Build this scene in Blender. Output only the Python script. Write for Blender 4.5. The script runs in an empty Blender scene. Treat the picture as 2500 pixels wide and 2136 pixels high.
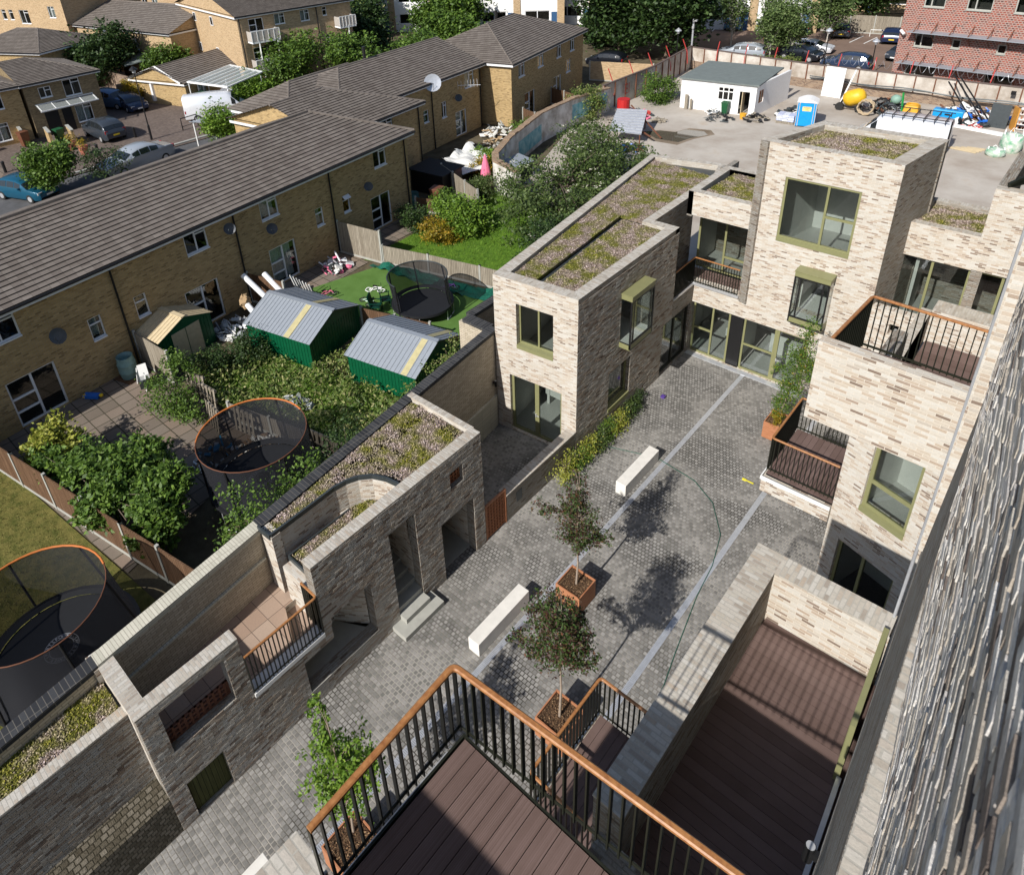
import bpy, bmesh, math, random
from mathutils import Vector, Matrix, noise
rnd = random.Random(7)
S = bpy.context.scene
COL = S.collection
R = math.radians
# ---------------------------------------------------------------- camera
PITCH, ROLL, AZ = R(27.59), R(-3.66), R(-44.37)
cp, sp, cr, sr = math.cos(PITCH), math.sin(PITCH), math.cos(ROLL), math.sin(ROLL)
right0, fwd0, up0 = Vector((1, 0, 0)), Vector((0, cp, -sp)), Vector((0, sp, cp))
rt = cr*right0 + sr*up0
up = -sr*right0 + cr*up0
RZ = Matrix.Rotation(-AZ, 3, 'Z')
rt, up, fw = RZ @ rt, RZ @ up, RZ @ fwd0
cam = bpy.data.cameras.new('camera')
cam.sensor_fit = 'HORIZONTAL'; cam.sensor_width = 36.0
cam.lens = 1753/2500*36
cam.shift_x = (1250-1129)/2500
cam.shift_y = (628-1068)/2500
cam.clip_start = 0.05; cam.clip_end = 2000
cam.dof.use_dof = True; cam.dof.focus_distance = 17.0; cam.dof.aperture_fstop = 5.0
co = bpy.data.objects.new('camera', cam); COL.objects.link(co)
M3 = Matrix((rt, up, -fw)).transposed()
co.matrix_world = Matrix.Translation((0, 0, 17.5)) @ M3.to_4x4()
S.camera = co
# ---------------------------------------------------------------- sky, sun, exposure
SUN_EL, SUN_DX = R(37.6), 0.02
w = bpy.data.worlds.new('World'); S.world = w; w.use_nodes = True
nt = w.node_tree; nt.nodes.clear()
sky = nt.nodes.new('ShaderNodeTexSky'); sky.sky_type = 'NISHITA'; sky.sun_disc = False
sky.sun_elevation = SUN_EL; sky.sun_rotation = R(180-1.2); sky.dust_density = 1.0; sky.ozone_density = 1.5
bg = nt.nodes.new('ShaderNodeBackground'); bg.inputs['Strength'].default_value = 0.085
wo = nt.nodes.new('ShaderNodeOutputWorld')
nt.links.new(sky.outputs[0], bg.inputs[0]); nt.links.new(bg.outputs[0], wo.inputs[0])
sl = bpy.data.lights.new('sun', 'SUN'); sl.energy = 4.6; sl.angle = R(0.5); sl.color = (1.0, 0.955, 0.885)
so = bpy.data.objects.new('sun', sl); COL.objects.link(so)
tosun = Vector((SUN_DX, -1, math.tan(SUN_EL))).normalized()
so.rotation_euler = tosun.to_track_quat('Z', 'Y').to_euler()
so.location = (0, -40, 60)
S.view_settings.view_transform = 'Standard'; S.view_settings.look = 'None'
S.view_settings.exposure = 0.35; S.view_settings.gamma = 1.0
S.render.engine = 'CYCLES'
S.cycles.max_bounces = 8; S.cycles.transparent_max_bounces = 24

# ---------------------------------------------------------------- scene tree helpers
BASE = {}
def reg(o, base): BASE[o.name] = Vector(base)
def thing(name, label, cat, loc=(0, 0, 0), rz=0, group=None):
    o = bpy.data.objects.new(name, None); COL.objects.link(o)
    o.empty_display_size = 0.3
    o.location = loc; o.rotation_euler = (0, 0, rz)
    o['label'] = label; o['category'] = cat
    if group: o['group'] = group
    return o
def tag(o, label, cat, group=None, kind=None):
    o['label'] = label; o['category'] = cat
    if group: o['group'] = group
    if kind: o['kind'] = kind
    return o
def world_thing(name, label, cat, loc, group=None):
    """thing whose parts are given in world coordinates"""
    o = thing(name, label, cat, loc, 0, group); reg(o, loc); return o
def copy_tree(o, parent=None):
    c = o.copy(); COL.objects.link(c)
    if parent: c.parent = parent
    for ch in o.children: copy_tree(ch, c)
    return c
def dup(o, loc, rz=None, label=None, scale=None):
    c = copy_tree(o); c.location = loc
    if rz is not None: c.rotation_euler = (0, 0, rz)
    if label: c['label'] = label
    if scale: c.scale = scale
    return c

class Fr:
    """local frame on a vertical plane: u along d, n outward (right of d), z up"""
    def __init__(s, p, d):
        s.p = Vector((p[0], p[1], 0)); s.d = Vector((d[0], d[1], 0)).normalized()
        s.n = Vector((s.d.y, -s.d.x, 0))
    def pt(s, u, n, z): return s.p + s.d*u + s.n*n + Vector((0, 0, z))

class MB:
    def __init__(s): s.v = []; s.f = []; s.m = []; s.sw = []
    def poly(s, pts, m=0, sw=False):
        i = len(s.v); s.v += [Vector(p) for p in pts]
        s.f.append(list(range(i, i+len(pts)))); s.m.append(m); s.sw.append(sw)
    def grid(s, P, m=0, closeu=False):
        """P rows of points -> shared-vertex quads"""
        i = len(s.v); nr, nc = len(P), len(P[0])
        for r in P: s.v += [Vector(p) for p in r]
        for a in range(nr-1):
            for b in range(nc-1 + (1 if closeu else 0)):
                b2 = (b+1) % nc
                s.f.append([i+a*nc+b, i+a*nc+b2, i+(a+1)*nc+b2, i+(a+1)*nc+b]); s.m.append(m); s.sw.append(False)
    def hexa(s, c, m=0, sw=False, mt=None):
        # c: 8 corners, bottom 4 ccw then top 4
        mt = m if mt is None else mt
        i = len(s.v); s.v += [Vector(p) for p in c]
        for k, f in enumerate(([3, 2, 1, 0], [4, 5, 6, 7], [0, 1, 5, 4], [1, 2, 6, 5], [2, 3, 7, 6], [3, 0, 4, 7])):
            s.f.append([i+j for j in f]); s.m.append(mt if k == 1 else m); s.sw.append(sw and k < 2)
    def box(s, x0, x1, y0, y1, z0, z1, m=0, sw=False, mt=None):
        s.hexa([(x0, y0, z0), (x1, y0, z0), (x1, y1, z0), (x0, y1, z0), (x0, y0, z1), (x1, y0, z1), (x1, y1, z1), (x0, y1, z1)], m, sw, mt)
    def cbox(s, c, sx, sy, sz, m=0, rz=0, tilt=None):
        M = Matrix.Rotation(rz, 3, 'Z')
        if tilt is not None: M = M @ tilt
        c = Vector(c)
        s.hexa([c + M @ Vector((a*sx/2, b*sy/2, d*sz/2)) for d in (-1, 1) for a, b in ((-1, -1), (1, -1), (1, 1), (-1, 1))], m)
    def fbox(s, fr, u0, u1, n0, n1, z0, z1, m=0, sw=False, mt=None):
        P = fr.pt
        s.hexa([P(u0, n1, z0), P(u1, n1, z0), P(u1, n0, z0), P(u0, n0, z0), P(u0, n1, z1), P(u1, n1, z1), P(u1, n0, z1), P(u0, n0, z1)], m, sw, mt)
    def prism(s, pts, z0, z1, m=0, mt=None, top=True, bot=True):
        n = len(pts)
        for i in range(n):
            a, b = pts[i], pts[(i+1) % n]
            s.poly([(a[0], a[1], z0), (b[0], b[1], z0), (b[0], b[1], z1), (a[0], a[1], z1)], m)
        if top: s.poly([(p[0], p[1], z1) for p in pts], m if mt is None else mt)
        if bot: s.poly([(p[0], p[1], z0) for p in reversed(pts)], m)
    def tube(s, pts, r, n=8, m=0, cap=True, rs=None):
        pts = [Vector(p) for p in pts]
        rings = []
        t0 = (pts[1]-pts[0]).normalized()
        a = t0.orthogonal().normalized()
        for i, p in enumerate(pts):
            t = (pts[min(i+1, len(pts)-1)] - pts[max(i-1, 0)]).normalized()
            a = (a - t*a.dot(t)).normalized(); b = t.cross(a)
            rr = rs[i] if rs else r
            rings.append([p + (a*math.cos(2*math.pi*k/n) + b*math.sin(2*math.pi*k/n))*rr for k in range(n)])
        s.grid(rings, m, closeu=True)
        if cap:
            s.poly(list(reversed(rings[0])), m); s.poly(rings[-1], m)
    def bar(s, a, b, wd, ht, m=0, upv=(0, 0, 1)):
        a, b = Vector(a), Vector(b); t = (b-a).normalized(); upv = Vector(upv)
        x = t.cross(upv).normalized(); y = x.cross(t)
        q = [x*sx*wd/2 + y*sy*ht/2 for sx, sy in ((-1, -1), (1, -1), (1, 1), (-1, 1))]
        s.hexa([a+k for k in q] + [b+k for k in q], m)
    def lathe(s, c, prof, n=20, m=0):
        c = Vector(c)
        P = [[c + Vector((r*math.cos(2*math.pi*k/n), r*math.sin(2*math.pi*k/n), z)) for k in range(n)] for r, z in prof]
        s.grid(P, m, closeu=True)
        if prof[-1][0] > 1e-4: s.poly(P[-1], m)
        if prof[0][0] > 1e-4: s.poly(list(reversed(P[0])), m)
    def ball(s, c, rx, ry, rz, m=0, n=10, k=7, jit=0.0):
        c = Vector(c)
        P = []
        for i in range(k+1):
            th = math.pi*i/k
            P.append([c + Vector((rx*math.sin(th)*math.cos(2*math.pi*j/n), ry*math.sin(th)*math.sin(2*math.pi*j/n), -rz*math.cos(th)))*1.0
                      + (noise.noise_vector(c + Vector((math.cos(j), math.sin(j), i*.7))*3)*jit if jit else Vector()) for j in range(n)])
        s.grid(P, m, closeu=True)
    def wall(s, fr, u0, u1, z0, z1, th, ops=(), m=0, mi=None, mr=None):
        """wall plate, outer face at n=0, with rectangular openings (ua,ub,za,zb)"""
        mi = m if mi is None else mi; mr = m if mr is None else mr
        us = sorted({u0, u1, *[min(max(o[i], u0), u1) for o in ops for i in (0, 1)]})
        zs = sorted({z0, z1, *[min(max(o[i], z0), z1) for o in ops for i in (2, 3)]})
        P = fr.pt
        solid = lambda a, b: not any(o[0]-1e-6 <= a and b[0]-1e-6 < o[1] and o[2]-1e-6 <= b[1] < o[3]-1e-6 and a < o[1]-1e-6 for o in ops)
        cell = {}
        for i in range(len(us)-1):
            for j in range(len(zs)-1):
                uc, zc = (us[i]+us[i+1])/2, (zs[j]+zs[j+1])/2
                cell[i, j] = not any(o[0] < uc < o[1] and o[2] < zc < o[3] for o in ops)
        for (i, j), ok in cell.items():
            if not ok: continue
            a, b, c, d = us[i], us[i+1], zs[j], zs[j+1]
            s.poly([P(a, 0, c), P(b, 0, c), P(b, 0, d), P(a, 0, d)], m)
            s.poly([P(b, -th, c), P(a, -th, c), P(a, -th, d), P(b, -th, d)], mi)
            if not cell.get((i-1, j), False): s.poly([P(a, -th, c), P(a, 0, c), P(a, 0, d), P(a, -th, d)], mr)
            if not cell.get((i+1, j), False): s.poly([P(b, 0, c), P(b, -th, c), P(b, -th, d), P(b, 0, d)], mr)
            if not cell.get((i, j-1), False): s.poly([P(a, -th, c), P(b, -th, c), P(b, 0, c), P(a, 0, c)], mr)
            if not cell.get((i, j+1), False): s.poly([P(a, 0, d), P(b, 0, d), P(b, -th, d), P(a, -th, d)], mr, True)
    def build(s, name, mats, parent=None, smooth=False, bevel=0, base=None):
        if not s.f: return None
        me = bpy.data.meshes.new(name)
        b = base if base is not None else (BASE.get(parent.name) if parent else None)
        V = [v-b for v in s.v] if b is not None else s.v
        me.from_pydata([tuple(v) for v in V], [], s.f)
        if not isinstance(mats, (list, tuple)): mats = [mats]
        for m in mats: me.materials.append(m)
        me.polygons.foreach_set('material_index', s.m)
        uv = me.uv_layers.new(name='UVMap')
        Z = Vector((0, 0, 1)); buf = [0.0]*(2*len(me.loops)); li = 0
        for fi, f in enumerate(s.f):
            p0, p1, p2 = s.v[f[0]], s.v[f[1]], s.v[f[2]]
            n = Vector((0, 0, 0))
            for k in range(len(f)):
                a, c = s.v[f[k]], s.v[f[(k+1) % len(f)]]
                n += a.cross(c)
            n = n.normalized() if n.length > 1e-12 else Z
            if abs(n.z) > 0.985: t, q = Vector((1, 0, 0)), Vector((0, 1, 0))
            else:
                t = Z.cross(n).normalized(); q = n.cross(t)
            for k in f:
                v = s.v[k]; a, c = v.dot(t), v.dot(q)
                if s.sw[fi]: a, c = c, a
                buf[li] = a; buf[li+1] = c; li += 2
        uv.data.foreach_set('uv', buf)
        if smooth: me.polygons.foreach_set('use_smooth', [True]*len(me.polygons))
        me.update()
        o = bpy.data.objects.new(name, me); COL.objects.link(o)
        if b is not None: BASE[o.name] = b
        if parent: o.parent = parent
        elif base is not None: o.location = base
        if bevel:
            md = o.modifiers.new('bevel', 'BEVEL'); md.width = bevel; md.segments = 2; md.limit_method = 'ANGLE'
        return o
def struct(name, mb, mats): o = mb.build(name, mats); o['kind'] = 'structure'; return o

# ---------------------------------------------------------------- materials
def srgb(r, g, b):
    f = lambda c: ((c/255+0.055)/1.055)**2.4 if c > 10 else c/255/12.92
    return (f(r), f(g), f(b), 1)
class Mat:
    def __init__(s, name, rough=0.8, metal=0.0, spec=0.4):
        s.mat = bpy.data.materials.new(name); s.mat.use_nodes = True
        s.nt = s.mat.node_tree; s.p = s.nt.nodes['Principled BSDF']
        s.p.inputs['Roughness'].default_value = rough; s.p.inputs['Metallic'].default_value = metal
        s.p.inputs['Specular IOR Level'].default_value = spec
    def n(s, t, **kw):
        nd = s.nt.nodes.new('ShaderNode'+t)
        for k, v in kw.items():
            if k in nd.inputs: nd.inputs[k].default_value = v
            else: setattr(nd, k, v)
        return nd
    def l(s, a, b): s.nt.links.new(a, b)
    def uv(s, rot=0, scale=(1, 1, 1), loc=(0, 0, 0)):
        u = s.n('UVMap'); mp = s.n('Mapping'); s.l(u.outputs[0], mp.inputs[0])
        mp.inputs['Rotation'].default_value = (0, 0, rot); mp.inputs['Scale'].default_value = scale; mp.inputs['Location'].default_value = loc
        return mp.outputs[0]
    def pos(s): return s.n('NewGeometry').outputs['Position']
    def noise(s, vec, scale, detail=4, rough=0.55, dist=0):
        nd = s.n('TexNoise'); nd.inputs['Scale'].default_value = scale; nd.inputs['Detail'].default_value = detail
        nd.inputs['Roughness'].default_value = rough; nd.inputs['Distortion'].default_value = dist
        s.l(vec, nd.inputs['Vector']); return nd.outputs['Fac']
    def ramp(s, fac, stops, interp='LINEAR'):
        r = s.n('ValToRGB'); e = r.color_ramp; e.interpolation = interp
        while len(e.elements) < len(stops): e.elements.new(0.5)
        for el, (p, c) in zip(e.elements, stops):
            el.position = p; el.color = c if len(c) == 4 else (*c, 1)
        s.l(fac, r.inputs[0]); return r.outputs[0]
    def mix(s, fac, a, b, mode='MIX'):
        m = s.n('MixRGB', blend_type=mode)
        for k, x in ((0, fac), (1, a), (2, b)):
            if isinstance(x, (int, float)): m.inputs[k].default_value = x
            elif isinstance(x, tuple): m.inputs[k].default_value = x if len(x) == 4 else (*x, 1)
            else: s.l(x, m.inputs[k])
        return m.outputs[0]
    def math(s, op, a, b=0.0):
        m = s.n('Math', operation=op)
        for k, x in ((0, a), (1, b)):
            if isinstance(x, (int, float)): m.inputs[k].default_value = x
            else: s.l(x, m.inputs[k])
        return m.outputs[0]
    def bump(s, h, strength=0.5, dist=0.02):
        b = s.n('Bump'); b.inputs['Strength'].default_value = strength; b.inputs['Distance'].default_value = dist
        s.l(h, b.inputs['Height']); s.l(b.outputs[0], s.p.inputs['Normal'])
    def col(s, c):
        if isinstance(c, tuple): s.p.inputs['Base Color'].default_value = c if len(c) == 4 else (*c, 1)
        else: s.l(c, s.p.inputs['Base Color'])
        return s.mat
def plain(name, c, rough=0.6, metal=0.0, var=0.12, scale=6, bump=0.0, spec=0.4):
    m = Mat(name, rough, metal, spec)
    nz = m.noise(m.pos(), scale, 5)
    cc = m.ramp(nz, [(0.25, tuple(x*(1-var) for x in c[:3])), (0.75, tuple(min(1, x*(1+var)) for x in c[:3]))])
    if bump: m.bump(m.noise(m.pos(), scale*6, 3), bump, 0.01)
    return m.col(cc)
def brick(name, stops, mortar, bw=0.225, bh=0.075, ms=0.010, bump=0.5, off=0.5, rough=0.9, distort=0.0, dark=0.25, dist=0.012, smooth=0.1, patch=None):
    m = Mat(name, rough, 0, 0.25)
    vec = m.uv()
    if distort:
        nz = m.n('TexNoise'); nz.inputs['Scale'].default_value = 3.0; nz.inputs['Detail'].default_value = 2; m.l(vec, nz.inputs['Vector'])
        vm = m.n('VectorMath', operation='MULTIPLY_ADD'); m.l(nz.outputs['Color'], vm.inputs[0]); vm.inputs[1].default_value = (distort,)*3; m.l(vec, vm.inputs[2]); vec = vm.outputs[0]
    b = m.n('TexBrick'); b.offset = off; m.l(vec, b.inputs['Vector'])
    b.inputs['Color1'].default_value = (0, 0, 0, 1); b.inputs['Color2'].default_value = (1, 1, 1, 1); b.inputs['Mortar'].default_value = (.5, .5, .5, 1)
    b.inputs['Scale'].default_value = 1; b.inputs['Mortar Size'].default_value = ms; b.inputs['Mortar Smooth'].default_value = smooth
    b.inputs['Brick Width'].default_value = bw; b.inputs['Row Height'].default_value = bh
    c = m.ramp(b.outputs['Color'], stops)
    n1 = m.noise(vec, 28, 4, 0.7); n2 = m.noise(vec, 0.6, 3)
    c = m.mix(m.math('MULTIPLY', n1, dark*1.6), c, (0.02, 0.015, 0.01), 'MULTIPLY')
    c = m.mix(0.35, c, m.ramp(n2, [(0.3, (0.72, 0.7, 0.66)), (0.7, (1, 1, 1))]), 'MULTIPLY')
    mo = mortar
    if patch:
        mo = m.ramp(m.noise(vec, patch[2], 3, 0.6, 0.5), [(0.40, patch[0]), (0.62, patch[1])])
    c = m.mix(b.outputs['Fac'], c, mo)
    h = m.math('ADD', m.math('MULTIPLY', b.outputs['Fac'], -1.0), m.math('MULTIPLY', m.noise(vec, 22, 4, 0.7), 0.9))
    h = m.math('ADD', h, m.math('MULTIPLY', b.outputs['Color'], 0.5))
    m.bump(h, bump, dist)
    return m.col(c)
PALE = [(0.0, (0.25, 0.19, 0.15)), (0.05, (0.33, 0.255, 0.205)), (0.12, (0.52, 0.42, 0.335)), (0.28, (0.60, 0.52, 0.43)), (0.5, (0.64, 0.59, 0.52)), (0.75, (0.70, 0.68, 0.635)), (0.93, (0.62, 0.575, 0.51)), (1.0, (0.50, 0.44, 0.38))]
m_pale = brick('pale_brick', PALE, (0.60, 0.55, 0.48), bw=0.20, bh=0.056, ms=0.005, bump=0.55, dark=0.22)
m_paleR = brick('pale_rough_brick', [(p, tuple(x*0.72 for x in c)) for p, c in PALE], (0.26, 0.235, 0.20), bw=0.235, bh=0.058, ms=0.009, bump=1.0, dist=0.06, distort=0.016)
m_cop = brick('pale_coping_brick', [(0, (0.40, 0.35, 0.30)), (0.3, (0.55, 0.50, 0.43)), (0.7, (0.64, 0.61, 0.56)), (1, (0.50, 0.42, 0.34))], (0.38, 0.36, 0.32), bw=0.215, bh=0.072, ms=0.008, bump=0.5)
m_buff = brick('buff_gault_brick', [(0, (0.52, 0.45, 0.34)), (0.5, (0.62, 0.54, 0.42)), (1, (0.70, 0.62, 0.49))], (0.27, 0.235, 0.19), bw=0.225, bh=0.075, ms=0.008, bump=0.35)
m_white_cop = brick('white_coping_brick', [(0, (0.60, 0.58, 0.48)), (1, (0.72, 0.69, 0.58))], (0.30, 0.27, 0.22), bw=0.5, bh=0.075, ms=0.006, bump=0.3, off=0)
m_dark_cop = brick('dark_coping_brick', [(0, (0.030, 0.032, 0.038)), (1, (0.065, 0.068, 0.075))], (0.13, 0.12, 0.105), bw=0.5, bh=0.11, ms=0.006, bump=0.3, off=0)
m_stock = brick('yellow_stock_brick', [(0, (0.30, 0.195, 0.08)), (0.2, (0.46, 0.31, 0.135)), (0.6, (0.56, 0.385, 0.175)), (1, (0.64, 0.45, 0.21))], (0.34, 0.27, 0.17), bump=0.4)
m_red = brick('red_brick', [(0, (0.13, 0.075, 0.07)), (0.35, (0.30, 0.085, 0.06)), (0.7, (0.38, 0.10, 0.065)), (1, (0.26, 0.13, 0.11))], (0.34, 0.25, 0.22), bw=0.24, bh=0.16, ms=0.03, bump=0.3)
m_oldred = brick('weathered_brick', [(0, (0.16, 0.10, 0.07)), (0.5, (0.30, 0.19, 0.12)), (1, (0.40, 0.29, 0.20))], (0.30, 0.26, 0.22), bump=0.5)
m_sett = brick('granite_setts', [(0, (0.20, 0.196, 0.188)), (0.5, (0.295, 0.288, 0.277)), (1, (0.39, 0.38, 0.365))], (0.1, 0.1, 0.1), bw=0.11, bh=0.115, ms=0.015, bump=0.55, dist=0.012, distort=0.02, smooth=0.6, off=0.5,
               patch=((0.055, 0.050, 0.042), (0.33, 0.31, 0.28), 0.5))
m_plinth = brick('mossy_setts', [(0, (0.085, 0.072, 0.05)), (0.5, (0.16, 0.14, 0.105)), (1, (0.23, 0.205, 0.165))], (0.055, 0.048, 0.032), bw=0.13, bh=0.11, ms=0.014, bump=1.0, dist=0.03, distort=0.03, smooth=0.7)
m_roof = brick('concrete_roof_tiles', [(0, (0.17, 0.145, 0.128)), (0.5, (0.205, 0.178, 0.158)), (1, (0.24, 0.21, 0.187))], (0.07, 0.06, 0.052), bw=0.33, bh=0.34, ms=0.005, bump=0.25, off=0.5)
m_tileT = brick('peach_terrace_tiles', [(0, (0.42, 0.30, 0.23)), (1, (0.52, 0.40, 0.32))], (0.14, 0.10, 0.08), bw=0.45, bh=0.45, ms=0.008, bump=0.15, off=0)
m_slabs = brick('garden_slabs', [(0, (0.20, 0.165, 0.135)), (0.5, (0.25, 0.21, 0.175)), (1, (0.28, 0.215, 0.17))], (0.05, 0.045, 0.03), bw=0.6, bh=0.6, ms=0.02, bump=0.25, off=0, distort=0.02)
m_blockpav = brick('block_paving', [(0, (0.15, 0.115, 0.10)), (1, (0.215, 0.17, 0.145))], (0.10, 0.08, 0.07), bw=0.3, bh=0.2, ms=0.02, bump=0.2)
def soil_like(name, c1, c2, sc, b=0.6, rough=0.95, d=0.03, c3=None):
    m = Mat(name, rough, 0, 0.2); v = m.pos()
    st = [(0.35, c1), (0.62, c2)] + ([(0.78, c3)] if c3 else [])
    c = m.ramp(m.noise(v, sc, 8, 0.65), st); m.bump(m.noise(v, sc*8, 5, 0.7), b, d); return m.col(c)
m_concrete = soil_like('yard_concrete', (0.33, 0.285, 0.24), (0.45, 0.415, 0.37), 0.28, 0.15, c3=(0.38, 0.29, 0.20))
m_asphalt = soil_like('asphalt', (0.075, 0.075, 0.078), (0.105, 0.105, 0.11), 1.5, 0.2, d=0.01)
m_carpark = soil_like('car_park_tarmac', (0.165, 0.115, 0.09), (0.205, 0.145, 0.115), 0.5, 0.15)
m_earth = soil_like('garden_earth', (0.07, 0.055, 0.035), (0.13, 0.11, 0.07), 1.2, 0.8)
m_bark = soil_like('bark_mulch', (0.03, 0.018, 0.012), (0.20, 0.12, 0.07), 22, 1.0)
m_grassG = soil_like('mown_lawn', (0.055, 0.12, 0.012), (0.11, 0.21, 0.02), 2.2, 0.9)
m_grassB = soil_like('dry_lawn', (0.075, 0.085, 0.018), (0.175, 0.155, 0.045), 3.2, 1.0, c3=(0.11, 0.12, 0.03))
m_turf = soil_like('artificial_turf', (0.075, 0.15, 0.03), (0.10, 0.19, 0.045), 0.9, 0.4)
m_green_sheet = soil_like('green_tarpaulin', (0.005, 0.075, 0.05), (0.01, 0.14, 0.095), 1.6, 0.7, 0.45, 0.15)
def sedum_mat():
    m = Mat('sedum_mat', 0.95, 0, 0.1); v = m.pos()
    a = m.noise(v, 9, 6, 0.75); b = m.noise(v, 1.6, 5, 0.65)
    pink = m.ramp(a, [(0.36, (0.10, 0.07, 0.04)), (0.48, (0.26, 0.20, 0.155)), (0.62, (0.42, 0.34, 0.30))])
    grn = m.ramp(a, [(0.36, (0.07, 0.075, 0.018)), (0.5, (0.165, 0.17, 0.035)), (0.64, (0.26, 0.245, 0.06))])
    c = m.mix(m.ramp(b, [(0.44, (0, 0, 0)), (0.56, (1, 1, 1))]), pink, grn)
    m.bump(m.noise(v, 26, 6, 0.8), 1.0, 0.07); return m.col(c)
m_sedum = sedum_mat()
def wood(name, c1, c2, sc=(1, 1, 14), rough=0.6, bump=0.2):
    m = Mat(name, rough, 0, 0.35)
    u = m.n('TexCoord').outputs['Object']; mp = m.n('Mapping'); mp.inputs['Scale'].default_value = sc; m.l(u, mp.inputs[0])
    nz = m.noise(mp.outputs[0], 3, 6, 0.6, 0.4); m.bump(nz, bump, 0.005)
    return m.col(m.ramp(nz, [(0.3, c1), (0.7, c2)]))
m_rail = wood('hardwood_handrail', (0.24, 0.095, 0.034), (0.42, 0.20, 0.075), (6, 6, 6), 0.35)
m_cedar = wood('cedar_planter', (0.30, 0.12, 0.055), (0.46, 0.21, 0.11), (1.5, 1.5, 14))
m_deckm = Mat('composite_decking', 0.75, 0, 0.25)
_u = m_deckm.pos()
_nz = m_deckm.noise(_u, 2.5, 4)
_isl = m_deckm.n('NewGeometry').outputs['Random Per Island']
m_deck = m_deckm.col(m_deckm.mix(0.35, m_deckm.ramp(_isl, [(0, (0.105, 0.066, 0.056)), (1, (0.165, 0.112, 0.10))]), m_deckm.ramp(_nz, [(0.3, (0.10, 0.07, 0.06)), (0.7, (0.17, 0.12, 0.11))])))
m_steel = plain('olive_black_steel', (0.022, 0.024, 0.016), 0.45, 0.3, 0.2)
m_olive = plain('olive_window_frame', (0.215, 0.215, 0.105), 0.45, 0.0, 0.06)
m_dkgrey = plain('dark_grey_metal', (0.055, 0.065, 0.07), 0.4, 0.3)
m_zinc = plain('galvanised_steel', (0.56, 0.58, 0.62), 0.35, 0.5)
m_alu = plain('pale_aluminium', (0.62, 0.63, 0.65), 0.3, 0.5)
m_white = plain('white_paint', (0.78, 0.78, 0.77), 0.5, 0, 0.05)
m_upvc = plain('white_upvc', (0.74, 0.75, 0.77), 0.35, 0, 0.04)
m_stone = plain('pale_stone', (0.68, 0.66, 0.62), 0.7, 0, 0.08, 5, 0.1)
m_step = plain('grey_cast_stone', (0.36, 0.36, 0.33), 0.7, 0, 0.1, 5, 0.1)
m_black = plain('black_plastic', (0.012, 0.012, 0.013), 0.4)
m_blackm = plain('black_fabric', (0.010, 0.011, 0.014), 0.7)
m_terra = plain('terracotta_block', (0.33, 0.13, 0.06), 0.8)
m_greenmetal = plain('green_steel_sheet', (0.002, 0.085, 0.035), 0.4, 0.1, 0.15)
m_greymetal = plain('grey_steel_roof', (0.30, 0.33, 0.37), 0.45, 0.2, 0.06)
m_beige = plain('beige_steel_roof', (0.55, 0.45, 0.29), 0.6, 0, 0.12)
m_room = plain('painted_plaster', (0.60, 0.60, 0.58), 0.8, 0, 0.03)
m_floor = plain('pale_vinyl_floor', (0.40, 0.40, 0.385), 0.4, 0, 0.06)
m_darkroom = plain('dim_interior', (0.045, 0.042, 0.038), 0.8)
m_curtain = plain('net_curtain', (0.50, 0.52, 0.52), 0.9, 0, 0.3, 14)
m_rubber = plain('tyre_rubber', (0.02, 0.02, 0.02), 0.8)
m_render = soil_like('flaking_white_render', (0.34, 0.31, 0.27), (0.72, 0.70, 0.66), 1.1, 0.5, 0.9, 0.03)
m_concwall = soil_like('stained_concrete', (0.32, 0.27, 0.22), (0.58, 0.54, 0.49), 0.7, 0.4, 0.9, 0.03)
m_felt = plain('roofing_felt', (0.15, 0.175, 0.17), 0.85, 0, 0.12, 3)
m_rust = plain('rusty_steel', (0.17, 0.07, 0.04), 0.8, 0.2, 0.5, 12)
m_redpole = plain('red_painted_steel', (0.45, 0.05, 0.045), 0.5)
def fence_mat(name, c1, c2):
    m = Mat(name, 0.9, 0, 0.2); vec = m.uv(); b = m.n('TexBrick'); b.offset = 0; m.l(vec, b.inputs['Vector'])
    b.inputs['Scale'].default_value = 1; b.inputs['Brick Width'].default_value = 0.10; b.inputs['Row Height'].default_value = 20; b.inputs['Mortar Size'].default_value = 0.006
    b.inputs['Color1'].default_value = (*c1, 1); b.inputs['Color2'].default_value = (*c2, 1); b.inputs['Mortar'].default_value = tuple(x*0.25 for x in c1)+(1,)
    mp = m.n('Mapping'); mp.inputs['Scale'].default_value = (18, 1.5, 1); m.l(vec, mp.inputs[0])
    c = m.mix(0.7, b.outputs['Color'], m.ramp(m.noise(mp.outputs[0], 1.2, 5), [(0.3, (0.45, 0.43, 0.40)), (0.7, (1.1, 1.1, 1.1))]), 'MULTIPLY')
    m.bump(m.math('MULTIPLY', b.outputs['Fac'], -1), 0.6, 0.01); return m.col(c)
m_fence = fence_mat('weathered_fence_boards', (0.27, 0.235, 0.185), (0.36, 0.32, 0.26))
m_fencebr = fence_mat('brown_fence_boards', (0.125, 0.07, 0.04), (0.17, 0.10, 0.06))
m_grnboard = fence_mat('olive_boarded_door', (0.075, 0.08, 0.03), (0.085, 0.09, 0.035))
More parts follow.
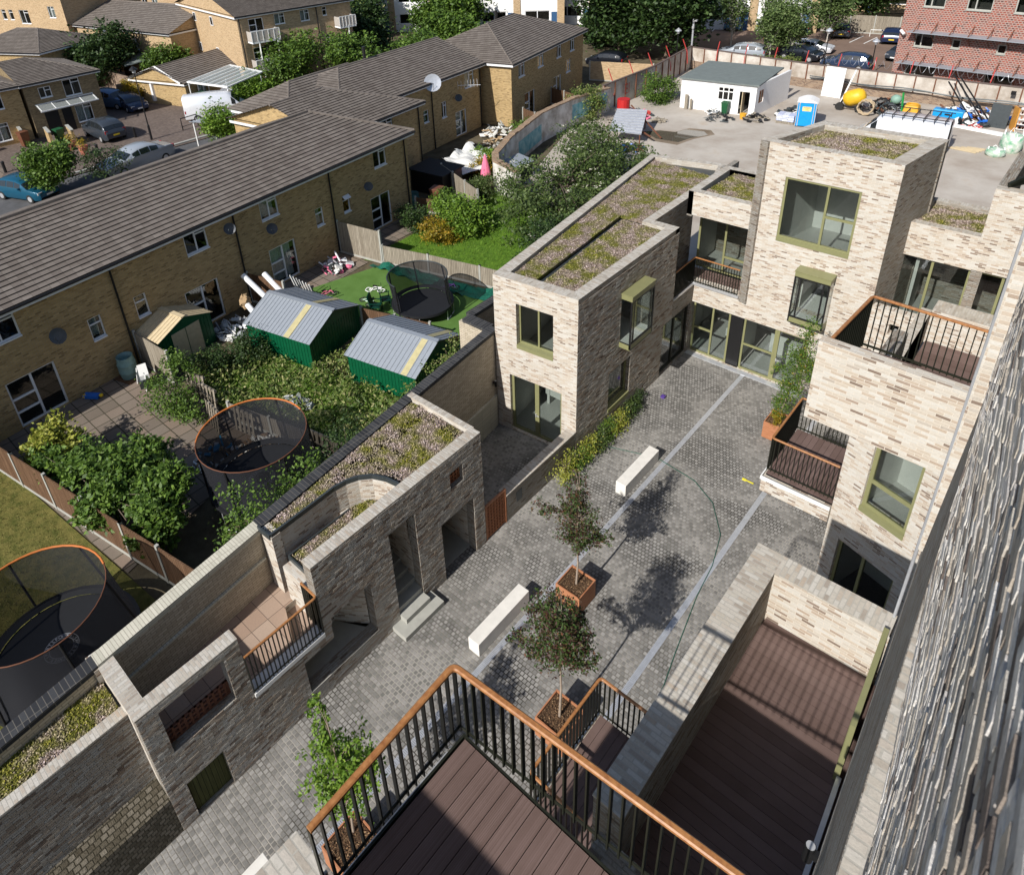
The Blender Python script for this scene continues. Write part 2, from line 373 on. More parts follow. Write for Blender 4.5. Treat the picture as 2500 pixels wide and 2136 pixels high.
def glass(name='window_glass', tint=(0.80, 0.83, 0.82), refl=1.0, transp=0.9):
    m = Mat(name); nt = m.nt; nt.nodes.remove(m.p)
    tr = m.n('BsdfTransparent'); tr.inputs[0].default_value = (*tint, 1); gl = m.n('BsdfGlossy'); gl.inputs['Roughness'].default_value = 0.02
    gl.inputs[0].default_value = (1, 1, 1, 1)
    lw = m.n('LayerWeight'); lw.inputs[0].default_value = 0.5
    f = m.math('ADD', m.math('MULTIPLY', m.math('POWER', lw.outputs['Facing'], 4.0), 0.8*refl), 0.045*refl)
    mx = m.n('MixShader'); m.l(f, mx.inputs[0]); m.l(tr.outputs[0], mx.inputs[1]); m.l(gl.outputs[0], mx.inputs[2])
    m.l(mx.outputs[0], nt.nodes['Material Output'].inputs[0]); return m.mat
m_glass = glass()
m_carglass = plain('car_glass', (0.012, 0.016, 0.02), 0.08, 0, 0.1, spec=0.9)
def netmat(name, dens, c=(0.012, 0.013, 0.018)):
    m = Mat(name, 0.8); tr = m.n('BsdfTransparent'); mx = m.n('MixShader'); mx.inputs[0].default_value = dens
    m.p.inputs['Base Color'].default_value = (*c, 1)
    m.l(tr.outputs[0], mx.inputs[1]); m.l(m.p.outputs[0], mx.inputs[2]); m.l(mx.outputs[0], m.nt.nodes['Material Output'].inputs[0]); return m.mat
m_net = netmat('trampoline_netting', 0.80)
m_tint = netmat('clear_sheet', 0.35, (0.5, 0.55, 0.55))
def leafmat(name, stops, rough=0.55, trans=0.25):
    m = Mat(name, rough, 0, 0.35)
    i = m.n('NewGeometry').outputs['Random Per Island']; c = m.ramp(i, stops)
    m.col(c)
    if trans:
        tl = m.n('BsdfTranslucent'); m.l(c, tl.inputs[0]); ad = m.n('MixShader'); ad.inputs[0].default_value = trans
        m.l(m.p.outputs[0], ad.inputs[1]); m.l(tl.outputs[0], ad.inputs[2]); m.l(ad.outputs[0], m.nt.nodes['Material Output'].inputs[0])
    return m.mat
L_mid = leafmat('green_leaves', [(0, (0.038, 0.078, 0.012)), (0.5, (0.080, 0.150, 0.020)), (1, (0.15, 0.24, 0.035))])
L_dark = leafmat('dark_leaves', [(0, (0.016, 0.036, 0.010)), (0.6, (0.036, 0.072, 0.016)), (1, (0.07, 0.12, 0.03))])
L_bright = leafmat('bright_leaves', [(0, (0.07, 0.14, 0.015)), (0.5, (0.12, 0.22, 0.02)), (1, (0.20, 0.30, 0.04))])
L_yellow = leafmat('yellow_green_leaves', [(0, (0.16, 0.20, 0.02)), (0.6, (0.32, 0.34, 0.05)), (1, (0.46, 0.44, 0.10))])
L_gold = leafmat('golden_leaves', [(0, (0.12, 0.12, 0.01)), (0.5, (0.28, 0.22, 0.015)), (1, (0.38, 0.22, 0.02))])
L_red = leafmat('red_green_leaves', [(0, (0.05, 0.025, 0.022)), (0.3, (0.085, 0.04, 0.03)), (0.4, (0.03, 0.062, 0.014)), (0.85, (0.065, 0.115, 0.025)), (1, (0.17, 0.06, 0.035))])
L_birch = leafmat('pale_leaves', [(0, (0.06, 0.10, 0.03)), (0.5, (0.11, 0.17, 0.05)), (1, (0.19, 0.25, 0.09))])
L_weed = leafmat('weed_leaves', [(0, (0.06, 0.105, 0.018)), (0.5, (0.12, 0.185, 0.035)), (0.8, (0.22, 0.25, 0.07)), (1, (0.38, 0.36, 0.17))])
L_olive = leafmat('grey_green_leaves', [(0, (0.035, 0.062, 0.014)), (0.5, (0.065, 0.105, 0.024)), (1, (0.12, 0.165, 0.045))])
L_flower = leafmat('cream_blossom', [(0, (0.55, 0.55, 0.42)), (1, (0.75, 0.73, 0.6))])
_m = Mat('sedum_tips', 0.9, 0, 0.1); _i = _m.n('NewGeometry').outputs['Random Per Island']; _b = _m.noise(_m.pos(), 1.6, 5, 0.65)
L_sedum = _m.col(_m.mix(_m.ramp(_b, [(0.42, (0, 0, 0)), (0.60, (1, 1, 1))]), _m.ramp(_i, [(0, (0.16, 0.12, 0.07)), (0.3, (0.34, 0.26, 0.22)), (0.6, (0.47, 0.38, 0.36)), (0.85, (0.58, 0.48, 0.47)), (1, (0.22, 0.21, 0.06))]), _m.ramp(_i, [(0, (0.09, 0.10, 0.02)), (0.5, (0.19, 0.195, 0.035)), (0.85, (0.32, 0.29, 0.05)), (1, (0.42, 0.33, 0.28))])))
m_trunk = plain('bark', (0.13, 0.10, 0.075), 0.9, 0, 0.3, 12, 0.5)
m_trunkp = plain('young_bark', (0.30, 0.24, 0.19), 0.9, 0, 0.2, 12, 0.3)

def island_brick(name, stops, mul=1.0):
    m = Mat(name, 0.85, 0, 0.3); i = m.n('NewGeometry').outputs['Random Per Island']; v = m.pos()
    c = m.ramp(i, [(p, tuple(min(1, x*mul) for x in q[:3])) for p, q in stops])
    c = m.mix(0.55, c, m.ramp(m.noise(v, 30, 5, 0.75), [(0.32, (0.45, 0.42, 0.40)), (0.6, (1, 1, 1))]), 'MULTIPLY')
    c = m.mix(0.3, c, m.ramp(m.noise(v, 0.8, 3), [(0.3, (0.7, 0.68, 0.64)), (0.7, (1, 1, 1))]), 'MULTIPLY')
    m.bump(m.noise(v, 45, 5, 0.75), 0.8, 0.012); return m.col(c)
m_relief = island_brick('relief_brick', PALE, 0.74)
m_reliefn = island_brick('near_relief_brick', [(0, (0.12, 0.10, 0.09)), (0.08, (0.22, 0.18, 0.16)), (0.16, (0.50, 0.44, 0.37)), (0.5, (0.60, 0.57, 0.52)), (0.8, (0.78, 0.76, 0.74)), (1, (0.45, 0.42, 0.40))], 1.0)
# ---------------------------------------------------------------- vegetation
import numpy as np
def leaf_mesh(name, C, size, mat, parent=None, aspect=0.55, seed=0, upb=0.6, var=0.4, up_grass=False):
    g = np.random.default_rng(seed); C = np.asarray(C, dtype=float); n = len(C)
    nn = g.normal(size=(n, 3)); nn[:, 2] = np.abs(nn[:, 2])+upb; nn /= np.linalg.norm(nn, axis=1)[:, None]
    a = g.normal(size=(n, 3))
    if up_grass: a = g.normal(size=(n, 3))*0.45; a[:, 2] = 1.0; nn = g.normal(size=(n, 3)); nn[:, 2] *= 0.2
    t = a if up_grass else np.cross(nn, a)
    t /= np.linalg.norm(t, axis=1)[:, None]; b = np.cross(nn, t); b /= np.linalg.norm(b, axis=1)[:, None]
    s = size*(1+var*(g.random(n)*2-1)); L = t*s[:, None]/2; W = b*(s*aspect)[:, None]/2
    if up_grass: C = C+L
    V = np.empty((n, 4, 3)); V[:, 0] = C-L; V[:, 1] = C+W+L*0.15; V[:, 2] = C+L; V[:, 3] = C-W+L*0.15
    V = V.reshape(-1, 3)
    base = BASE.get(parent.name) if parent else None
    if base is not None: V = V-np.array(base)
    me = bpy.data.meshes.new(name); me.vertices.add(4*n); me.vertices.foreach_set('co', V.ravel())
    me.loops.add(4*n); me.loops.foreach_set('vertex_index', np.arange(4*n, dtype=np.int32))
    me.polygons.add(n); me.polygons.foreach_set('loop_start', np.arange(0, 4*n, 4, dtype=np.int32))
    me.materials.append(mat); me.update(calc_edges=True)
    o = bpy.data.objects.new(name, me); COL.objects.link(o)
    if base is not None: BASE[o.name] = base
    if parent: o.parent = parent
    return o
def crown_pts(blobs, n, seed, clus=26, tight=0.20, inner=0.45):
    g = np.random.default_rng(seed); out = []; vol = [b[3]*b[4]*b[5] for b in blobs]; tot = sum(v**0.8 for v in vol); cents = []
    for b, v in zip(blobs, vol):
        k = int(n*(v**0.8)/tot); K = max(5, int(clus*(v**0.8)/tot*len(blobs)))
        d = g.normal(size=(K, 3)); d /= np.linalg.norm(d, axis=1)[:, None]
        rr = (inner+(1-inner)*g.random(K)**0.6)[:, None]*(1+0.18*g.normal(size=(K, 1)))
        c = d*rr*np.array(b[3:6])+np.array(b[:3]); cents.append(c)
        w = g.random(K)**0.7+0.25; idx = g.choice(K, size=k, p=w/w.sum())
        r = (b[3]*b[4]*b[5])**(1/3)
        out.append(c[idx]+g.normal(size=(k, 3))*r*tight*np.array([1.1, 1.1, 0.75]))
    return np.concatenate(out), cents
TREE_N = [0]
def tree(name, label, cat, loc, h, r, n, size, mat, group=None, trunk=0.15, blobs=None, low=0.35, tm=None, clus=60, tight=0.16, seed=None, flowers=0, rz_=1.0):
    TREE_N[0] += 1; seed = seed or TREE_N[0]*13; g = random.Random(seed)
    x, y, z = loc
    o = world_thing(name, label, cat, loc, group)
    if blobs is None:
        blobs = [(x, y, z+h*(low+(1-low)/2), r*0.8, r*0.8, h*(1-low)/2*0.95)]
        for k in range(6):
            a = k*1.05+g.random(); q = r*(0.45+0.15*g.random())
            blobs.append((x+math.cos(a)*q, y+math.sin(a)*q, z+h*(low+(1-low)*(0.2+0.6*g.random())), r*0.5, r*0.5, r*0.42*rz_))
    P, cents = crown_pts(blobs, n, seed, clus, tight)
    P[:, 2] = np.maximum(P[:, 2], z+0.05)
    leaf_mesh('crown', P, size, mat, o, seed=seed)
    if flowers:
        F = P[np.argsort(-P[:, 2])[:len(P)//2]]; gg = np.random.default_rng(seed); F = F[gg.choice(len(F), flowers)]
        F = np.repeat(F, 7, axis=0)+gg.normal(size=(flowers*7, 3))*[0.09, 0.09, 0.02]+[0, 0, 0.1]
        leaf_mesh('blossom', F, 0.11, L_flower, o, seed=seed, upb=3, aspect=0.9)
    m = MB(); top = z+h*min(0.75, low+0.3)
    m.tube([(x, y, z), (x+0.03*h*g.uniform(-.3, .3), y, z+h*low*0.6), (x+0.04*h*g.uniform(-.3, .3), y, top)], trunk, 7, rs=[trunk, trunk*0.75, trunk*0.4])
    for c in cents:
        for k in range(0, min(len(c), 5)):
            q = c[k]; s0 = Vector((x, y, z+h*(low*0.6+0.1*k*(1-low)))); e = Vector(q)
            m.tube([s0, (s0+e)/2+Vector((0, 0, 0.05*h)), e], trunk*0.2, 4, rs=[trunk*0.35, trunk*0.2, trunk*0.06], cap=False)
    m.build('trunk', tm or m_trunk, o, smooth=True)
    return o
def shrub(name, label, cat, loc, rx, ry, h, n, size, mat, group=None, clus=40, tight=0.2, seed=None, extra=()):
    TREE_N[0] += 1; seed = seed or TREE_N[0]*17; x, y, z = loc; o = world_thing(name, label, cat, loc, group)
    P, _ = crown_pts([(x, y, z+h*0.45, rx, ry, h*0.5)]+list(extra), n, seed, clus, tight)
    P[:, 2] = np.clip(P[:, 2], z+0.03, None); leaf_mesh('foliage', P, size, mat, o, seed=seed)
    m = MB()
    for k in range(5):
        a = k*1.26; m.tube([(x, y, z), (x+math.cos(a)*rx*.3, y+math.sin(a)*ry*.3, z+h*.4), (x+math.cos(a)*rx*.5, y+math.sin(a)*ry*.5, z+h*.75)], 0.02, 5, rs=[0.03, 0.018, 0.008])
    m.build('stem', m_trunk, o); return o
def inpoly(x, y, P):
    c = False; j = len(P)-1
    for i in range(len(P)):
        if (P[i][1] > y) != (P[j][1] > y) and x < (P[j][0]-P[i][0])*(y-P[i][1])/(P[j][1]-P[i][1])+P[i][0]: c = not c
        j = i
    return c
def scatter(poly, n, seed=1, z=0.0, dens=None):
    g = random.Random(seed); xs = [p[0] for p in poly]; ys = [p[1] for p in poly]; out = []
    while len(out) < n:
        x, y = g.uniform(min(xs), max(xs)), g.uniform(min(ys), max(ys))
        if inpoly(x, y, poly) and (dens is None or g.random() < dens(x, y)): out.append((x, y, z))
    return np.array(out)
def sheet(name, poly, z, mat):
    m = MB(); m.poly([(p[0], p[1], z) for p in poly]); return m.build(name, mat)

# ---------------------------------------------------------------- ground
gm = MB(); gm.poly([(-900, -300, -0.03), (600, -300, -0.03), (600, 1200, -0.03), (-900, 1200, -0.03)])
struct('ground', gm, m_earth)
def gs(name, poly, mat, z=0.0):
    o = sheet(name, poly, z, mat); o['kind'] = 'structure'; return o
gs('courtyard_paving', [(-10.75, -6), (4, -6), (4, 23.6), (-10.75, 23.6)], m_sett)
gs('side_yard_paving', [(-13.7, 10.7), (-10.752, 10.7), (-10.752, 15.5), (-13.7, 15.5)], m_sett)
gs('yard_ground', [(-15, 27.5), (14, 24), (16, 68), (-33.5, 66), (-31.5, 50), (-31.0, 44), (-27, 33.5)], m_concrete)
gs('car_park_tarmac', [(-37, 68.4), (16, 68.4), (16, 92), (-45, 92), (-37, 76)], m_carpark)
D0 = Vector((-.1087, .9941)); N0 = Vector((.9941, .1087)); P0 = Vector((-27.49, 4.4))
def tp(u, n): q = P0+D0*u+N0*n; return (q.x, q.y)
gs('garden_patio', [tp(-2.2, -.1), tp(4, -.1), tp(4, 8.6), tp(-2.2, 9.5)], m_slabs)
gs('front_lawn', [tp(-14, -.1), tp(-2.25, -.1), tp(-2.25, 11.4), tp(-14, 14)], m_grassB, 0.0)
gs('patio_strip', [tp(10, -.1), tp(16, -.1), tp(16, 2.2), tp(10, 2.2)], m_slabs)
gs('far_patio', [tp(16.05, -.1), tp(22, -.1), tp(22, 2.0), tp(16.05, 1.6)], m_slabs)
gs('lawn', [tp(16.1, 1.8), tp(27, 2.6), (-16, 33), (-14.9, 24)], m_grassG)
gs('street', [(-56, 5), (-49, 5), (-46, 40), (-54, 40)], m_asphalt, 0.004)
gs('parking_forecourt', [(-90, -5), (-56, -5), (-54, 40), (-90, 46)], m_blockpav, 0.004)
pk = MB()
for (a, b) in (((-56.0, 5), (-55.2, 26.6)), ((-55.2, 26.6), (-53.9, 40))):
    pk.bar((*a, 0.05), (*b, 0.05), 0.25, 0.12)
struct('kerb', pk, m_step)
sheet('street_verge', [(-62, -5), (-58.6, -5), (-58.0, 12), (-62, 14)], 0.008, m_slabs)['kind'] = 'structure'
# puddle
pud = MB(); a0 = [(-26.2, 47.1), (-24.6, 46.2), (-22.9, 46.3), (-22.6, 47.6), (-21.9, 48.9), (-22.5, 49.5), (-23.8, 49.2), (-24.2, 48.2), (-25.2, 48.0)]
pud.poly([(p[0], p[1], 0.006) for p in a0])
mp_ = Mat('puddle_water', 0.03, 0, 0.6); mp_.col((0.10, 0.085, 0.065))
o = pud.build('puddle', mp_.mat); o['kind'] = 'structure'
a1 = [(p[0]*1.16+24.2*.16, p[1]*1.35-47.9*.35) for p in a0]
gs('damp_patch', a1, soil_like('damp_concrete', (0.15, 0.115, 0.08), (0.24, 0.19, 0.14), 0.9, 0.3), 0.003)

# ---------------------------------------------------------------- building helpers
def window(parent, fr, u0, u1, z0, z1, n=-0.10, muls=(), trans=(), fw=0.055, dep=0.07, mf=None, sill=None, name='window', gl=None, mw=None, door=None):
    """frame mesh + pane child; muls: u positions; trans: (ua,ub,z)"""
    mf = mf or m_olive; m = MB(); mw = mw or fw
    m.fbox(fr, u0, u0+fw, n-dep, n, z0, z1); m.fbox(fr, u1-fw, u1, n-dep, n, z0, z1)
    m.fbox(fr, u0+fw, u1-fw, n-dep, n-.002, z0, z0+fw); m.fbox(fr, u0+fw, u1-fw, n-dep, n-.002, z1-fw, z1)
    for q in muls: m.fbox(fr, q-mw/2, q+mw/2, n-dep-.004, n+.004, z0+fw, z1-fw)
    for a, b, z in trans: m.fbox(fr, a, b, n-dep-.002, n+.002, z-mw/2, z+mw/2)
    o = m.build(name, mf, parent)
    g = MB(); g.fbox(fr, u0+fw*.5, u1-fw*.5, n-dep*.6, n-dep*.45, z0+fw*.5, z1-fw*.5); g.build('pane', gl or m_glass, o)
    if sill:
        s = MB(); s.fbox(fr, u0+.002, u1-.002, n-dep, sill, z0-.13 if mf is m_olive else z0-.05, z0+.012); s.build('sill', mf, o)
    if door:
        h = MB(); h.fbox(fr, door[0]-.015, door[0]+.015, n, n+.05, door[1]-.06, door[1]+.06); h.fbox(fr, door[0], door[0]+.13, n+.03, n+.05, door[1]-.012, door[1]+.012); h.build('handle', m_alu, o)
    return o
def room(parent, fr, u0, u1, z0, z1, depth, n0=-0.32, name='interior', extra=None, mats=None, sh=(0, 0)):
    m = MB(); P = fr.pt; a, b = n0, n0-depth; v0, v1 = u0+sh[0], u1+sh[1]
    m.poly([P(v0, b, z0), P(v1, b, z0), P(v1, b, z1), P(v0, b, z1)]); m.poly([P(u0, a, z0), P(v0, b, z0), P(v0, b, z1), P(u0, a, z1)])
    m.poly([P(v1, b, z0), P(u1, a, z0), P(u1, a, z1), P(v1, b, z1)]); m.poly([P(u0, a, z1), P(v0, b, z1), P(v1, b, z1), P(u1, a, z1)])
    m.poly([P(u0, a, z0), P(u1, a, z0), P(v1, b, z0), P(v0, b, z0)], 1)
    for q in (extra or ()): m.fbox(fr, *q)
    return m.build(name, mats or [m_room, m_floor], parent)
BALP = {}
def railing(parent, pts, z0, h=1.1, sp=0.105, bw=0.016, hr=(0.055, 0.045), name='railing', deep=0.0, bd=0.045):
    """pts: plan polyline; flat-bar balusters, each its own sub-part"""
    pts = [Vector((p[0], p[1], 0)) for p in pts]
    b = MB()
    for i in range(len(pts)-1): b.bar(pts[i]+Vector((0, 0, z0+.06)), pts[i+1]+Vector((0, 0, z0+.06)), 0.012, 0.045)
    o = b.build(name, m_steel, parent)
    hm = MB(); r = hr[0]/2
    off = Vector((0, 0, z0+h))
    # rounded handrail with mitred corners
    path = []
    for i, p in enumerate(pts):
        if 0 < i < len(pts)-1:
            d1 = (pts[i-1]-p).normalized(); d2 = (pts[i+1]-p).normalized()
            for t in (0.0, .25, .5, .75, 1.0):
                q = p+d1*0.07*(1-t)**2+d2*0.07*t**2; path.append(q+off)
        else: path.append(p+off)
    rings = []
    for i, p in enumerate(path):
        t = (path[min(i+1, len(path)-1)]-path[max(i-1, 0)]).normalized(); x = Vector((t.y, -t.x, 0))
        rings.append([p+x*a*hr[0]/2+Vector((0, 0, c*hr[1]/2)) for a, c in ((-1, -.6), (-.6, -1), (.6, -1), (1, -.6), (1, .5), (.6, 1), (-.6, 1), (-1, .5))])
    hm.grid(rings, closeu=True); hm.poly(list(reversed(rings[0]))); hm.poly(rings[-1]); hm.build('handrail', m_rail, o, smooth=False)
    base = BASE.get(o.name, Vector((0, 0, 0)))
    for i in range(len(pts)-1):
        L = (pts[i+1]-pts[i]).length; d = (pts[i+1]-pts[i]).normalized(); n = max(1, round(L/sp))
        key = (round(h, 2), bw, bd, deep)
        if key not in BALP:
            q = MB(); q.box(-bw/2, bw/2, -bd/2, bd/2, 0.0-deep, h-.02)
            me = q.build('baluster', m_steel); BALP[key] = me.data; bpy.data.objects.remove(me)
        for k in range(0 if i == 0 else 1, n+1):
            p = pts[i]+d*(L*k/n); c = bpy.data.objects.new('baluster', BALP[key]); COL.objects.link(c); c.parent = o
            c.location = p+Vector((0, 0, z0))-base; c.rotation_euler = (0, 0, math.atan2(d.y, d.x)+math.pi/2*0)
    return o
def decking(parent, x0, x1, y0, y1, z, along='y', bw=0.15, gap=0.006, name='deck', grooves=0):
    m = MB(); a0, a1 = (x0, x1) if along == 'y' else (y0, y1); k = 0; a = a0
    while a < a1-0.02:
        b = min(a+bw-gap, a1)
        if along == 'y': m.box(a, b, y0, y1, z-.025, z)
        else: m.box(x0, x1, a, b, z-.025, z)
        for g in range(grooves):
            q = a+(b-a)*(g+.5)/grooves; w_ = (b-a)/grooves*.28
            if along == 'y': m.box(q-w_, q+w_, y0, y1, z+.0005, z+.003)
        a += bw
    o = m.build(name, m_deck, parent)
    s = MB(); s.box(x0, x1, y0, y1, z-.08, z-.04); s.build('joists', m_black, o)
    return o
def coping(m, pts, w_, z, th=0.0, mi=0): pass
def sedum(label, poly, z, n, seed, cat='green roof', name='sedum'):
    m = MB(); P = [(p[0], p[1]) for p in poly]; m.poly([(x, y, z) for x, y in P]); 
    for i in range(len(P)):
        a, b = P[i], P[(i+1) % len(P)]; m.poly([(a[0], a[1], z-.1), (b[0], b[1], z-.1), (b[0], b[1], z), (a[0], a[1], z)])
    # uneven clumps modelled into the mat
    g = np.random.default_rng(seed); n = int(n*1.5); C = scatter(P, n, seed, z)
    o = m.build(name, m_sedum); tag(o, label, cat, 'sedum green roofs', 'stuff')
    C[:, 2] += g.random(n)*0.03
    q = leaf_mesh('flower_tips', C, 0.036, L_sedum, o, aspect=0.8, seed=seed, upb=0.6)
    return o
def brick_skin(m, fr, u0, u1, z0, z1, ops=(), n=0.0, bw=0.235, bh=0.066, gap=0.010, j=0.007, seed=1, th=0.012):
    g = random.Random(seed); P = fr.pt; row = 0; z = z0
    while z < z1-0.02:
        zt = min(z+bh-gap, z1); u = u0-(bw/2 if row % 2 else 0)-g.random()*.03
        while u < u1-.01:
            a, b = max(u, u0), min(u+bw-gap, u1); u += bw
            if b-a < .03: continue
            cuts = [(a, b)]
            for o in ops:
                if zt > o[2]+.004 and z < o[3]-.004:
                    nc = []
                    for p, q in cuts:
                        if q <= o[0] or p >= o[1]: nc.append((p, q)); continue
                        if p < o[0]-.02: nc.append((p, o[0]))
                        if q > o[1]+.02: nc.append((o[1], q))
                    cuts = nc
            for p, q in cuts:
                d = n+th*.4+g.random()*j; t1, t2 = g.uniform(-.003, .003), g.uniform(-.003, .003)
                c = [P(p, d+t1, z), P(q, d+t2, z), P(q, d+t2, zt), P(p, d+t1, zt)]; k = [P(p, n-.002, z), P(q, n-.002, z), P(q, n-.002, zt), P(p, n-.002, zt)]
                i = len(m.v); m.v += c+k
                for f in ([0, 1, 2, 3], [4, 5, 1, 0], [5, 6, 2, 1], [6, 7, 3, 2], [7, 4, 0, 3]): m.f.append([i+x for x in f]); m.m.append(0); m.sw.append(False)
        z += bh; row += 1
XF = Fr((-10.42, 0), (0, 1)); TF = Fr((0, 23.43), (1, 0))
# ================================================================ rear house: wing, main block, tower
H = world_thing('courtyard_house', 'pale brick house around the far end of the courtyard, with square tower and planted roofs', 'house', (-9, 20, 0))
m = MB()
# wing
Wp, Wc = (-13.53, 15.17), (-10.42, 15.49); WF = Fr(Wp, (Wc[0]-Wp[0], Wc[1]-Wp[1])); WL = math.hypot(3.11, .32)
wf_ops = [(0.87, 2.26, 3.76, 5.36), (0.55, 2.58, 0.04, 2.44)]
m.wall(WF, 0, WL, 0, 6.2, 0.32, wf_ops)
m.build('wing_front_wall', m_pale, H)
m = MB()
m.wall(XF, 15.49, 21.75, 0, 6.2, 0.32, [(17.42, 18.8, .77, 2.3), (21.12, 21.75, 0.02, 2.35), (18.05, 19.40, 3.2, 5.1)])
m.wall(XF, 21.75, 23.43, 0, 3.10, 0.32, [(21.75, 23.30, 0.02, 2.35)])
lf = Fr((-15.02, 27.86), (1.49, -12.57)); m.wall(lf, 0, 12.66, 0, 6.2, 0.3)
m.wall(Fr((-11.4, 21.75), (0, 1)), 0, 3.1, 3.1, 6.2, 0.28)
m.wall(Fr((-10.42, 21.75), (-1, 0)), 0, 0.98, 3.1, 6.2, 0.25)
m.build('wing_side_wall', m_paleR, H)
m = MB(); brick_skin(m, XF, 15.49, 21.75, 1.15, 6.0, [(17.42, 18.8, .77, 2.3), (21.12, 21.75, 0.02, 2.35), (18.0, 19.43, 3.1, 5.25)], seed=2); brick_skin(m, XF, 15.49, 21.1, 0.0, 1.15, [(17.42, 18.8, .77, 2.3)], seed=3); m.build('brick_face', m_relief, H)
# parapet copings of the wing (flat ring)
m = MB()
def ring(m, outer, inner, z, drop=0.35, mi=0, sw=None):
    n = len(outer)
    for i in range(n):
        a, b, c, d = outer[i], outer[(i+1) % n], inner[(i+1) % n], inner[i]
        dx, dy = abs(b[0]-a[0]), abs(b[1]-a[1])
        m.poly([(*a, z), (*b, z), (*c, z), (*d, z)], mi, dx > dy)
        m.poly([(*d, z), (*c, z), (*c, z-drop), (*d, z-drop)], mi)
wo_ = [(-13.53, 15.17), (-10.42, 15.49), (-10.42, 21.75), (-11.40, 21.75), (-11.40, 27.3), (-11.66, 28.5), (-15.02, 27.86)]
wi_ = [(-13.16, 15.62), (-10.80, 15.86), (-10.80, 21.42), (-11.74, 21.45), (-11.74, 27.2), (-12.0, 28.15), (-14.72, 27.6)]
ring(m, wo_, wi_, 6.203); m.build('wing_coping', m_cop, H)
m = MB(); m.poly([(x, y, 5.95) for x, y in wi_]); m.build('wing_roof', m_dkgrey, H)
# channel strip dividing the planting
SD = [(-13.10, 15.68), (-12.30, 15.76), (-13.0, 22.3), (-12.4, 22.4), (-11.82, 21.6), (-11.80, 27.0), (-12.05, 28.0), (-14.65, 27.5)]
sedum('sedum planting of pink and yellow on the long left strip of the wing roof', [(-13.10, 15.68), (-12.28, 15.78), (-12.72, 21.6), (-11.82, 21.6), (-11.82, 27.1), (-14.66, 27.5)], 6.10, 9000, 3)
sedum('sedum planting on the nearer right half of the wing roof beside the grey drainage strip', [(-12.02, 15.80), (-10.86, 15.92), (-10.86, 21.35), (-12.5, 21.35)], 6.10, 5000, 4)
# T front: main block
m = MB()
m.wall(TF, -11.0, -8.64, 0, 6.9, 0.3, [(-11.0, -8.64, 3.27, 5.97), (-10.45, -8.64, 0.02, 2.34)])
m.wall(TF, -8.64, -4.31, 0, 9.28, 0.3, [(-8.64, -5.95, 0.02, 2.34), (-7.65, -5.29, 5.97, 8.19), (-6.62, -5.62, 3.35, 5.0)])
m.wall(TF, -4.31, -2.75, 0, 4.42, 0.3, [(-3.68, -3.40, 3.56, 3.95)])
m.box(-3.05, -2.75, 20.6, 23.43, 0, 4.42); 
m.wall(Fr((-2.75, 24.25), (1, 0)), 0, 2.6, 3.2, 4.42, 0.8)
m.wall(Fr((-4.2, 25.05), (1, 0)), 0, 2.05, 3.2, 6.9, 0.3, [(0.0, 2.05, 3.3, 5.73)])
m.wall(Fr((-2.15, 25.05), (1, 0)), 0, 4, 3.2, 8.5, 0.3, [(0.0, 1.0, 3.3, 5.76)])
m.build('front_wall', m_pale, H)
m = MB()
m.wall(Fr((-4.31, 23.43), (.47, 3.11)), 0, 3.15, 0, 9.28, 0.3)
m.wall(Fr((-7.7, 26.5), (-.94, -3.07)), 0, 3.21, 3, 9.28, 0.3)
m.wall(Fr((-3.84, 26.54), (-3.9, 0)), 0, 3.86, 3, 9.28, 0.3)
m.wall(Fr((-2.15, 29), (0, -1)), 0, 3.9, 3, 8.5, 0.3)
m.wall(Fr((4, 27.6), (-1, 0)), 0, 8.2, 3, 6.9, 0.3); m.wall(Fr((-8.6, 26.55), (-1, 0)), 0, 2.5, 3, 6.9, 0.3)
m.wall(Fr((-11.0, 27.3), (0, -1)), 0, 3.87, 5.9, 6.9, 0.2)
m.wall(Fr((-2.75, 20.6), (0, 1)), 0, 3.6, 3.2, 4.40, 0.01)
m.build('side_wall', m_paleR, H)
m = MB()
to = [(-8.64, 23.43), (-4.31, 23.43), (-3.84, 26.54), (-7.7, 26.5)]; ti = [(-8.25, 23.76), (-4.72, 23.76), (-4.36, 26.15), (-7.5, 26.1)]
ring(m, to, ti, 9.283); m.build('tower_coping', m_cop, H)
m = MB(); ring(m, [(-11.0, 23.43), (-8.64, 23.43), (-7.9, 26.55), (-11.0, 26.55)], [(-10.7, 23.66), (-8.64, 23.66), (-8.2, 26.25), (-10.7, 26.25)], 6.903)
ring(m, [(-4.1, 25.05), (-2.15, 25.05), (-2.15, 27.6), (-3.9, 27.6)], [(-4.1, 25.3), (-2.16, 25.3), (-2.16, 27.3), (-3.9, 27.3)], 6.903)
m.box(-2.15, 1.9, 25.05, 25.4, 8.5, 8.502)
m.poly([(-2.75, 24.25, 4.423), (0, 24.25, 4.423), (0, 25.05, 4.423), (-2.75, 25.05, 4.423)], 0, True)
m.poly([(-3.05, 20.6, 4.423), (-2.75, 20.6, 4.423), (-2.75, 24.25, 4.423), (-3.05, 24.25, 4.423)])
m.build('parapet_coping', m_cop, H)
m = MB(); m.poly([(-11.0, 23.6, 6.6), (-8.2, 23.6, 6.6), (-7.8, 26.4, 6.6), (-11.0, 26.4, 6.6)]); m.poly([(-8.3, 23.7, 8.98), (-4.6, 23.7, 8.98), (-4.2, 26.3, 8.98), (-7.6, 26.3, 8.98)])
m.poly([(-4.1, 25.2, 6.6), (-2.1, 25.2, 6.6), (-2.1, 27.4, 6.6), (-3.9, 27.4, 6.6)])
m.poly([(-11.5, 24.9, 5.9), (-11.0, 24.9, 5.9), (-11.0, 27.3, 5.9), (-11.5, 27.3, 5.9)])
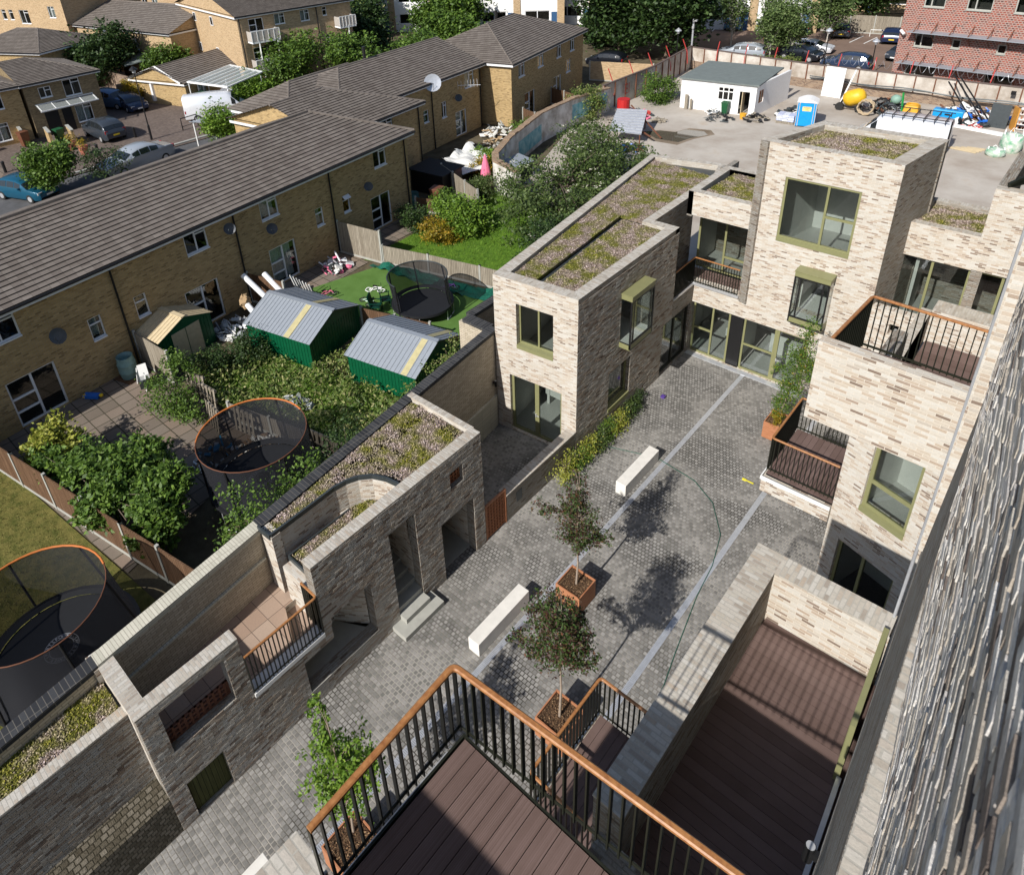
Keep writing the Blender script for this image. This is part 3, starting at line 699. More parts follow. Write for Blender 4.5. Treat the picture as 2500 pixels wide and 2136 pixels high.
m.build('roof', m_dkgrey, H)
sedum('sedum planting of reddish green on the square tower roof', [(-8.05, 23.85), (-4.85, 23.85), (-4.5, 26.0), (-7.4, 25.95)], 9.14, 6000, 5)
sedum('sedum planting of yellow and pink on the low roof between the wing and the tower', [(-10.6, 23.85), (-8.66, 23.85), (-8.3, 26.2), (-10.5, 26.2)], 6.78, 3500, 6)
sedum('bright green sedum planting on the low roof behind the upper right terrace', [(-4.0, 25.35), (-2.2, 25.35), (-2.2, 27.2), (-3.85, 27.2)], 6.8, 3500, 8)
# glazing
window(H, WF, 0.87, 2.26, 3.76, 5.36, n=-.18, muls=(1.62,), sill=0.015, fw=.06)
window(H, WF, 0.55, 2.58, 0.04, 2.44, n=-.12, muls=(1.565,), fw=.10, mw=.16, name='double_door', door=(1.53, 1.0))
window(H, XF, 17.42, 18.8, .77, 2.3, n=-.14, sill=0.04)
window(H, XF, 21.12, 23.30, .02, 2.35, n=-.10, muls=(22.2,), fw=.09, name='entrance_door', mf=m_steel)
window(H, TF, -10.36, -8.86, .02, 2.34, n=-.10, muls=(-9.56,), trans=((-10.36, -9.56, 1.17),), fw=.07)
window(H, TF, -8.33, -7.10, .02, 2.34, n=-.10, trans=((-8.33, -7.10, 1.17),), fw=.07)
window(H, TF, -7.10, -5.97, .02, 2.34, n=-.102, fw=.10, name='glazed_door', door=(-6.98, 1.0))
q = MB(); q.fbox(TF, -8.83, -8.36, -.14, -.06, .02, 2.34); q.build('louvre_panel', m_black, H)
window(H, TF, -7.65, -5.29, 5.97, 8.19, n=-.03, muls=(-6.26,), trans=((-6.26, -5.29, 7.07),), fw=.075, sill=0.03)
bwin = Fr((0, 24.55), (1, 0))
window(H, bwin, -10.95, -8.70, 3.3, 5.97, n=0, muls=(-9.86, -8.95), trans=((-9.86, -8.95, 4.0),), fw=.075, name='balcony_door')
window(H, Fr((-4.2, 25.10), (1, 0)), .02, 2.95, 3.3, 5.73, n=-.08, muls=(1.0, 2.03), trans=((2.03, 2.95, 4.15),), fw=.075, name='terrace_glazing')
q = MB(); q.fbox(Fr((-1.2, 25.12), (1, 0)), .0, 1.4, -.1, 0, 3.3, 5.75); q.build('boarded_panel', m_steel, H)
# interiors
room(H, WF, .45, 2.8, 3.0, 5.9, 2.6); room(H, WF, .36, 2.8, .02, 2.8, 3.6, extra=[(0.9, 1.0, -3.3, -1.9, 0.03, 2.4)])
room(H, TF, -7.75, -4.75, 5.4, 8.9, 2.4, sh=(.42, .3))
room(H, TF, -10.9, -5.2, 0.0, 2.9, 3.0, extra=[(-8.62, -8.55, -2.2, -.33, 0, 2.9), (-7.85, -7.2, -2.5, -1.9, .0, .9), (-7.2, -6.6, -2.5, -1.5, .0, .9), (-7.9, -7.4, -3.2, -2.9, 1.4, 2.2), (-9.4, -8.9, -2.2, -1.2, 0.5, .85)])
room(H, bwin, -10.95, -8.7, 3.28, 6.2, 2.5, n0=-.1); room(H, Fr((-4.2, 25.10), (1, 0)), 0, 3.0, 3.28, 6.3, 2.3, n0=-.2, extra=[(0.5, .6, -1.4, -.3, 3.3, 5.6)])
room(H, XF, 17.2, 19.0, .4, 2.7, 2.2)
# balcony floor and railing in the recess
decking(H, -11.35, -10.46, 21.95, 24.5, 3.24, 'y'); decking(H, -10.45, -8.66, 23.44, 24.5, 3.24, 'y'); decking(H, -2.70, .2, 20.7, 24.2, 3.3, 'x')
q = MB(); q.box(-10.42-.28, -10.40, 21.77, 23.43, 3.12, 3.2); q.box(-10.45, -8.64, 23.35, 23.41, 3.12, 3.24); q.build('balcony_edge', m_alu, H)
railing(H, [(-10.46, 21.82), (-10.46, 23.38), (-8.70, 23.38)], 3.22, 1.08, 0.105)
# oriel windows
def oriel(fr, u0, u1, z0, z1, pr):
    m = MB(); m.fbox(fr, u0, u1, 0, pr, z1-.18, z1); m.fbox(fr, u0, u1, 0, pr, z0, z0+.22); m.fbox(fr, u0-.02, u1+.02, 0, pr+.02, z1, z1+.03)
    o = m.build('oriel_window', m_olive, H)
    s = MB()
    for a, b in ((u0, u0+.05), (u1-.05, u1)): s.fbox(fr, a, b, pr-.05, pr+.004, z0+.03, z1-.18)
    s.fbox(fr, u0+.05, u1-.05, pr-.05, pr+.004, z0+.22, z0+.27); s.fbox(fr, u0+.05, u1-.05, pr-.05, pr+.004, z0-.004, z0+.03); s.fbox(fr, u0+.05, u1-.05, pr-.05, pr+.004, z1-.23, z1-.18)
    s.fbox(fr, u0-.003, u0+.003, .02, pr-.05, z0+.2, z0+.25); s.fbox(fr, u0+.18, u0+.23, pr-.06, pr-.01, z0+.27, z1-.23); s.fbox(fr, u1-.23, u1-.18, pr-.06, pr-.01, z0+.27, z1-.23)
    s.build('corner_frame', m_black, o)
    g = MB(); g.fbox(fr, u0+.02, u1-.02, pr-.03, pr-.015, z0+.25, z1-.2); g.fbox(fr, u0+.008, u0+.018, .02, pr-.04, z0+.24, z1-.2); g.fbox(fr, u1-.018, u1-.008, .02, pr-.04, z0+.24, z1-.2); g.build('pane', m_glass, o)
    b = MB(); b.fbox(fr, u0+.02, u1-.02, -2.0, -.3, z0+.15, z0+.2); b.fbox(fr, u0+.05, u0+.1, -2, -.3, z0+.2, z1-.2); b.fbox(fr, u0, u1, -2.1, -2, z0-.3, z1+.2); b.fbox(fr, u0+.02, u1-.02, -.3, pr-.06, z0+.18, z0+.225); b.build('window_seat', m_room, o)
oriel(TF, -6.68, -5.52, 3.12, 5.13, 0.48)
oriel(XF, 17.98, 19.45, 3.15, 5.24, 0.42)
# ================================================================ low garden building with terrace
B = world_thing('garden_building', 'low dark-fronted brick building with planted roof and steps, along the left of the courtyard', 'building', (-11.5, 8, 0))
m = MB()
m.wall(XF, 5.2, 10.9, 0, 4.2, 0.30, [(9.17, 10.47, 0, 2.13), (7.42, 8.30, 0.0, 3.33), (9.63, 10.13, 3.12, 3.64), (5.42, 6.67, .55, 2.28), (5.2, 5.42, .55, 1.6)])
m.wall(XF, 3.28, 5.2, 0, 1.95, 0.30, [(4.55, 5.2, .55, 1.6)])
m.wall(XF, 1.101, 3.28, 0, 3.9, 0.30, [(1.5, 2.91, 2.37, 3.67), (1.47, 2.33, 0.03, 1.22)])
m.build('front_wall', m_paleR, B)
m = MB(); brick_skin(m, XF, 5.2, 10.9, 0, 4.18, [(9.17, 10.47, 0, 2.13), (7.42, 8.30, 0.0, 3.33), (9.63, 10.13, 3.12, 3.64), (5.42, 6.67, .55, 2.28), (5.2, 5.42, .55, 1.6)], seed=4)
brick_skin(m, XF, 3.28, 5.2, 0, 1.93, [(4.55, 5.2, .55, 1.6)], seed=5); brick_skin(m, XF, 1.101, 3.28, 0, 3.88, [(1.5, 2.91, 2.37, 3.67), (1.47, 2.33, 0.0, 1.22)], seed=6); m.build('brick_face', m_relief, B)
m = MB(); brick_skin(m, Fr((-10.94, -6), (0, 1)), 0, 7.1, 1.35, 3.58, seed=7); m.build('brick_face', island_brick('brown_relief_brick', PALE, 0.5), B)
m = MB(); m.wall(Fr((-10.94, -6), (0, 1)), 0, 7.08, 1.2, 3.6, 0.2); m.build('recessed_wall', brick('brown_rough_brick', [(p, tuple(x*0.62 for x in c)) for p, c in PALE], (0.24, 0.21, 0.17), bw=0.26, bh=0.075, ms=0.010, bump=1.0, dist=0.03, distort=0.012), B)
m = MB(); m.wall(XF, -6, 1.12, 0, 1.2, 0.02); P = XF.pt
m.poly([P(-6, 0, 1.2), P(1.12, 0, 1.2), P(1.12, -.52, 1.4), P(-6, -.52, 1.4)]); m.build('cobbled_plinth', m_plinth, B)
m = MB()
m.box(-12.3, -10.721, 1.10, 1.4, 0, 3.9); m.box(-12.45, -12.0, 1.0, 1.4, 3.5, 3.93)
# left end wall of the upper block, dividing walls of the openings
m.box(-12.45, -11.98, 5.2, 5.45, 2.1, 4.02); m.box(-11.75, -10.42, 5.2, 5.45, 2.1, 3.25); 
m.box(-12.2, -10.73, 8.32, 8.55, 0, 4.0); m.box(-12.2, -10.73, 7.15, 7.40, 0, 3.2); m.box(-12.2, -10.73, 10.5, 10.75, 0, 4.0); m.box(-12.2, -10.73, 9.0, 9.15, 0, 4.0)
m.box(-12.5, -12.2, 7.2, 10.9, 0, 4.0); m.box(-13.1, -10.73, 10.85, 10.99, 0, 4.1)
m.poly([(-10.73, 6.66, .5), (-11.5, 6.1, .5), (-11.5, 6.1, 2.3), (-10.73, 6.66, 2.3)]); m.poly([(-11.5, 6.1, .5), (-11.5, 4.9, .5), (-11.5, 4.9, 2.3), (-11.5, 6.1, 2.3)]); m.poly([(-11.5, 4.9, .5), (-10.73, 4.55, .5), (-10.73, 4.55, 2.3), (-11.5, 4.9, 2.3)])
m.build('cross_wall', m_pale, B)
# curved wall round the cut-out
curve = [(-12.0, 5.2), (-12.02, 6.4), (-12.04, 7.1), (-11.98, 7.45), (-11.85, 7.75), (-11.6, 8.02), (-11.25, 8.18), (-10.9, 8.24), (-10.72, 8.25)]
m = MB()
for a, b in zip(curve[:-1], curve[1:]): m.poly([(*a, 2.1), (*b, 2.1), (*b, 4.03), (*a, 4.03)])
m.build('curved_wall', m_pale, B)
m = MB()
for a, b in zip(curve[:-1], curve[1:]): m.bar((a[0]-.02, a[1]+.02, 4.06), (b[0]-.02, b[1]+.02, 4.06), .06, .13)
m.bar((-12.02, 5.19, 4.03), (-12.5, 5.17, 4.03), .04, .16); m.bar((-11.8, 5.43, 3.3), (-10.72, 5.43, 3.3), .04, .16); m.box(-11.82, -11.78, 5.43, 7.3, 3.2, 3.38)
m.build('metal_flashing', m_dkgrey, B)
m = MB(); m.box(-10.75, -10.415, 5.2, 10.9, 4.2, 4.235); m.box(-13.25, -10.75, 10.84, 11.02, 4.1, 4.14, sw=True); m.box(-12.3, -10.415, 1.09, 1.41, 3.9, 3.94, sw=True); m.box(-10.74, -10.415, 1.41, 3.29, 3.9, 3.94)
m.box(-11.15, -10.90, -6, 1.1, 3.6, 3.64)
m.build('parapet_coping', m_cop, B)
m = MB(); m.box(-10.76, -10.37, 3.29, 5.19, 1.95, 2.07); m.build('balcony_ledge', m_white, B)
m = MB(); m.box(-12.75, -10.72, 1.4, 5.2, 1.95, 2.10); m.box(-12.3, -10.72, 5.2, 7.2, 1.95, 2.1); m.build('terrace_floor', m_tileT, B)
q = MB(); q.box(-11.95, -11.83, 2.0, 2.12, 2.101, 2.108); q.build('drain_grate', m_black, B)
m = MB(); m.box(-12.45, -10.74, 8.5, 10.8, 3.6, 3.92); m.build('roof_slab', m_dkgrey, B)
q = MB(); q.box(-12.2, -10.7, 9.15, 10.5, -.01, .02); q.box(-12.2, -10.7, 7.4, 8.32, 0, .02); q.build('store_floor', m_step, B)
q = MB(); q.poly([(-10.4, 6.7, .53), (-11.5, 6.1, .53), (-11.5, 4.9, .53), (-10.4, 4.45, .53)]); q.build('bench_seat', m_step, B)
m = MB()
for k, (a, b, c) in enumerate(((-9.90, 7.12, 8.55), (-10.17, 7.42, 8.3))):
    m.box(-10.8-.0, a, b, c, 0.0+.001*k, .17*(k+1))
for k in range(6): m.box(-12.2, -10.47-.27*k, 7.405, 8.315, .17*(k+2)-.17+.003, .17*(k+3))
m.build('steps', m_step, B)
def lattice(m, fr, u0, u1, n0, n1, z0, z1, cell=0.115, rib=0.035):
    k = 0; u = u0
    while u < u1-.01: m.fbox(fr, u, min(u+rib, u1), n0, n1, z0, z1); u += cell
    m.fbox(fr, u1-rib, u1, n0+.001, n1-.001, z0, z1); z = z0
    while z < z1-.01: m.fbox(fr, u0, u1, n0+.003, n1-.003, z, min(z+rib, z1)); z += cell
m = MB(); lattice(m, Fr((-10.62, 0), (0, 1)), 1.5, 2.91, -.06, 0, 2.37, 2.78, .13, .05); m.build('lattice_screen', plain('dark_brown_block', (0.13, 0.05, 0.028), 0.8), B)
m = MB(); lattice(m, XF, 9.64, 10.12, -.18, -.12, 3.13, 3.63, .12, .035); m.build('lattice_window', m_terra, B)
m = MB(); m.fbox(XF, 1.47, 2.33, -.14, -.10, .04, 1.22); m.build('cupboard_door', m_grnboard, B)
railing(B, [(-10.98, 5.18), (-10.40, 5.18), (-10.40, 3.30)], 2.10, 1.22, 0.10)
sedum('pink sedum planting on the upper roof of the low building beside the curved wall', [(-12.05, 5.25), (-12.42, 5.22), (-13.03, 10.78), (-10.78, 10.78), (-10.78, 8.30), (-11.2, 8.26), (-11.65, 8.1), (-11.95, 7.8), (-12.12, 7.3)], 4.0, 9000, 9)
sedum('sedum planting on the lower roof inside the curved wall, behind the dark front', [(-11.76, 5.48), (-10.76, 5.48), (-10.76, 8.15), (-11.3, 8.1), (-11.7, 7.85), (-11.85, 7.4)], 3.32, 4000, 10)
sedum('sedum planting on the roof at the bottom left of the picture beside the dark coping', [(-11.45, -5), (-11.16, -5), (-11.16, 1.05), (-12.12, 1.05), (-11.9, -1)], 3.55, 6000, 11)
m = MB(); m.poly([(-12.2, -6, 3.45), (-11.3, -6, 3.45), (-11.3, 1.1, 3.45), (-12.3, 1.1, 3.45)]); m.build('low_roof', m_dkgrey, B)

# site wall with its copings
SW = world_thing('boundary_wall', 'long buff brick boundary wall with dark and white copings between the gardens and the courtyard', 'wall', (-13, 6, 0))
def sx(y): return -12.08-y*.107   # centre line
m = MB()
def seg(y0, y1, wd, z0, z1, cx=sx, sw=False, mi=0): m.hexa([(cx(y0)-wd, y0, z0), (cx(y0)+wd, y0, z0), (cx(y1)+wd, y1, z0), (cx(y1)-wd, y1, z0), (cx(y0)-wd, y0, z1), (cx(y0)+wd, y0, z1), (cx(y1)+wd, y1, z1), (cx(y1)-wd, y1, z1)], mi, sw)
seg(-6, 1.1, .13, 0, 3.86); seg(1.1, 5.2, .13, 0, 3.86); seg(5.2, 10.9, .13, 0, 3.9); seg(10.9, 15.3, .13, 0, 3.9)
m.hexa([(-13.95, 15.1, 0), (-13.85, 15.38, 0), (-14.75, 15.36, 0), (-14.85, 15.0, 0), (-13.95, 15.1, 3.9), (-13.85, 15.38, 3.9), (-14.75, 15.36, 3.9), (-14.85, 15.0, 3.9)]); m.box(-15.05, -14.78, 15.0, 17.5, 0, 3.9)
m.build('wall_body', m_buff, SW)
m = MB(); seg(1.25, 5.15, .03, 3.0, 3.07, lambda y: sx(y)+.16); seg(10.95, 15.1, .05, 0, 1.35, lambda y: sx(y)+.16); m.build('offset_course', m_white_cop, SW)
m = MB(); seg(-6, 1.1, .17, 3.86, 3.99); seg(5.22, 10.95, .17, 3.9, 4.03); seg(10.95, 15.3, .17, 3.9, 4.03); m.box(-14.9, -13.8, 15.02, 15.42, 3.905, 4.035, sw=True); m.box(-15.08, -14.74, 15.42, 17.5, 3.9, 4.03); m.build('dark_coping', m_dark_cop, SW)
m = MB(); seg(1.1, 5.22, .17, 3.86, 4.0); m.build('white_coping', m_white_cop, SW)
# garden wall, gate
GW = world_thing('garden_wall', 'low pale-topped brick garden wall running from the wing to the lattice gate', 'wall', (-10.5, 13.5, 0))
m = MB(); m.box(-10.72, -10.42, 11.9, 15.48, 0, 1.06); m.build('wall_body', m_paleR, GW)
m = MB(); m.box(-10.74, -10.40, 11.88, 15.49, 1.06, 1.10); m.build('coping', m_cop, GW)
q = MB(); q.box(-10.419, -10.41, 12.35, 12.62, .45, .85); q.build('vent_panel', m_dkgrey, GW)
GT = world_thing('lattice_gate', 'terracotta brown lattice gate between the low building and the garden wall', 'gate', (-10.5, 11.4, 0))
m = MB(); lattice(m, Fr((-10.45, 0), (0, 1)), 10.98, 11.86, -.03, .02, .05, 1.3, .125, .05); m.build('lattice_panel', m_terra, GT)
q = MB(); q.box(-10.50, -10.42, 10.93, 10.98, 0, 1.36); q.box(-10.50, -10.42, 11.83, 11.88, 0, 1.36); q.box(-10.495, -10.425, 10.98, 11.83, 1.3, 1.35); q.build('gate_frame', m_cedar, GT)

# ================================================================ apartment block on the right
A = world_thing('apartment_block', 'tall pale brick apartment block filling the right side, with decked balconies and railings', 'building', (-1, 5, 0))
AZR = R(-2.45); dR = (math.sin(AZR), math.cos(AZR)); RF = Fr((0, 0), (-dR[0], -dR[1]))  # outward normal towards -x
m = MB(); 
FRn = Fr((0.0, 0), (-dR[0], -dR[1]))
m.wall(Fr((0.03, 0), (-dR[0], -dR[1])), -30, 2, 0, 9.2, 0.3)          # lower and far wall in the plane at the camera's side
m.wall(FRn, -30, -8.8, 9.2, 16.5, 0.3)
m.build('side_wall', m_pale, A)
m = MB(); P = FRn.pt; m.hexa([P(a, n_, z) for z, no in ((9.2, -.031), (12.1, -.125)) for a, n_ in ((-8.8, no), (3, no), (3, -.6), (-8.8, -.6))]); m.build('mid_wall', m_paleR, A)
m = MB(); m.fbox(FRn, -8.8, 3, -.62, -.13, 12.1, 12.17); m.build('brick_ledge', m_cop, A)
m = MB(); P = FRn.pt; m.prism([tuple(P(a, b, 0))[:2] for a, b in ((4, -.9), (4, -.30), (-1.2, -.27), (-3.2, -.255), (-5.2, -.145), (-8.8, -.12), (-8.8, -.9))][::-1], 12.17, 22); 
m.build('near_wall', brick('near_rough_brick', [(p, tuple(x*1.0 for x in c)) for p, c in PALE], (0.50, 0.49, 0.48), bw=0.24, bh=0.068, ms=0.010, bump=0.8, dist=0.03, distort=0.02), A)
m = MB()
for a, b, na, nb, s_ in ((1.0, -1.2, -.281, -.27, 1), (-1.2, -3.2, -.27, -.255, 2), (-3.2, -5.2, -.255, -.145, 3), (-5.2, -8.8, -.145, -.12, 4)):
    pa, pb_ = FRn.pt(a, na, 0), FRn.pt(b, nb, 0); F = Fr((pb_.x, pb_.y), (pa.x-pb_.x, pa.y-pb_.y)); brick_skin(m, F, 0, (pa-pb_).length, 12.2, 18.8, n=.004, j=.012, bh=.072, gap=.011, seed=s_+20)
m.build('brick_face', m_reliefn, A)
m = MB(); m.wall(Fr((-.40, 8.80), (1, 0)), 0, .9, 9.2, 22, .1); m.build('return_wall', m_pale, A)
q = MB(); q.tube([(-.415, 8.95, 6.6), (-.415, 8.95, 16.5)], .022, 8); q.build('downpipe', m_zinc, A)
# terrace with parapet (second floor)
m = MB(); Fx = Fr((-2.42, 4.15), (0, 1)); 
m.box(-2.42, -2.02, 4.15, 8.98, 0, 7.6); m.box(-2.02, -.38, 8.60, 8.98, 0, 7.6); m.box(-2.3, -1.65, 2.3, 4.15, 0, 6.95)
m.build('terrace_parapet', m_paleR, A)
m = MB(); m.box(-2.43, -2.01, 4.14, 8.99, 7.6, 7.64); m.box(-2.01, -.38, 8.59, 8.99, 7.6, 7.64, sw=True); m.build('parapet_coping', m_cop, A)
m = MB(); m.poly([(-2.019, 8.598, 6.5), (-.37, 8.598, 6.5), (-.37, 8.598, 7.6), (-2.019, 8.598, 7.6)]); m.build('terrace_end_face', m_pale, A)
decking(A, -2.02, -.2, 2.0, 8.59, 6.5, 'x', .15, .006, 'terrace_deck')
q = MB(); q.box(-2.0, -.4, 8.47, 8.59, 6.5, 6.56); q.build('deck_kerb', m_deck, A)
q = MB(); q.hexa([FRn.pt(a, b, c) for c in (6.5, 7.75) for a, b in ((-8.6, .03), (-6.9, .03), (-6.9, .10), (-8.6, .10))]); q.build('door_reveal', m_olive, A)
q = MB(); q.fbox(FRn, -6.9, -3.0, .0, .06, 6.5, 6.62); q.build('door_sill', m_alu, A)
# near balcony (third floor)
D1 = Fr((0, 0), (1, 0))
decking(A, -3.14, .15, -1.2, 2.80, 9.8, 'y', .15, .007, 'balcony_deck', grooves=8)
q = MB(); q.box(-3.2, .2, -1.2, 2.84, 9.5, 9.72); q.build('balcony_slab', m_steel, A)
q = MB(); q.box(-3.19, -3.165, -1.2, 2.84, 9.5, 9.80); q.box(-3.19, .2, 2.815, 2.84, 9.5, 9.79); q.build('fascia', m_steel, A)
q = MB(); q.box(-3.20, -3.185, -1.2, 2.6, 9.79, 9.80); q.build('drip_trim', m_alu, A)
railing(A, [(-3.22, 1.10), (-3.27, 2.86), (.12, 3.12)], 9.74, 1.06, 0.112, .016, (.064, .05), bd=.05)
m = MB(); m.box(-3.66, -3.24, -3, 1.13, 6.5, 9.95); m.build('pier_wall', m_paleR, A); m = MB(); m.box(-3.68, -3.22, -3, 1.15, 9.95, 10.02); m.build('pier_coping', m_cop, A)
m = MB(); m.box(-3.12, 1.5, -3.2, -2.4, 10.1, 13.35); m.build('rear_wall', m_pale, A)
# first-floor balcony below
decking(A, -4.13, -2.42, 5.08, 7.18, 3.3, 'y', .15, .006, 'balcony_deck')
q = MB(); q.box(-4.16, -2.42, 5.05, 7.2, 2.95, 3.22); q.build('balcony_slab', m_pale, A); q = MB(); q.box(-4.19, -4.16, 5.05, 7.2, 3.1, 3.3); q.build('fascia', m_white, A)
railing(A, [(-2.5, 5.06), (-4.18, 5.10), (-4.18, 7.20), (-2.44, 7.20)], 3.3, 1.08, 0.105)
# first-floor balcony with herringbone shadow, further up the courtyard
decking(A, -4.27, -2.62, 15.25, 17.42, 3.3, 'y', .15, .006, 'balcony_deck')
q = MB(); q.box(-4.33, -2.62, 15.12, 17.45, 2.75, 3.14); q.build('balcony_slab', m_pale, A); q = MB(); q.box(-4.36, -2.62, 15.10, 15.14, 3.14, 3.24); q.box(-4.36, -4.33, 15.14, 17.45, 3.14, 3.24); q.build('fascia', m_white, A)
railing(A, [(-2.66, 15.36), (-4.30, 15.36), (-4.30, 17.42), (-2.66, 17.42)], 3.3, 1.08, 0.105)
# angled facet with window below the box balcony
fd = Vector((math.sin(R(108.6)), math.cos(R(108.6)))); FF = Fr((-2.62, 15.30), fd)
m = MB(); m.wall(FF, 0, 2.2, 0, 7.3, .3, [(.62, 1.72, 3.75, 5.95), (.35, 1.8, 0.3, 2.35)]); m.build('angled_wall', m_pale, A)
m = MB(); m.wall(Fr((-2.62, 17.5), (0, -1)), 0, 2.2, 0, 7.3, .3); m.build('side_return', m_paleR, A)
window(A, FF, .62, 1.72, 3.75, 5.95, n=-.08, trans=((.62, 1.72, 4.55),), fw=.09, sill=.02); window(A, FF, .35, 1.8, .3, 2.35, n=-.1, muls=(1.0,), fw=.07)
room(A, FF, .4, 2.0, 3.3, 6.2, 1.6); room(A, FF, .2, 2.0, .0, 2.6, 1.4)
# box balcony (upper right)
m = MB(); m.hexa([(-2.55, 10.60, 9.17), (-.47, 10.52, 9.17), (-.47, 10.72, 9.17), (-2.55, 10.8, 9.17), (-2.55, 10.60, 10.7), (-.47, 10.52, 10.7), (-.47, 10.72, 10.7), (-2.55, 10.8, 10.7)]); m.build('balcony_parapet', m_pale, A)
decking(A, -2.36, -.50, 10.8, 12.55, 9.6, 'y', .149, .006, 'balcony_deck')
q = MB(); q.box(-2.38, -.5, 10.8, 12.58, 9.3, 9.52); q.build('balcony_slab', m_steel, A)
railing(A, [(-2.44, 10.82), (-2.33, 12.62), (-.55, 12.54)], 9.58, 1.06, 0.107, .013)
# wall lights
def wall_light(loc, label, d):
    t = world_thing('wall_light', label, 'wall light', loc); x, y, z = loc; m = MB(); m.tube([(x, y, z-.14), (x, y, z+.10)], .05, 16); m.build('lamp_body', m_black, t, smooth=False)
    q = MB(); q.tube([(x, y, z+.10), (x, y, z+.106)], .042, 16); q.build('lens', m_alu, t); q = MB(); q.box(min(x, x+d*.09), max(x, x+d*.09), y-.03, y+.03, z-.05, z+.05); q.build('bracket', m_black, t)
wall_light((-.25, 4.5, 9.05), 'black cylindrical wall light beside the big terrace deck at the bottom right', 1)
wall_light((-4.46, 23.9, 5.0), 'small black wall light on the dark side of the tower above the terrace glazing', -1)
wall_light((-13.45, 15.0, 1.95), 'small wall light at the left foot of the wing by the buff wall', -1)

# ================================================================ courtyard objects
def channel(name, label, x, y0, y1, wd, mat):
    t = world_thing(name, label, 'drain', (x, y0, 0)); m = MB(); m.box(x-wd/2, x+wd/2, y0, y1, -.01, .004); m.build('channel_bed', m_black, t)
    m = MB(); y = y0
    while y < y1-.05:
        e = min(y+1.0, y1)
        m.box(x-wd/2, x-wd/2+.018, y, e-.004, 0, .012); m.box(x+wd/2-.018, x+wd/2, y, e-.004, 0, .012)
        k = y
        while k < e-.03: m.box(x-wd/2+.018, x+wd/2-.018, k, k+.034, 0.002, .011); k += .042
        y = e
    m.build('grating', mat, t)
channel('drainage_channel', 'galvanised drainage channel running past the stone benches, left of the two', -7.98, -4, 23.3, .15, m_zinc)
channel('drainage_channel', 'galvanised drainage channel on the right, passing under the balconies', -4.95, 3, 23.3, .15, m_zinc)
def bench(x, y0, y1, label):
    m = MB(); m.box(x-.18, x+.18, y0, y1, .0, .47); o = m.build('stone_bench', m_stone, None, bevel=.012, base=Vector((x, (y0+y1)/2, 0))); tag(o, label, 'bench', 'stone benches in the courtyard')
bench(-8.36, 15.0, 17.08, 'white stone block bench farthest up the courtyard, by the flower bed'); bench(-8.37, 8.06, 10.12, 'white stone block bench in the middle, half behind the red-leaved tree'); bench(-8.40, 0.0, 1.95, 'white stone block bench at the bottom edge of the picture beside the brick pier')
def planter(name, x0, x1, y0, y1, h, label, cat='planter'):
    t = world_thing(name, label, cat, ((x0+x1)/2, (y0+y1)/2, 0), 'cedar planters in the courtyard')
    m = MB(); k = 4; w_ = .03
    for i in range(k):
        a, b = .03+(h-.03)*i/k, .03+(h-.03)*(i+1)/k-.004
        m.box(x0, x1, y0, y0+w_, a, b); m.box(x0, x1, y1-w_, y1, a, b); m.box(x0, x0+w_, y0+w_, y1-w_, a, b); m.box(x1-w_, x1, y0+w_, y1-w_, a, b)
    m.build('box_side', m_cedar, t)
    s = MB(); n = 9; P = [[Vector((x0+w_+(x1-x0-2*w_)*i/n, y0+w_+(y1-y0-2*w_)*j/n, h-.07+.03*noise.noise(Vector((i*1.3, j*1.7, x0))))) for i in range(n+1)] for j in range(n+1)]
    s.grid(P); s.build('soil', m_bark, t, smooth=True)
    g = np.random.default_rng(int(abs(x0*100))); C = np.stack([g.uniform(x0+.05, x1-.05, 900), g.uniform(y0+.05, y1-.05, 900), g.uniform(h-.06, h-.035, 900)], 1)
    leaf_mesh('bark_chips', C, .035, leafmat('chips_%d' % len(bpy.data.materials), [(0, (0.03, 0.018, 0.012)), (.6, (0.13, 0.07, 0.035)), (1, (0.34, 0.22, 0.12))], .9, 0), t, seed=3, upb=1.5)
    return t
planter('tree_planter', -7.68, -6.92, 10.62, 11.40, .70, 'square cedar planter in the middle of the courtyard, its tree shadow on the setts')
planter('tree_planter', -5.98, -5.20, 7.50, 8.34, .70, 'cedar planter beside the lower balcony, behind the near handrail')
planter('tree_planter', -7.66, -6.95, 2.75, 3.62, .70, 'cedar planter at the bottom of the picture, under the near balcony corner')
planter('tree_planter', -6.06, -5.52, 20.3, 21.1, .70, 'cedar planter with the climber, beside the far glazed doors')
def small_tree(label, x, y, z, ht, cb, blobs, n, size, mat, seed):
    o = world_thing('courtyard_tree', label, 'tree', (x, y, z), 'young trees in planters')
    P, cents = crown_pts(blobs, n, seed, 70, .13, .35)
    leaf_mesh('crown', P, size, mat, o, seed=seed, aspect=.5)
    m = MB(); m.tube([(x, y, z-.08), (x+.02, y+.02, z+cb*.5), (x, y, z+cb), (x+.03, y, z+ht*.8), (x, y, z+ht)], .03, 8, rs=[.032, .026, .022, .012, .004])
    for c in cents:
        for q in c[::3]:
            s0 = Vector((x, y, max(z+cb*.9, q[2]-.45))); m.tube([s0, (s0+Vector(q))/2+Vector((0, 0, .05)), Vector(q)], .006, 4, rs=[.010, .006, .003], cap=False)
    m.build('trunk', m_trunkp, o, smooth=True)
x, y = -7.28, 11.01
small_tree('red-green young tree standing in the middle planter, narrow top and long side branch', x, y, .7, 4.0, 1.55, [(x, y, 2.75, .52, .5, .6), (x-.12, y, 3.4, .42, .4, .5), (x-.05, y, 4.15, .26, .26, .5), (x-.72, y-.4, 3.3, .42, .25, .2), (x+.5, y+.35, 2.5, .38, .26, .18), (x+.1, y, 2.4, .45, .42, .25)], 6000, .066, L_red, 21)
x, y = -5.59, 7.91
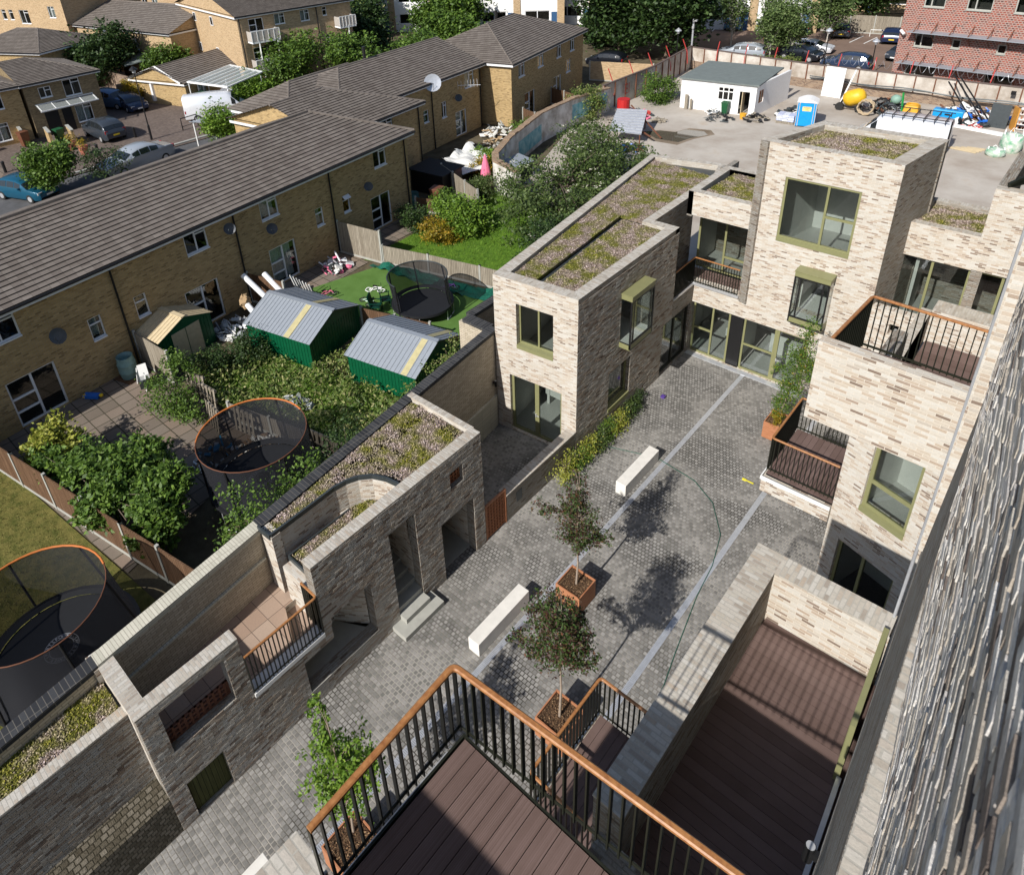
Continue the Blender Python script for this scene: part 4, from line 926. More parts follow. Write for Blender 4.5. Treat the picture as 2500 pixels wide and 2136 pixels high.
small_tree('red-green young tree in the planter beside the lower balcony, rounded crown', x, y, .7, 4.2, 1.9, [(x, y, 3.45, .6, .58, .75), (x-.1, y-.1, 4.3, .46, .44, .45), (x+.3, y+.15, 3.05, .42, .4, .3), (x-.72, y-.35, 2.95, .48, .24, .18), (x+.1, y+.5, 3.3, .3, .4, .3)], 8500, .066, L_red, 22)
x, y = -7.4, 3.36
small_tree('bright green young tree seen through the near balcony railing', x, y, .7, 4.1, 1.0, [(x, y, 2.6, .62, .55, .55), (x+.3, y+.25, 3.1, .5, .45, .4), (x-.15, y, 3.7, .25, .25, .5), (x-.3, y, 4.4, .18, .18, .35)], 4200, .085, L_bright, 23)
o = world_thing('climbing_plant', 'tall leafy climber with small orange flowers rising from the far planter', 'plant', (-5.8, 20.7, .65))
P, cc = crown_pts([(-5.75, 20.75, 1.3, .34, .3, .5), (-5.6, 20.8, 2.2, .42, .35, .7), (-5.4, 20.85, 3.2, .5, .36, .7), (-5.35, 20.9, 4.2, .26, .22, .6), (-4.95, 20.9, 2.9, .35, .3, .5), (-6.0, 20.8, 2.6, .25, .2, .2)], 8000, 31, 110, .14, .3); leaf_mesh('foliage', P, .06, L_mid, o, seed=5)
leaf_mesh('flowers', P[::16], .05, L_gold, o, seed=8, aspect=.9); P2, _ = crown_pts([(-5.8, 20.65, .85, .28, .3, .2)], 700, 33, 20, .2); leaf_mesh('bedding', P2, .055, L_gold, o, seed=9)
m = MB(); m.tube([(-5.75, 20.7, .65), (-5.6, 20.8, 1.8), (-5.5, 20.85, 2.9), (-5.42, 20.9, 4.2)], .03, 6, rs=[.035, .028, .02, .006]); m.build('stem', m_trunkp, o, smooth=True)
# planting strip by the wing
bedl = ((-10.15, 14.6, .26, .45, 1.0, L_yellow, 'tallest yellow-green shrub at the near end of the bed by the garden wall'), (-10.1, 15.3, .28, .5, .55, L_mid, 'dark green shrub next to the tall yellow shrub in the bed'), (-10.2, 15.95, .22, .5, .6, L_yellow, 'yellow-green shrub in the middle of the bed before the wing window'), (-10.08, 16.5, .3, .5, .45, L_olive, 'low grey-green shrub spilling onto the setts in the middle of the bed'),
 (-10.2, 17.1, .2, .4, .6, L_mid, 'mid green shrub at the left of the wing window'), (-10.12, 17.7, .26, .5, .6, L_yellow, 'yellow-green shrub right under the wing window'), (-10.15, 18.35, .25, .5, .55, L_olive, 'grey-green shrub under the right end of the wing window'), (-10.2, 19.0, .18, .4, .4, L_dark, 'small dark shrub at the far end of the bed'))
for k, (x, y, rx, ry, h, mt, lab) in enumerate(bedl):
    shrub('bed_shrub', lab, 'shrub', (x, y, 0), rx, ry, h, 1300, .06, mt, 'shrubs in the bed along the wing', seed=40+k, tight=.34, clus=24, extra=[(x+.1, y-.25, .2, .2, .4, .15), (x-.05, y+.3, .3, .15, .3, .2)])
pts = [(-9.84, 16.59), (-8.76, 16.99), (-8.17, 17.15), (-7.63, 17.09), (-6.85, 17.0), (-5.99, 16.5), (-5.27, 15.51), (-4.97, 14.36), (-4.85, 13.19), (-4.5, 11.3), (-4.32, 10.43), (-4.2, 9.2), (-4.25, 8.2)]
m = MB(); m.tube([(a, b, .016) for a, b in pts], .011, 6); o = m.build('garden_hose', plain('green_hose', (0.01, 0.09, 0.06), 0.4), base=Vector((-7, 15, 0)), smooth=True); tag(o, 'thin green hose curving across the setts from the bed to the balcony', 'hose')
m = MB(); m.box(-5.72, -5.60, 18.0, 18.06, 0, .05); m.box(-5.60, -5.36, 18.01, 18.05, .02, .04); o = m.build('toy_trowel', plain('yellow_plastic', (0.7, 0.62, 0.05), .4), base=Vector((-5.6, 18, 0))); tag(o, 'small yellow and blue hand tool lying on the setts', 'tool')
m = MB(); m.box(-9.75, -9.6, 20.05, 20.2, 0, .08); m.tube([(-9.67, 20.12, .08), (-9.67, 20.12, .13)], .03, 8); o = m.build('tin', plain('purple_tin', (0.09, 0.05, 0.25), .4), base=Vector((-9.67, 20.1, 0))); tag(o, 'small purple tin on the paving near the entrance door', 'tin')
m = MB(); m.box(-10.4, -5.0, 23.18, 23.40, .001, .035); o = m.build('threshold_strip', m_zinc, base=Vector((-8, 23.3, 0))); tag(o, 'metal drainage strip along the foot of the far glazing', 'threshold')
# ================================================================ terrace houses and gardens
def tiled_slope(m, a, b, c, d, row=0.34, lift=0.05):
    """a-b eave edge, d-c ridge edge; stepped courses"""
    a, b, c, d = map(Vector, (a, b, c, d)); L = max((d-a).length, (c-b).length); n = max(2, int(L/row))
    nrm = (b-a).cross(d-a).normalized(); nrm = nrm if nrm.z > 0 else -nrm
    for k in range(n):
        t0, t1 = k/n, (k+1)/n
        p, q, r, s = a.lerp(d, t0), b.lerp(c, t0), b.lerp(c, t1), a.lerp(d, t1)
        m.poly([p+nrm*lift, q+nrm*lift, r+nrm*.004, s+nrm*.004]); m.poly([p, q, q+nrm*lift, p+nrm*lift], 1)
m_tile_edge = plain('tile_edge', (0.05, 0.042, 0.038), 0.9)
def gutter(m, a, b): m.tube([a, b], .06, 6)
T = world_thing('terrace_house_row', 'long yellow brick terrace with brown tiled roof behind the left gardens, nearest row', 'houses', (-28, 10, 0))
TRF = Fr(tuple(P0), tuple(D0))
def tpt(u, n, z): return TRF.pt(u, n, z)
U0, U1, DEP = -22, 22.3, 8.6
ups, sm, fd_, = [], [], []
for k in range(-4, 4):
    if k == 3: continue
ops = []; wins = []
up_w = [(-16.55, -15.4), (-10.55, -9.4), (-1.0, .31), (7.42, 8.57), (11.55, 12.64), (19.46, 20.5)]
sm_w = [(-9.4, -8.85), (2.6, 3.16), (4.6, 5.16), (14.82, 15.37), (16.8, 17.34)]
fr_w = [(-.84, .98), (6.82, 8.58), (11.58, 13.25), (18.87, 20.48), (-12.0, -10.3)]
for a, b in up_w: ops.append((a, b, 3.65, 4.78))
for a, b in sm_w: ops.append((a, b, 2.0, 3.0))
for a, b in fr_w: ops.append((a, b, .05, 2.06))
m = MB(); m.wall(TRF, U0, U1, 0, 4.86, .25, ops); m.fbox(TRF, U1-.25, U1, -DEP, -.25, 0, 4.86); m.fbox(TRF, U0, U1, -DEP, -DEP+.25, 0, 4.86); m.build('wall', m_stock, T)
q = MB(); q.fbox(TRF, U0, U1-.3, -2.2, -2.15, 0, 4.8); q.fbox(TRF, U0, U1-.3, -2.1, -.3, 2.9, 2.95); q.fbox(TRF, U0, U1-.3, -2.1, -.3, 0.0, .03); q.build('interior', m_darkroom, T)
ri = 6.52; m = MB(); ov = .36
tiled_slope(m, tpt(U0, ov, 4.98), tpt(U1+ov, ov, 4.98), tpt(18.9, -4.15, ri), tpt(U0, -4.15, ri))
tiled_slope(m, tpt(U1+ov, ov, 4.98), tpt(U1+ov, -DEP-ov, 4.98), tpt(18.9, -4.15, ri), tpt(18.9, -4.15, ri))
tiled_slope(m, tpt(U1+ov, -DEP-ov, 4.98), tpt(U0, -DEP-ov, 4.98), tpt(U0, -4.15, ri), tpt(18.9, -4.15, ri))
rf = m.build('roof', [m_roof, m_tile_edge], T)
m = MB(); m.tube([tpt(U0, -4.15, ri+.03), tpt(18.9, -4.15, ri+.03)], .09, 6); m.tube([tpt(18.9, -4.15, ri+.03), tpt(U1+ov, ov, 5.03)], .08, 6); m.tube([tpt(18.9, -4.15, ri+.03), tpt(U1+ov, -DEP-ov, 5.03)], .08, 6); m.build('ridge_tiles', m_roof, rf)
m = MB(); gutter(m, tpt(U0, ov+.05, 4.93), tpt(U1+ov, ov+.05, 4.93)); m.build('gutter', m_black, T)
m = MB(); m.fbox(TRF, U0, U1+ov, .28, .33, 4.74, 4.9); m.fbox(TRF, U0, U1+ov, .0, .30, 4.84, 4.87); m.build('fascia_board', m_upvc, T)
for u in (4.0, 10.0, 16.03, 22.0, -2, -8): 
    q = MB(); q.tube([tpt(u, .34, 4.9), tpt(u, .2, 4.75), tpt(u, .07, 4.6), tpt(u, .07, .1)], .045, 7); q.build('downpipe', m_black, T)
def casement(par, fr, a, b, z0, z1, kind, n=-.06, curtain=True, open_=False):
    if kind == 'up': o = window(par, fr, a, b, z0, z1, n=n, muls=((a+b)/2,), trans=(((a+b)/2, b, z1-.32),), fw=.06, mf=m_upvc, sill=.04, dep=.06)
    elif kind == 'small': o = window(par, fr, a, b, z0, z1, n=n, trans=((a, b, z1-.32),), fw=.055, mf=m_upvc, sill=.04, dep=.06)
    else: o = window(par, fr, a, b, z0, z1, n=n, muls=((a+b)/2,), trans=((a, (a+b)/2, z0+1.2), (a, (a+b)/2, z0+.62)), fw=.07, mw=.08, mf=m_upvc, name='patio_door', dep=.06)
    if curtain:
        c = MB(); N = 12; P = fr.pt; rows = []
        for zz in (z0+.1, z1-.1): rows.append([P(a+.08+(b-a-.16)*i/N*.9, n-.16+(.02 if i % 2 else -.02), zz) for i in range(N+1)])
        c.grid(rows); c.build('curtain', m_curtain, o)
    if open_:
        c = MB(); P = fr.pt; zz = z1-.05
        c.hexa([P(a+.04, n, zz-.28), P(b-.04, n, zz-.28), P(b-.04, n+.03, zz-.28), P(a+.04, n+.03, zz-.28), P(a+.04, n, zz-.28+.02), P(b-.04, n, zz-.26), P(b-.04, n+.03, zz-.26), P(a+.04, n+.03, zz-.26)])
        c.hexa([P(a+.04, n+.22, zz-.16), P(b-.04, n+.22, zz-.16), P(b-.04, n+.02, zz), P(a+.04, n+.02, zz), P(a+.04, n+.24, zz-.13), P(b-.04, n+.24, zz-.13), P(b-.04, n+.02, zz+.03), P(a+.04, n+.02, zz+.03)])
        c.build('open_vent', m_upvc, o)
    return o
for i, (a, b) in enumerate(up_w): casement(T, TRF, a, b, 3.65, 4.78, 'up', curtain=i in (1, 4))
for i, (a, b) in enumerate(sm_w): casement(T, TRF, a, b, 2.0, 3.0, 'small', curtain=i in (1, 3), open_=i == 4)
for i, (a, b) in enumerate(fr_w): casement(T, TRF, a, b, .05, 2.06, 'french', curtain=i in (2,))
def dish(fr, u, z, label, r=.32, mat=None, n=.12, pole=False):
    p = fr.pt(u, n, z); t = world_thing('satellite_dish', label, 'satellite dish', tuple(p), 'satellite dishes')
    d = (fr.n*.75+Vector((0.15, -.75, .45))).normalized(); rot = d.to_track_quat('Z', 'Y').to_matrix(); c = p+fr.n*.28
    m = MB(); P = []
    for rr in (0.001, .5, 1.0): P.append([c+rot@Vector((rr*r*math.cos(k*.3927), rr*r*math.sin(k*.3927), rr*rr*.06)) for k in range(16)])
    m.grid(P, closeu=True); P2 = [[v-d*.012 for v in row] for row in P]; m.grid(list(reversed(P2)), closeu=True); m.grid([P[2], P2[2]], closeu=True); m.build('reflector', mat or plain('grey_dish', (0.05, 0.06, 0.075), .5), t, smooth=False)
    q = MB(); q.tube([fr.pt(u, 0, z-.1), p+fr.n*.1+Vector((0, 0, -.1)), c], .018, 6); q.tube([c+rot@Vector((0, -r*.9, .0)), c+d*.32+rot@Vector((0, -r*.2, 0))], .012, 5); q.ball(c+d*.32+rot@Vector((0, -r*.2, 0)), .035, .035, .045); q.build('bracket', m_dkgrey, t)
    return t
dish(TRF, 1.32, 3.15, 'dark satellite dish high between the first pair of upper and lower windows, nearest of all')
dish(TRF, 9.51, 4.23, 'dark satellite dish close under the eave, left of the second black downpipe', .27)
dish(TRF, 11.75, 3.3, 'dark satellite dish under the upper window right of the second downpipe', .27)
dish(TRF, 18.45, 3.06, 'dark satellite dish on the last house of the nearest terrace, left of its patio door', .25)
for u, z in ((9.5, 3.0), (11.5, 2.9), (19.9, 3.0)):
    pass
# second and third set-back blocks
def hip_block(name, label, fr, u0, u1, off, dep, hz, rz, wn, hip0=True, hip1=True, rl=None, wall=None, sz=None):
    o = world_thing(name, label, 'houses', tuple(fr.pt((u0+u1)/2, off-dep/2, 0)))
    ops = [(a, b, c, d) for a, b, c, d, k in wn]; F = Fr(tuple(fr.pt(0, off, 0))[:2], tuple(fr.d)[:2]); m = MB()
    m.wall(F, u0, u1, 0, hz-.1, .25, ops); m.fbox(F, u1-.25, u1, -dep, -.25, 0, hz-.1); m.fbox(F, u0, u0+.25, -dep, -.25, 0, hz-.1); m.fbox(F, u0+.25, u1-.25, -dep, -dep+.25, 0, hz-.1); m.build('wall', wall or m_stock, o)
    q = MB(); q.fbox(F, u0+.3, u1-.3, -1.2, -1.15, 0, hz-.2); q.build('interior', m_darkroom, o)
    e = .33; h0 = dep/2 if hip0 else 0; h1 = dep/2 if hip1 else 0; m = MB(); P = F.pt; A_, B_, C_, D_ = P(u0-e, e, hz), P(u1+e, e, hz), P(u1+e, -dep-e, hz), P(u0-e, -dep-e, hz); r0, r1 = P(u0+h0-(0 if hip0 else e), -dep/2, rz), P(u1-h1+(0 if hip1 else e), -dep/2, rz)
    tiled_slope(m, A_, B_, r1, r0); tiled_slope(m, C_, D_, r0, r1)
    if hip1: tiled_slope(m, B_, C_, r1, r1)
    else: m.poly([B_-F.d*e, C_-F.d*e, r1-F.d*e], 2)
    if hip0: tiled_slope(m, D_, A_, r0, r0)
    else: m.poly([A_+F.d*e, D_+F.d*e, r0+F.d*e], 2)
    r = m.build('roof', [m_roof, m_tile_edge, wall or m_stock], o); m = MB(); m.tube([r0, r1], .09, 6)
    for a, b, ok in ((r1, B_, hip1), (r1, C_, hip1), (r0, A_, hip0), (r0, D_, hip0)):
        if ok: m.tube([a, b], .07, 5)
    m.build('ridge_tiles', m_roof, r); m = MB(); gutter(m, P(u0-e, e+.04, hz-.05), P(u1+e, e+.04, hz-.05)); m.build('gutter', m_black, o)
    m = MB(); m.fbox(F, u0-e, u1+e, e-.05, e, hz-.2, hz-.05); m.fbox(F, u1+e-.05, u1+e-.01, -dep, e-.05, hz-.2, hz-.05); m.fbox(F, u0-e+.01, u0-e+.05, -dep, e-.05, hz-.2, hz-.05); m.build('fascia_board', m_upvc, o)
    for a, b, c, d, k in wn: casement(o, F, a, b, c, d, k, curtain=(int(a*7) % 2 == 0))
    return o, F
b2, F2 = hip_block('terrace_house_pair', 'yellow brick terrace block set back beyond the nearest row, with a side wing hipped roof', TRF, 19.4, 27.5, -3.35, 8.6, 4.98, 6.42, [(23.9, 24.9, 3.65, 4.75, 'up'), (25.0, 25.6, 1.0, 2.1, 'up')], hip0=False)
q = MB(); q.tube([F2.pt(27.35, .07, 4.8), F2.pt(27.35, .07, 0)], .045, 6); q.build('downpipe', m_black, b2); dish(F2, 22.9, 4.7, 'pale satellite dish on a pole at the eave of the set-back terrace block', .3, m_zinc)
b2b, _ = hip_block('terrace_cross_wing', 'cross wing with hipped tiled roof behind the nearest terrace ridge', Fr((-38.3, 24.4), (-.11, .99)), 0, 8, 0, 5.4, 4.95, 6.35, [], hip0=True, hip1=False, wall=plain('pink_buff_brick', (0.50, 0.40, 0.31), .9))
b3, F3 = hip_block('terrace_house_row', 'long low-pitched terrace block in the middle distance with a big white dish on its wall', TRF, 23.0, 38.0, -5.9, 8.4, 4.98, 6.6, [(36.0, 37.2, 3.5, 4.7, 'up'), (30.9, 31.5, 2.2, 3.1, 'small'), (33.0, 33.6, 2.0, 3.2, 'up'), (34.6, 36.0, .1, 2.0, 'french')], hip0=True, hip1=False)
q = MB(); q.tube([F3.pt(31.9, .07, 4.8), F3.pt(31.9, .07, 0)], .045, 6); q.tube([F3.pt(37.9, .07, 4.8), F3.pt(37.9, .07, 0)], .045, 6); q.build('downpipe', m_black, b3)
q = MB(); q.tube([F3.pt(30, -4.3, 6.3), F3.pt(30, -4.3, 7.5)], .12, 8); q.build('flue', m_black, b3)
dish(F3, 31.7, 5.0, 'big pale grey satellite dish standing above the eave of the middle-distance terrace', .62, m_zinc)
dish(F3, 34.6, 3.2, 'small dark dish on the middle-distance terrace wall', .28)
t = world_thing('tv_aerial', 'white spiky television aerial on the middle-distance terrace wall', 'aerial', tuple(F3.pt(35.6, .2, 3.9))); q = MB(); a = F3.pt(35.0, .1, 4.0); q.tube([a, a+F3.n*1.0+F3.d*1.5+Vector((0, 0, -.2))], .02, 5)
for k in range(7): c = a+(F3.n*1.0+F3.d*1.5)*(k/7); q.bar(c+Vector((0, 0, -.3)), c+Vector((0, 0, .3)), .015, .015, upv=(1, 0, 0))
q.build('boom', m_upvc, t)
CF = Fr((-38.1, 42.4), (.985, .174))
b4, _ = hip_block('corner_house', 'yellow brick corner house with hipped roof, sunlit gable face and shaded long side', Fr((-34.95, 42.7), (-.195, .98)), 0, 13.9, -.3, 9.2, 4.98, 6.95, [(1.2, 2.3, 3.6, 4.75, 'up'), (4.6, 5.7, 3.6, 4.75, 'up'), (8.2, 9.2, 3.6, 4.75, 'up'), (11.0, 12.0, 3.6, 4.75, 'up'), (2.2, 4.0, .1, 2.1, 'french'), (7.6, 9.2, .1, 2.1, 'french'), (10.2, 11.2, 1.9, 3.0, 'up')])
q = MB(); q.tube([(-41.6, 48.5, 6.3), (-41.6, 48.5, 7.6)], .12, 8); q.build('flue', m_black, b4)

# ---- fences between the gardens
def fence(name, label, pts, h, mat, post=1.9, pm=None, gw=None, cat='fence', base=0.12, slope=None):
    pts = [Vector((p[0], p[1], 0)) for p in pts]; o = world_thing(name, label, cat, tuple((pts[0]+pts[-1])/2))
    m = MB(); g = MB(); pm = pm or m_step
    for i in range(len(pts)-1):
        a, b = pts[i], pts[i+1]; L = (b-a).length; n = max(1, round(L/post))
        F = Fr((a.x, a.y), (b.x-a.x, b.y-a.y)); hh = h if not isinstance(h, (list, tuple)) else h[i]
        m.fbox(F, 0, L, -.02, .02, base, hh); g.fbox(F, 0, L, -.035, .035, 0, base)
        for k in range(n+1): q = MB(); q.fbox(F, L*k/n-.05, L*k/n+.05, -.05, .05, 0, hh+.08); q.build('post', pm, o)
    m.build('panel', mat, o); g.build('gravel_board', m_step, o); return o
fence('garden_fence', 'dark brown board fence with concrete posts below the leafy tree, bottom left', [(-27.3, 1.9), (-24.1, 2.5), (-18.2, 3.6), (-13.2, 4.55)], 1.45, m_fencebr)
fence('garden_fence', 'grey board fence from the terrace wall past the blue water butt', [tp(4.15, .1), (-25.3, 8.7)], [1.6], m_fence)
fence('garden_fence', 'low board fence with gaps behind the middle trampoline', [(-21.5, 9.0), (-17.6, 10.0), (-14.3, 10.8)], .8, m_fence)
fence('garden_fence', 'short dark brown fence leaning from the terrace behind the white pipes', [tp(10.05, .1), (-26.3, 14.95)], [1.6], m_fencebr)
fence('garden_fence', 'dark brown fence piece between the two green sheds', [(-22.3, 16.2), (-19.0, 17.2)], [1.1], m_fencebr)
fence('garden_fence', 'tall grey fence panel with a swoosh mark joining the terrace wall', [tp(16.1, .1), (-26.3, 20.9)], [1.85], m_fence, post=3)
fence('garden_fence', 'long grey board fence with concrete posts between artificial turf and lawn', [(-26.25, 20.95), (-23.6, 21.65), (-20.7, 22.3), (-15.0, 23.3)], 1.05, m_fence, post=2.8)
fence('garden_fence', 'low brown fence across the gardens below the pink parasol', [tp(22.4, .2), (-26.5, 27.8)], [.9], m_fencebr)
fence('garden_fence', 'grey slatted fence behind the wheelie bin and the black shed', [(-31.2, 30.5), (-26.4, 28.6)], [1.5], m_fence)
fence('garden_fence', 'tall brown fence in front of the corner house', [(-34.6, 43.2), (-31.5, 42.2)], [1.5], m_fencebr)
fence('garden_fence', 'brown fence between the two far gardens of the corner house', [(-36.6, 49.6), (-33.3, 48.8)], [1.4], m_fencebr)
# pallets leaning as a fence
def pallet(loc, rz, tilt, label):
    t = thing('pallet', label, 'pallet', loc, rz, 'pallets used as a fence'); m = MB(); T_ = Matrix.Rotation(tilt, 3, 'X')
    for k in range(5): c = T_@Vector((-.45+.22*k, 0, .5)); m.cbox(c, .11, .02, 1.0, tilt=T_)
    m.build('slat', m_fence, t); m = MB()
    for z in (.12, .5, .9): m.cbox(T_@Vector((0, .06, z)), 1.0, .08, .1, tilt=T_)
    m.build('bearer', m_fence, t); return t
for k, (x, y, r) in enumerate(((-23.9, 8.9, .25), (-22.8, 8.8, .1), (-21.6, 8.3, -.1), (-20.4, 8.9, .2), (-17.3, 9.9, .2), (-16.0, 10.2, .2))):
    pallet((x, y, 0), r, R(-6), ['grey pallet at the left end of the pallet fence by the bush', 'grey pallet second from the left in the pallet fence', 'grey pallet in the middle of the fence behind the trampoline ring', 'grey pallet with blue paint seen through the trampoline net', 'grey pallet right of the trampoline, half under leaves', 'grey pallet nearest the boundary wall'][k])

# ---- sheds
def shed(label, p, d, L, Wd, he, hr, mw, mr, ribs=14, sky=None, doors=False):
    F = Fr(p, d); t = world_thing('garden_shed', label, 'shed', (p[0], p[1], 0)); m = MB(); P = F.pt
    m.poly([P(0, 0, 0), P(L, 0, 0), P(L, 0, he), P(0, 0, he)]); m.poly([P(L, -Wd, 0), P(0, -Wd, 0), P(0, -Wd, he), P(L, -Wd, he)])
    for u, s in ((0, 1), (L, -1)):
        q = [P(u, -Wd, 0), P(u, 0, 0), P(u, 0, he), P(u, -Wd/2, hr), P(u, -Wd, he)]; m.poly(q if s == 1 else q[::-1])
    n = int(L/.16)
    for k in range(n+1): m.fbox(F, k*L/n-.012, k*L/n+.012, 0, .014, 0, he)
    n2 = int(Wd/.16)
    for k in range(n2+1): m.fbox(F, L, L+.014, -k*Wd/n2-.012, -k*Wd/n2+.012, 0, he)
    m.build('wall', mw, t)
    e = .1; m = MB()
    for s in (0, 1):
        a, b = (P(-e, e, he-.03), P(L+e, e, he-.03)) if s == 0 else (P(L+e, -Wd-e, he-.03), P(-e, -Wd-e, he-.03)); c, dd = P(L+e, -Wd/2, hr+.03), P(-e, -Wd/2, hr+.03)
        if s: c, dd = dd, c
        nn = int((L+2*e)/.19); nr = (b-a).cross(dd-a).normalized()
        m.poly([a, b, c, dd], 0)
        for k in range(nn+1):
            f0 = k/nn; x0, x1 = a.lerp(b, f0), dd.lerp(c, f0); m.bar(x0+nr*.01, x1+nr*.01, .03, .02, 0, upv=nr)
        if sky:
            f0, f1 = (sky, sky+.08) if s == 0 else (1-sky-.08, 1-sky)
            m.poly([a.lerp(b, f0)+nr*.025, a.lerp(b, f1)+nr*.025, dd.lerp(c, f1)+nr*.025, dd.lerp(c, f0)+nr*.025], 1)
    m.bar(P(-e, -Wd/2, hr+.04), P(L+e, -Wd/2, hr+.04), .22, .03); m.build('roof', [mr, plain('yellowed_rooflight', (0.45, 0.40, 0.22), .4)], t)
    if doors:
        q = MB(); q.fbox(F, L+.01, L+.03, -Wd/2-.7, -Wd/2-.02, 0, he-.05); q.fbox(F, L+.01, L+.03, -Wd/2+.02, -Wd/2+.7, 0, he-.05); q.build('door', m_beige, t)
    return t
m_s = m_greenmetal
shed('big green metal shed with ridged grey roof and yellow rooflight strip', (-25.05, 12.15), (.975, .22), 3.5, 3.2, 1.32, 1.95, m_s, m_greymetal, sky=.62)
shed('green metal shed with ridged grey roof close to the boundary wall', (-19.75, 13.4), (.98, .2), 3.2, 3.1, 1.32, 1.95, m_s, m_greymetal, sky=.8)
shed('small green shed with beige roof and beige doors by the terrace wall', (-28.5, 8.55), (.985, .17), 2.1, 2.6, 1.5, 1.98, m_s, m_beige, doors=True)
# ---- trampolines
def ringpts(c, r, n=40, tilt=None):
    M = tilt or Matrix.Identity(3); return [Vector(c)+M@Vector((r*math.cos(2*math.pi*k/n), r*math.sin(2*math.pi*k/n), 0)) for k in range(n+1)]
def trampoline(label, c, r, zr, zt, mring, lean=(0, 0), arc=(0, 360), np_=6, pad=True, logo=None, padm=None, rt_=None):
    t = world_thing('trampoline', label, 'trampoline', (c[0], c[1], 0), 'garden trampolines'); C_ = Vector((c[0], c[1], 0)); rt_ = rt_ or r*.97
    top = C_+Vector((lean[0], lean[1], zt))
    m = MB(); m.poly(ringpts(C_+Vector((0, 0, zr-.03)), r-.22, 40)[:-1]); m.build('mat', m_blackm, t)
    m = MB(); a, b = ringpts(C_+Vector((0, 0, zr+.01)), r-.24), ringpts(C_+Vector((0, 0, zr+.035)), r+.03); m.grid([a, b]); a2, b2 = ringpts(C_+Vector((0, 0, zr+.01)), r+.03), ringpts(C_+Vector((0, 0, zr-.08)), r+.04); m.grid([b, b2])
    m.build('edge_pad', padm or m_blackm, t, smooth=True)
    m = MB(); m.tube(ringpts(C_+Vector((0, 0, zr-.02)), r), .025, 6, cap=False); 
    m.build('frame_ring', m_zinc, t)
    for k in range(4):
        q = MB(); a = k*math.pi/2+.4; p1, p2 = [C_+Vector((r*math.cos(x), r*math.sin(x), 0)) for x in (a-.28, a+.28)]; z = Vector((0, 0, 1)); q.tube([p1+z*zr, p1+z*.03, p2+z*.03, p2+z*zr], .02, 6); q.build('leg', m_zinc, t)
    n = 40; i0, i1 = int(arc[0]/360*n), int(arc[1]/360*n); tp_ = ringpts(top, rt_, n); bt = ringpts(C_+Vector((0, 0, zr)), r-.06, n)
    idx = range(i0, i1+1); m = MB(); rows = []
    for f in (0, .25, .5, .75, 1): rows.append([bt[k % n].lerp(tp_[k % n], f)+(C_-bt[k % n]).normalized()*(.09*math.sin(math.pi*f)*(0.6+.4*math.sin(k*1.7))) for k in idx])
    m.grid(rows); m.build('safety_net', m_net, t, smooth=True)
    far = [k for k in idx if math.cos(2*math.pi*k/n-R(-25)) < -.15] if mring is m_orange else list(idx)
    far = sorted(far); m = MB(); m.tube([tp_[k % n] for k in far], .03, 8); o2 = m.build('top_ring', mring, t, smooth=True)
    if mring is m_orange: m = MB(); k1 = far[-1]; m.tube([tp_[(k1+q) % n] for q in range(n-len(far)+2)], .018, 6); m.build('shaded_ring', plain('shaded_foam', (.13, .05, .025), .7), t, smooth=True)  # near arc of the orange ring, its shade put into a darker brown colour
    for k in range(np_):
        kk = i0+(i1-i0)*k/(np_ if arc[1]-arc[0] >= 360 else np_-1); a = 2*math.pi*kk/n; q = MB(); b = C_+Vector((math.cos(a), math.sin(a), 0))*(r+.04); e = top+Vector((math.cos(a), math.sin(a), 0))*rt_; q.tube([Vector((b.x, b.y, .15)), Vector((b.x, b.y, zr)), e], .032, 7); q.build('pole', m_black, t)
    if logo:
        lz = C_+Vector((logo[0], logo[1], zr-.018)); q = MB()
        for rr in (.28, .40): 
            a, b = ringpts(lz, rr, 48), ringpts(lz, rr+.012, 48); q.grid([a, b])
        q.build('printed_ring', plain('grey_print', (0.30, 0.31, 0.34), .6), t)
        word = 'SPORTSPOWER-SPORTSPOWER-'; vs = MB(); gp = plain('grey_lettering', (0.34, 0.35, 0.38), .6)
        for i, ch in enumerate(word):
            cu = bpy.data.curves.new('letter', 'FONT'); cu.body = ch; cu.size = .115; cu.align_x = 'CENTER'; ob = bpy.data.objects.new('letter_tmp', cu); COL.objects.link(ob)
            me = bpy.data.meshes.new_from_object(ob); a = math.pi*2*i/len(word); M = Matrix.Translation(lz+Vector((0, 0, .002)))@Matrix.Rotation(-a, 4, 'Z')@Matrix.Translation((0, .305, 0))
            for p in me.polygons: vs.poly([M@me.vertices[v].co for v in p.vertices])
            bpy.data.objects.remove(ob); bpy.data.meshes.remove(me)
        vs.build('lettering', gp, t)
    return t
m_orange = plain('orange_foam', (0.46, 0.14, 0.03), .6)
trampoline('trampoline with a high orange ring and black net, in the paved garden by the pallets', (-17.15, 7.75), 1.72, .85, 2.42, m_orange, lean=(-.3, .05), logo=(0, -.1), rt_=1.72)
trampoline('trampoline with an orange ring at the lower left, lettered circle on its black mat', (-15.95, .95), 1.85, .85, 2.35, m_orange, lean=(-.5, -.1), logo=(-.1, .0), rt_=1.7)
trampoline('small trampoline on the green turf, grey frame and half its net standing', (-21.15, 18.85), 1.4, .62, 2.05, m_dkgrey, lean=(0, -.2), arc=(20, 270), np_=5, padm=m_blackm)
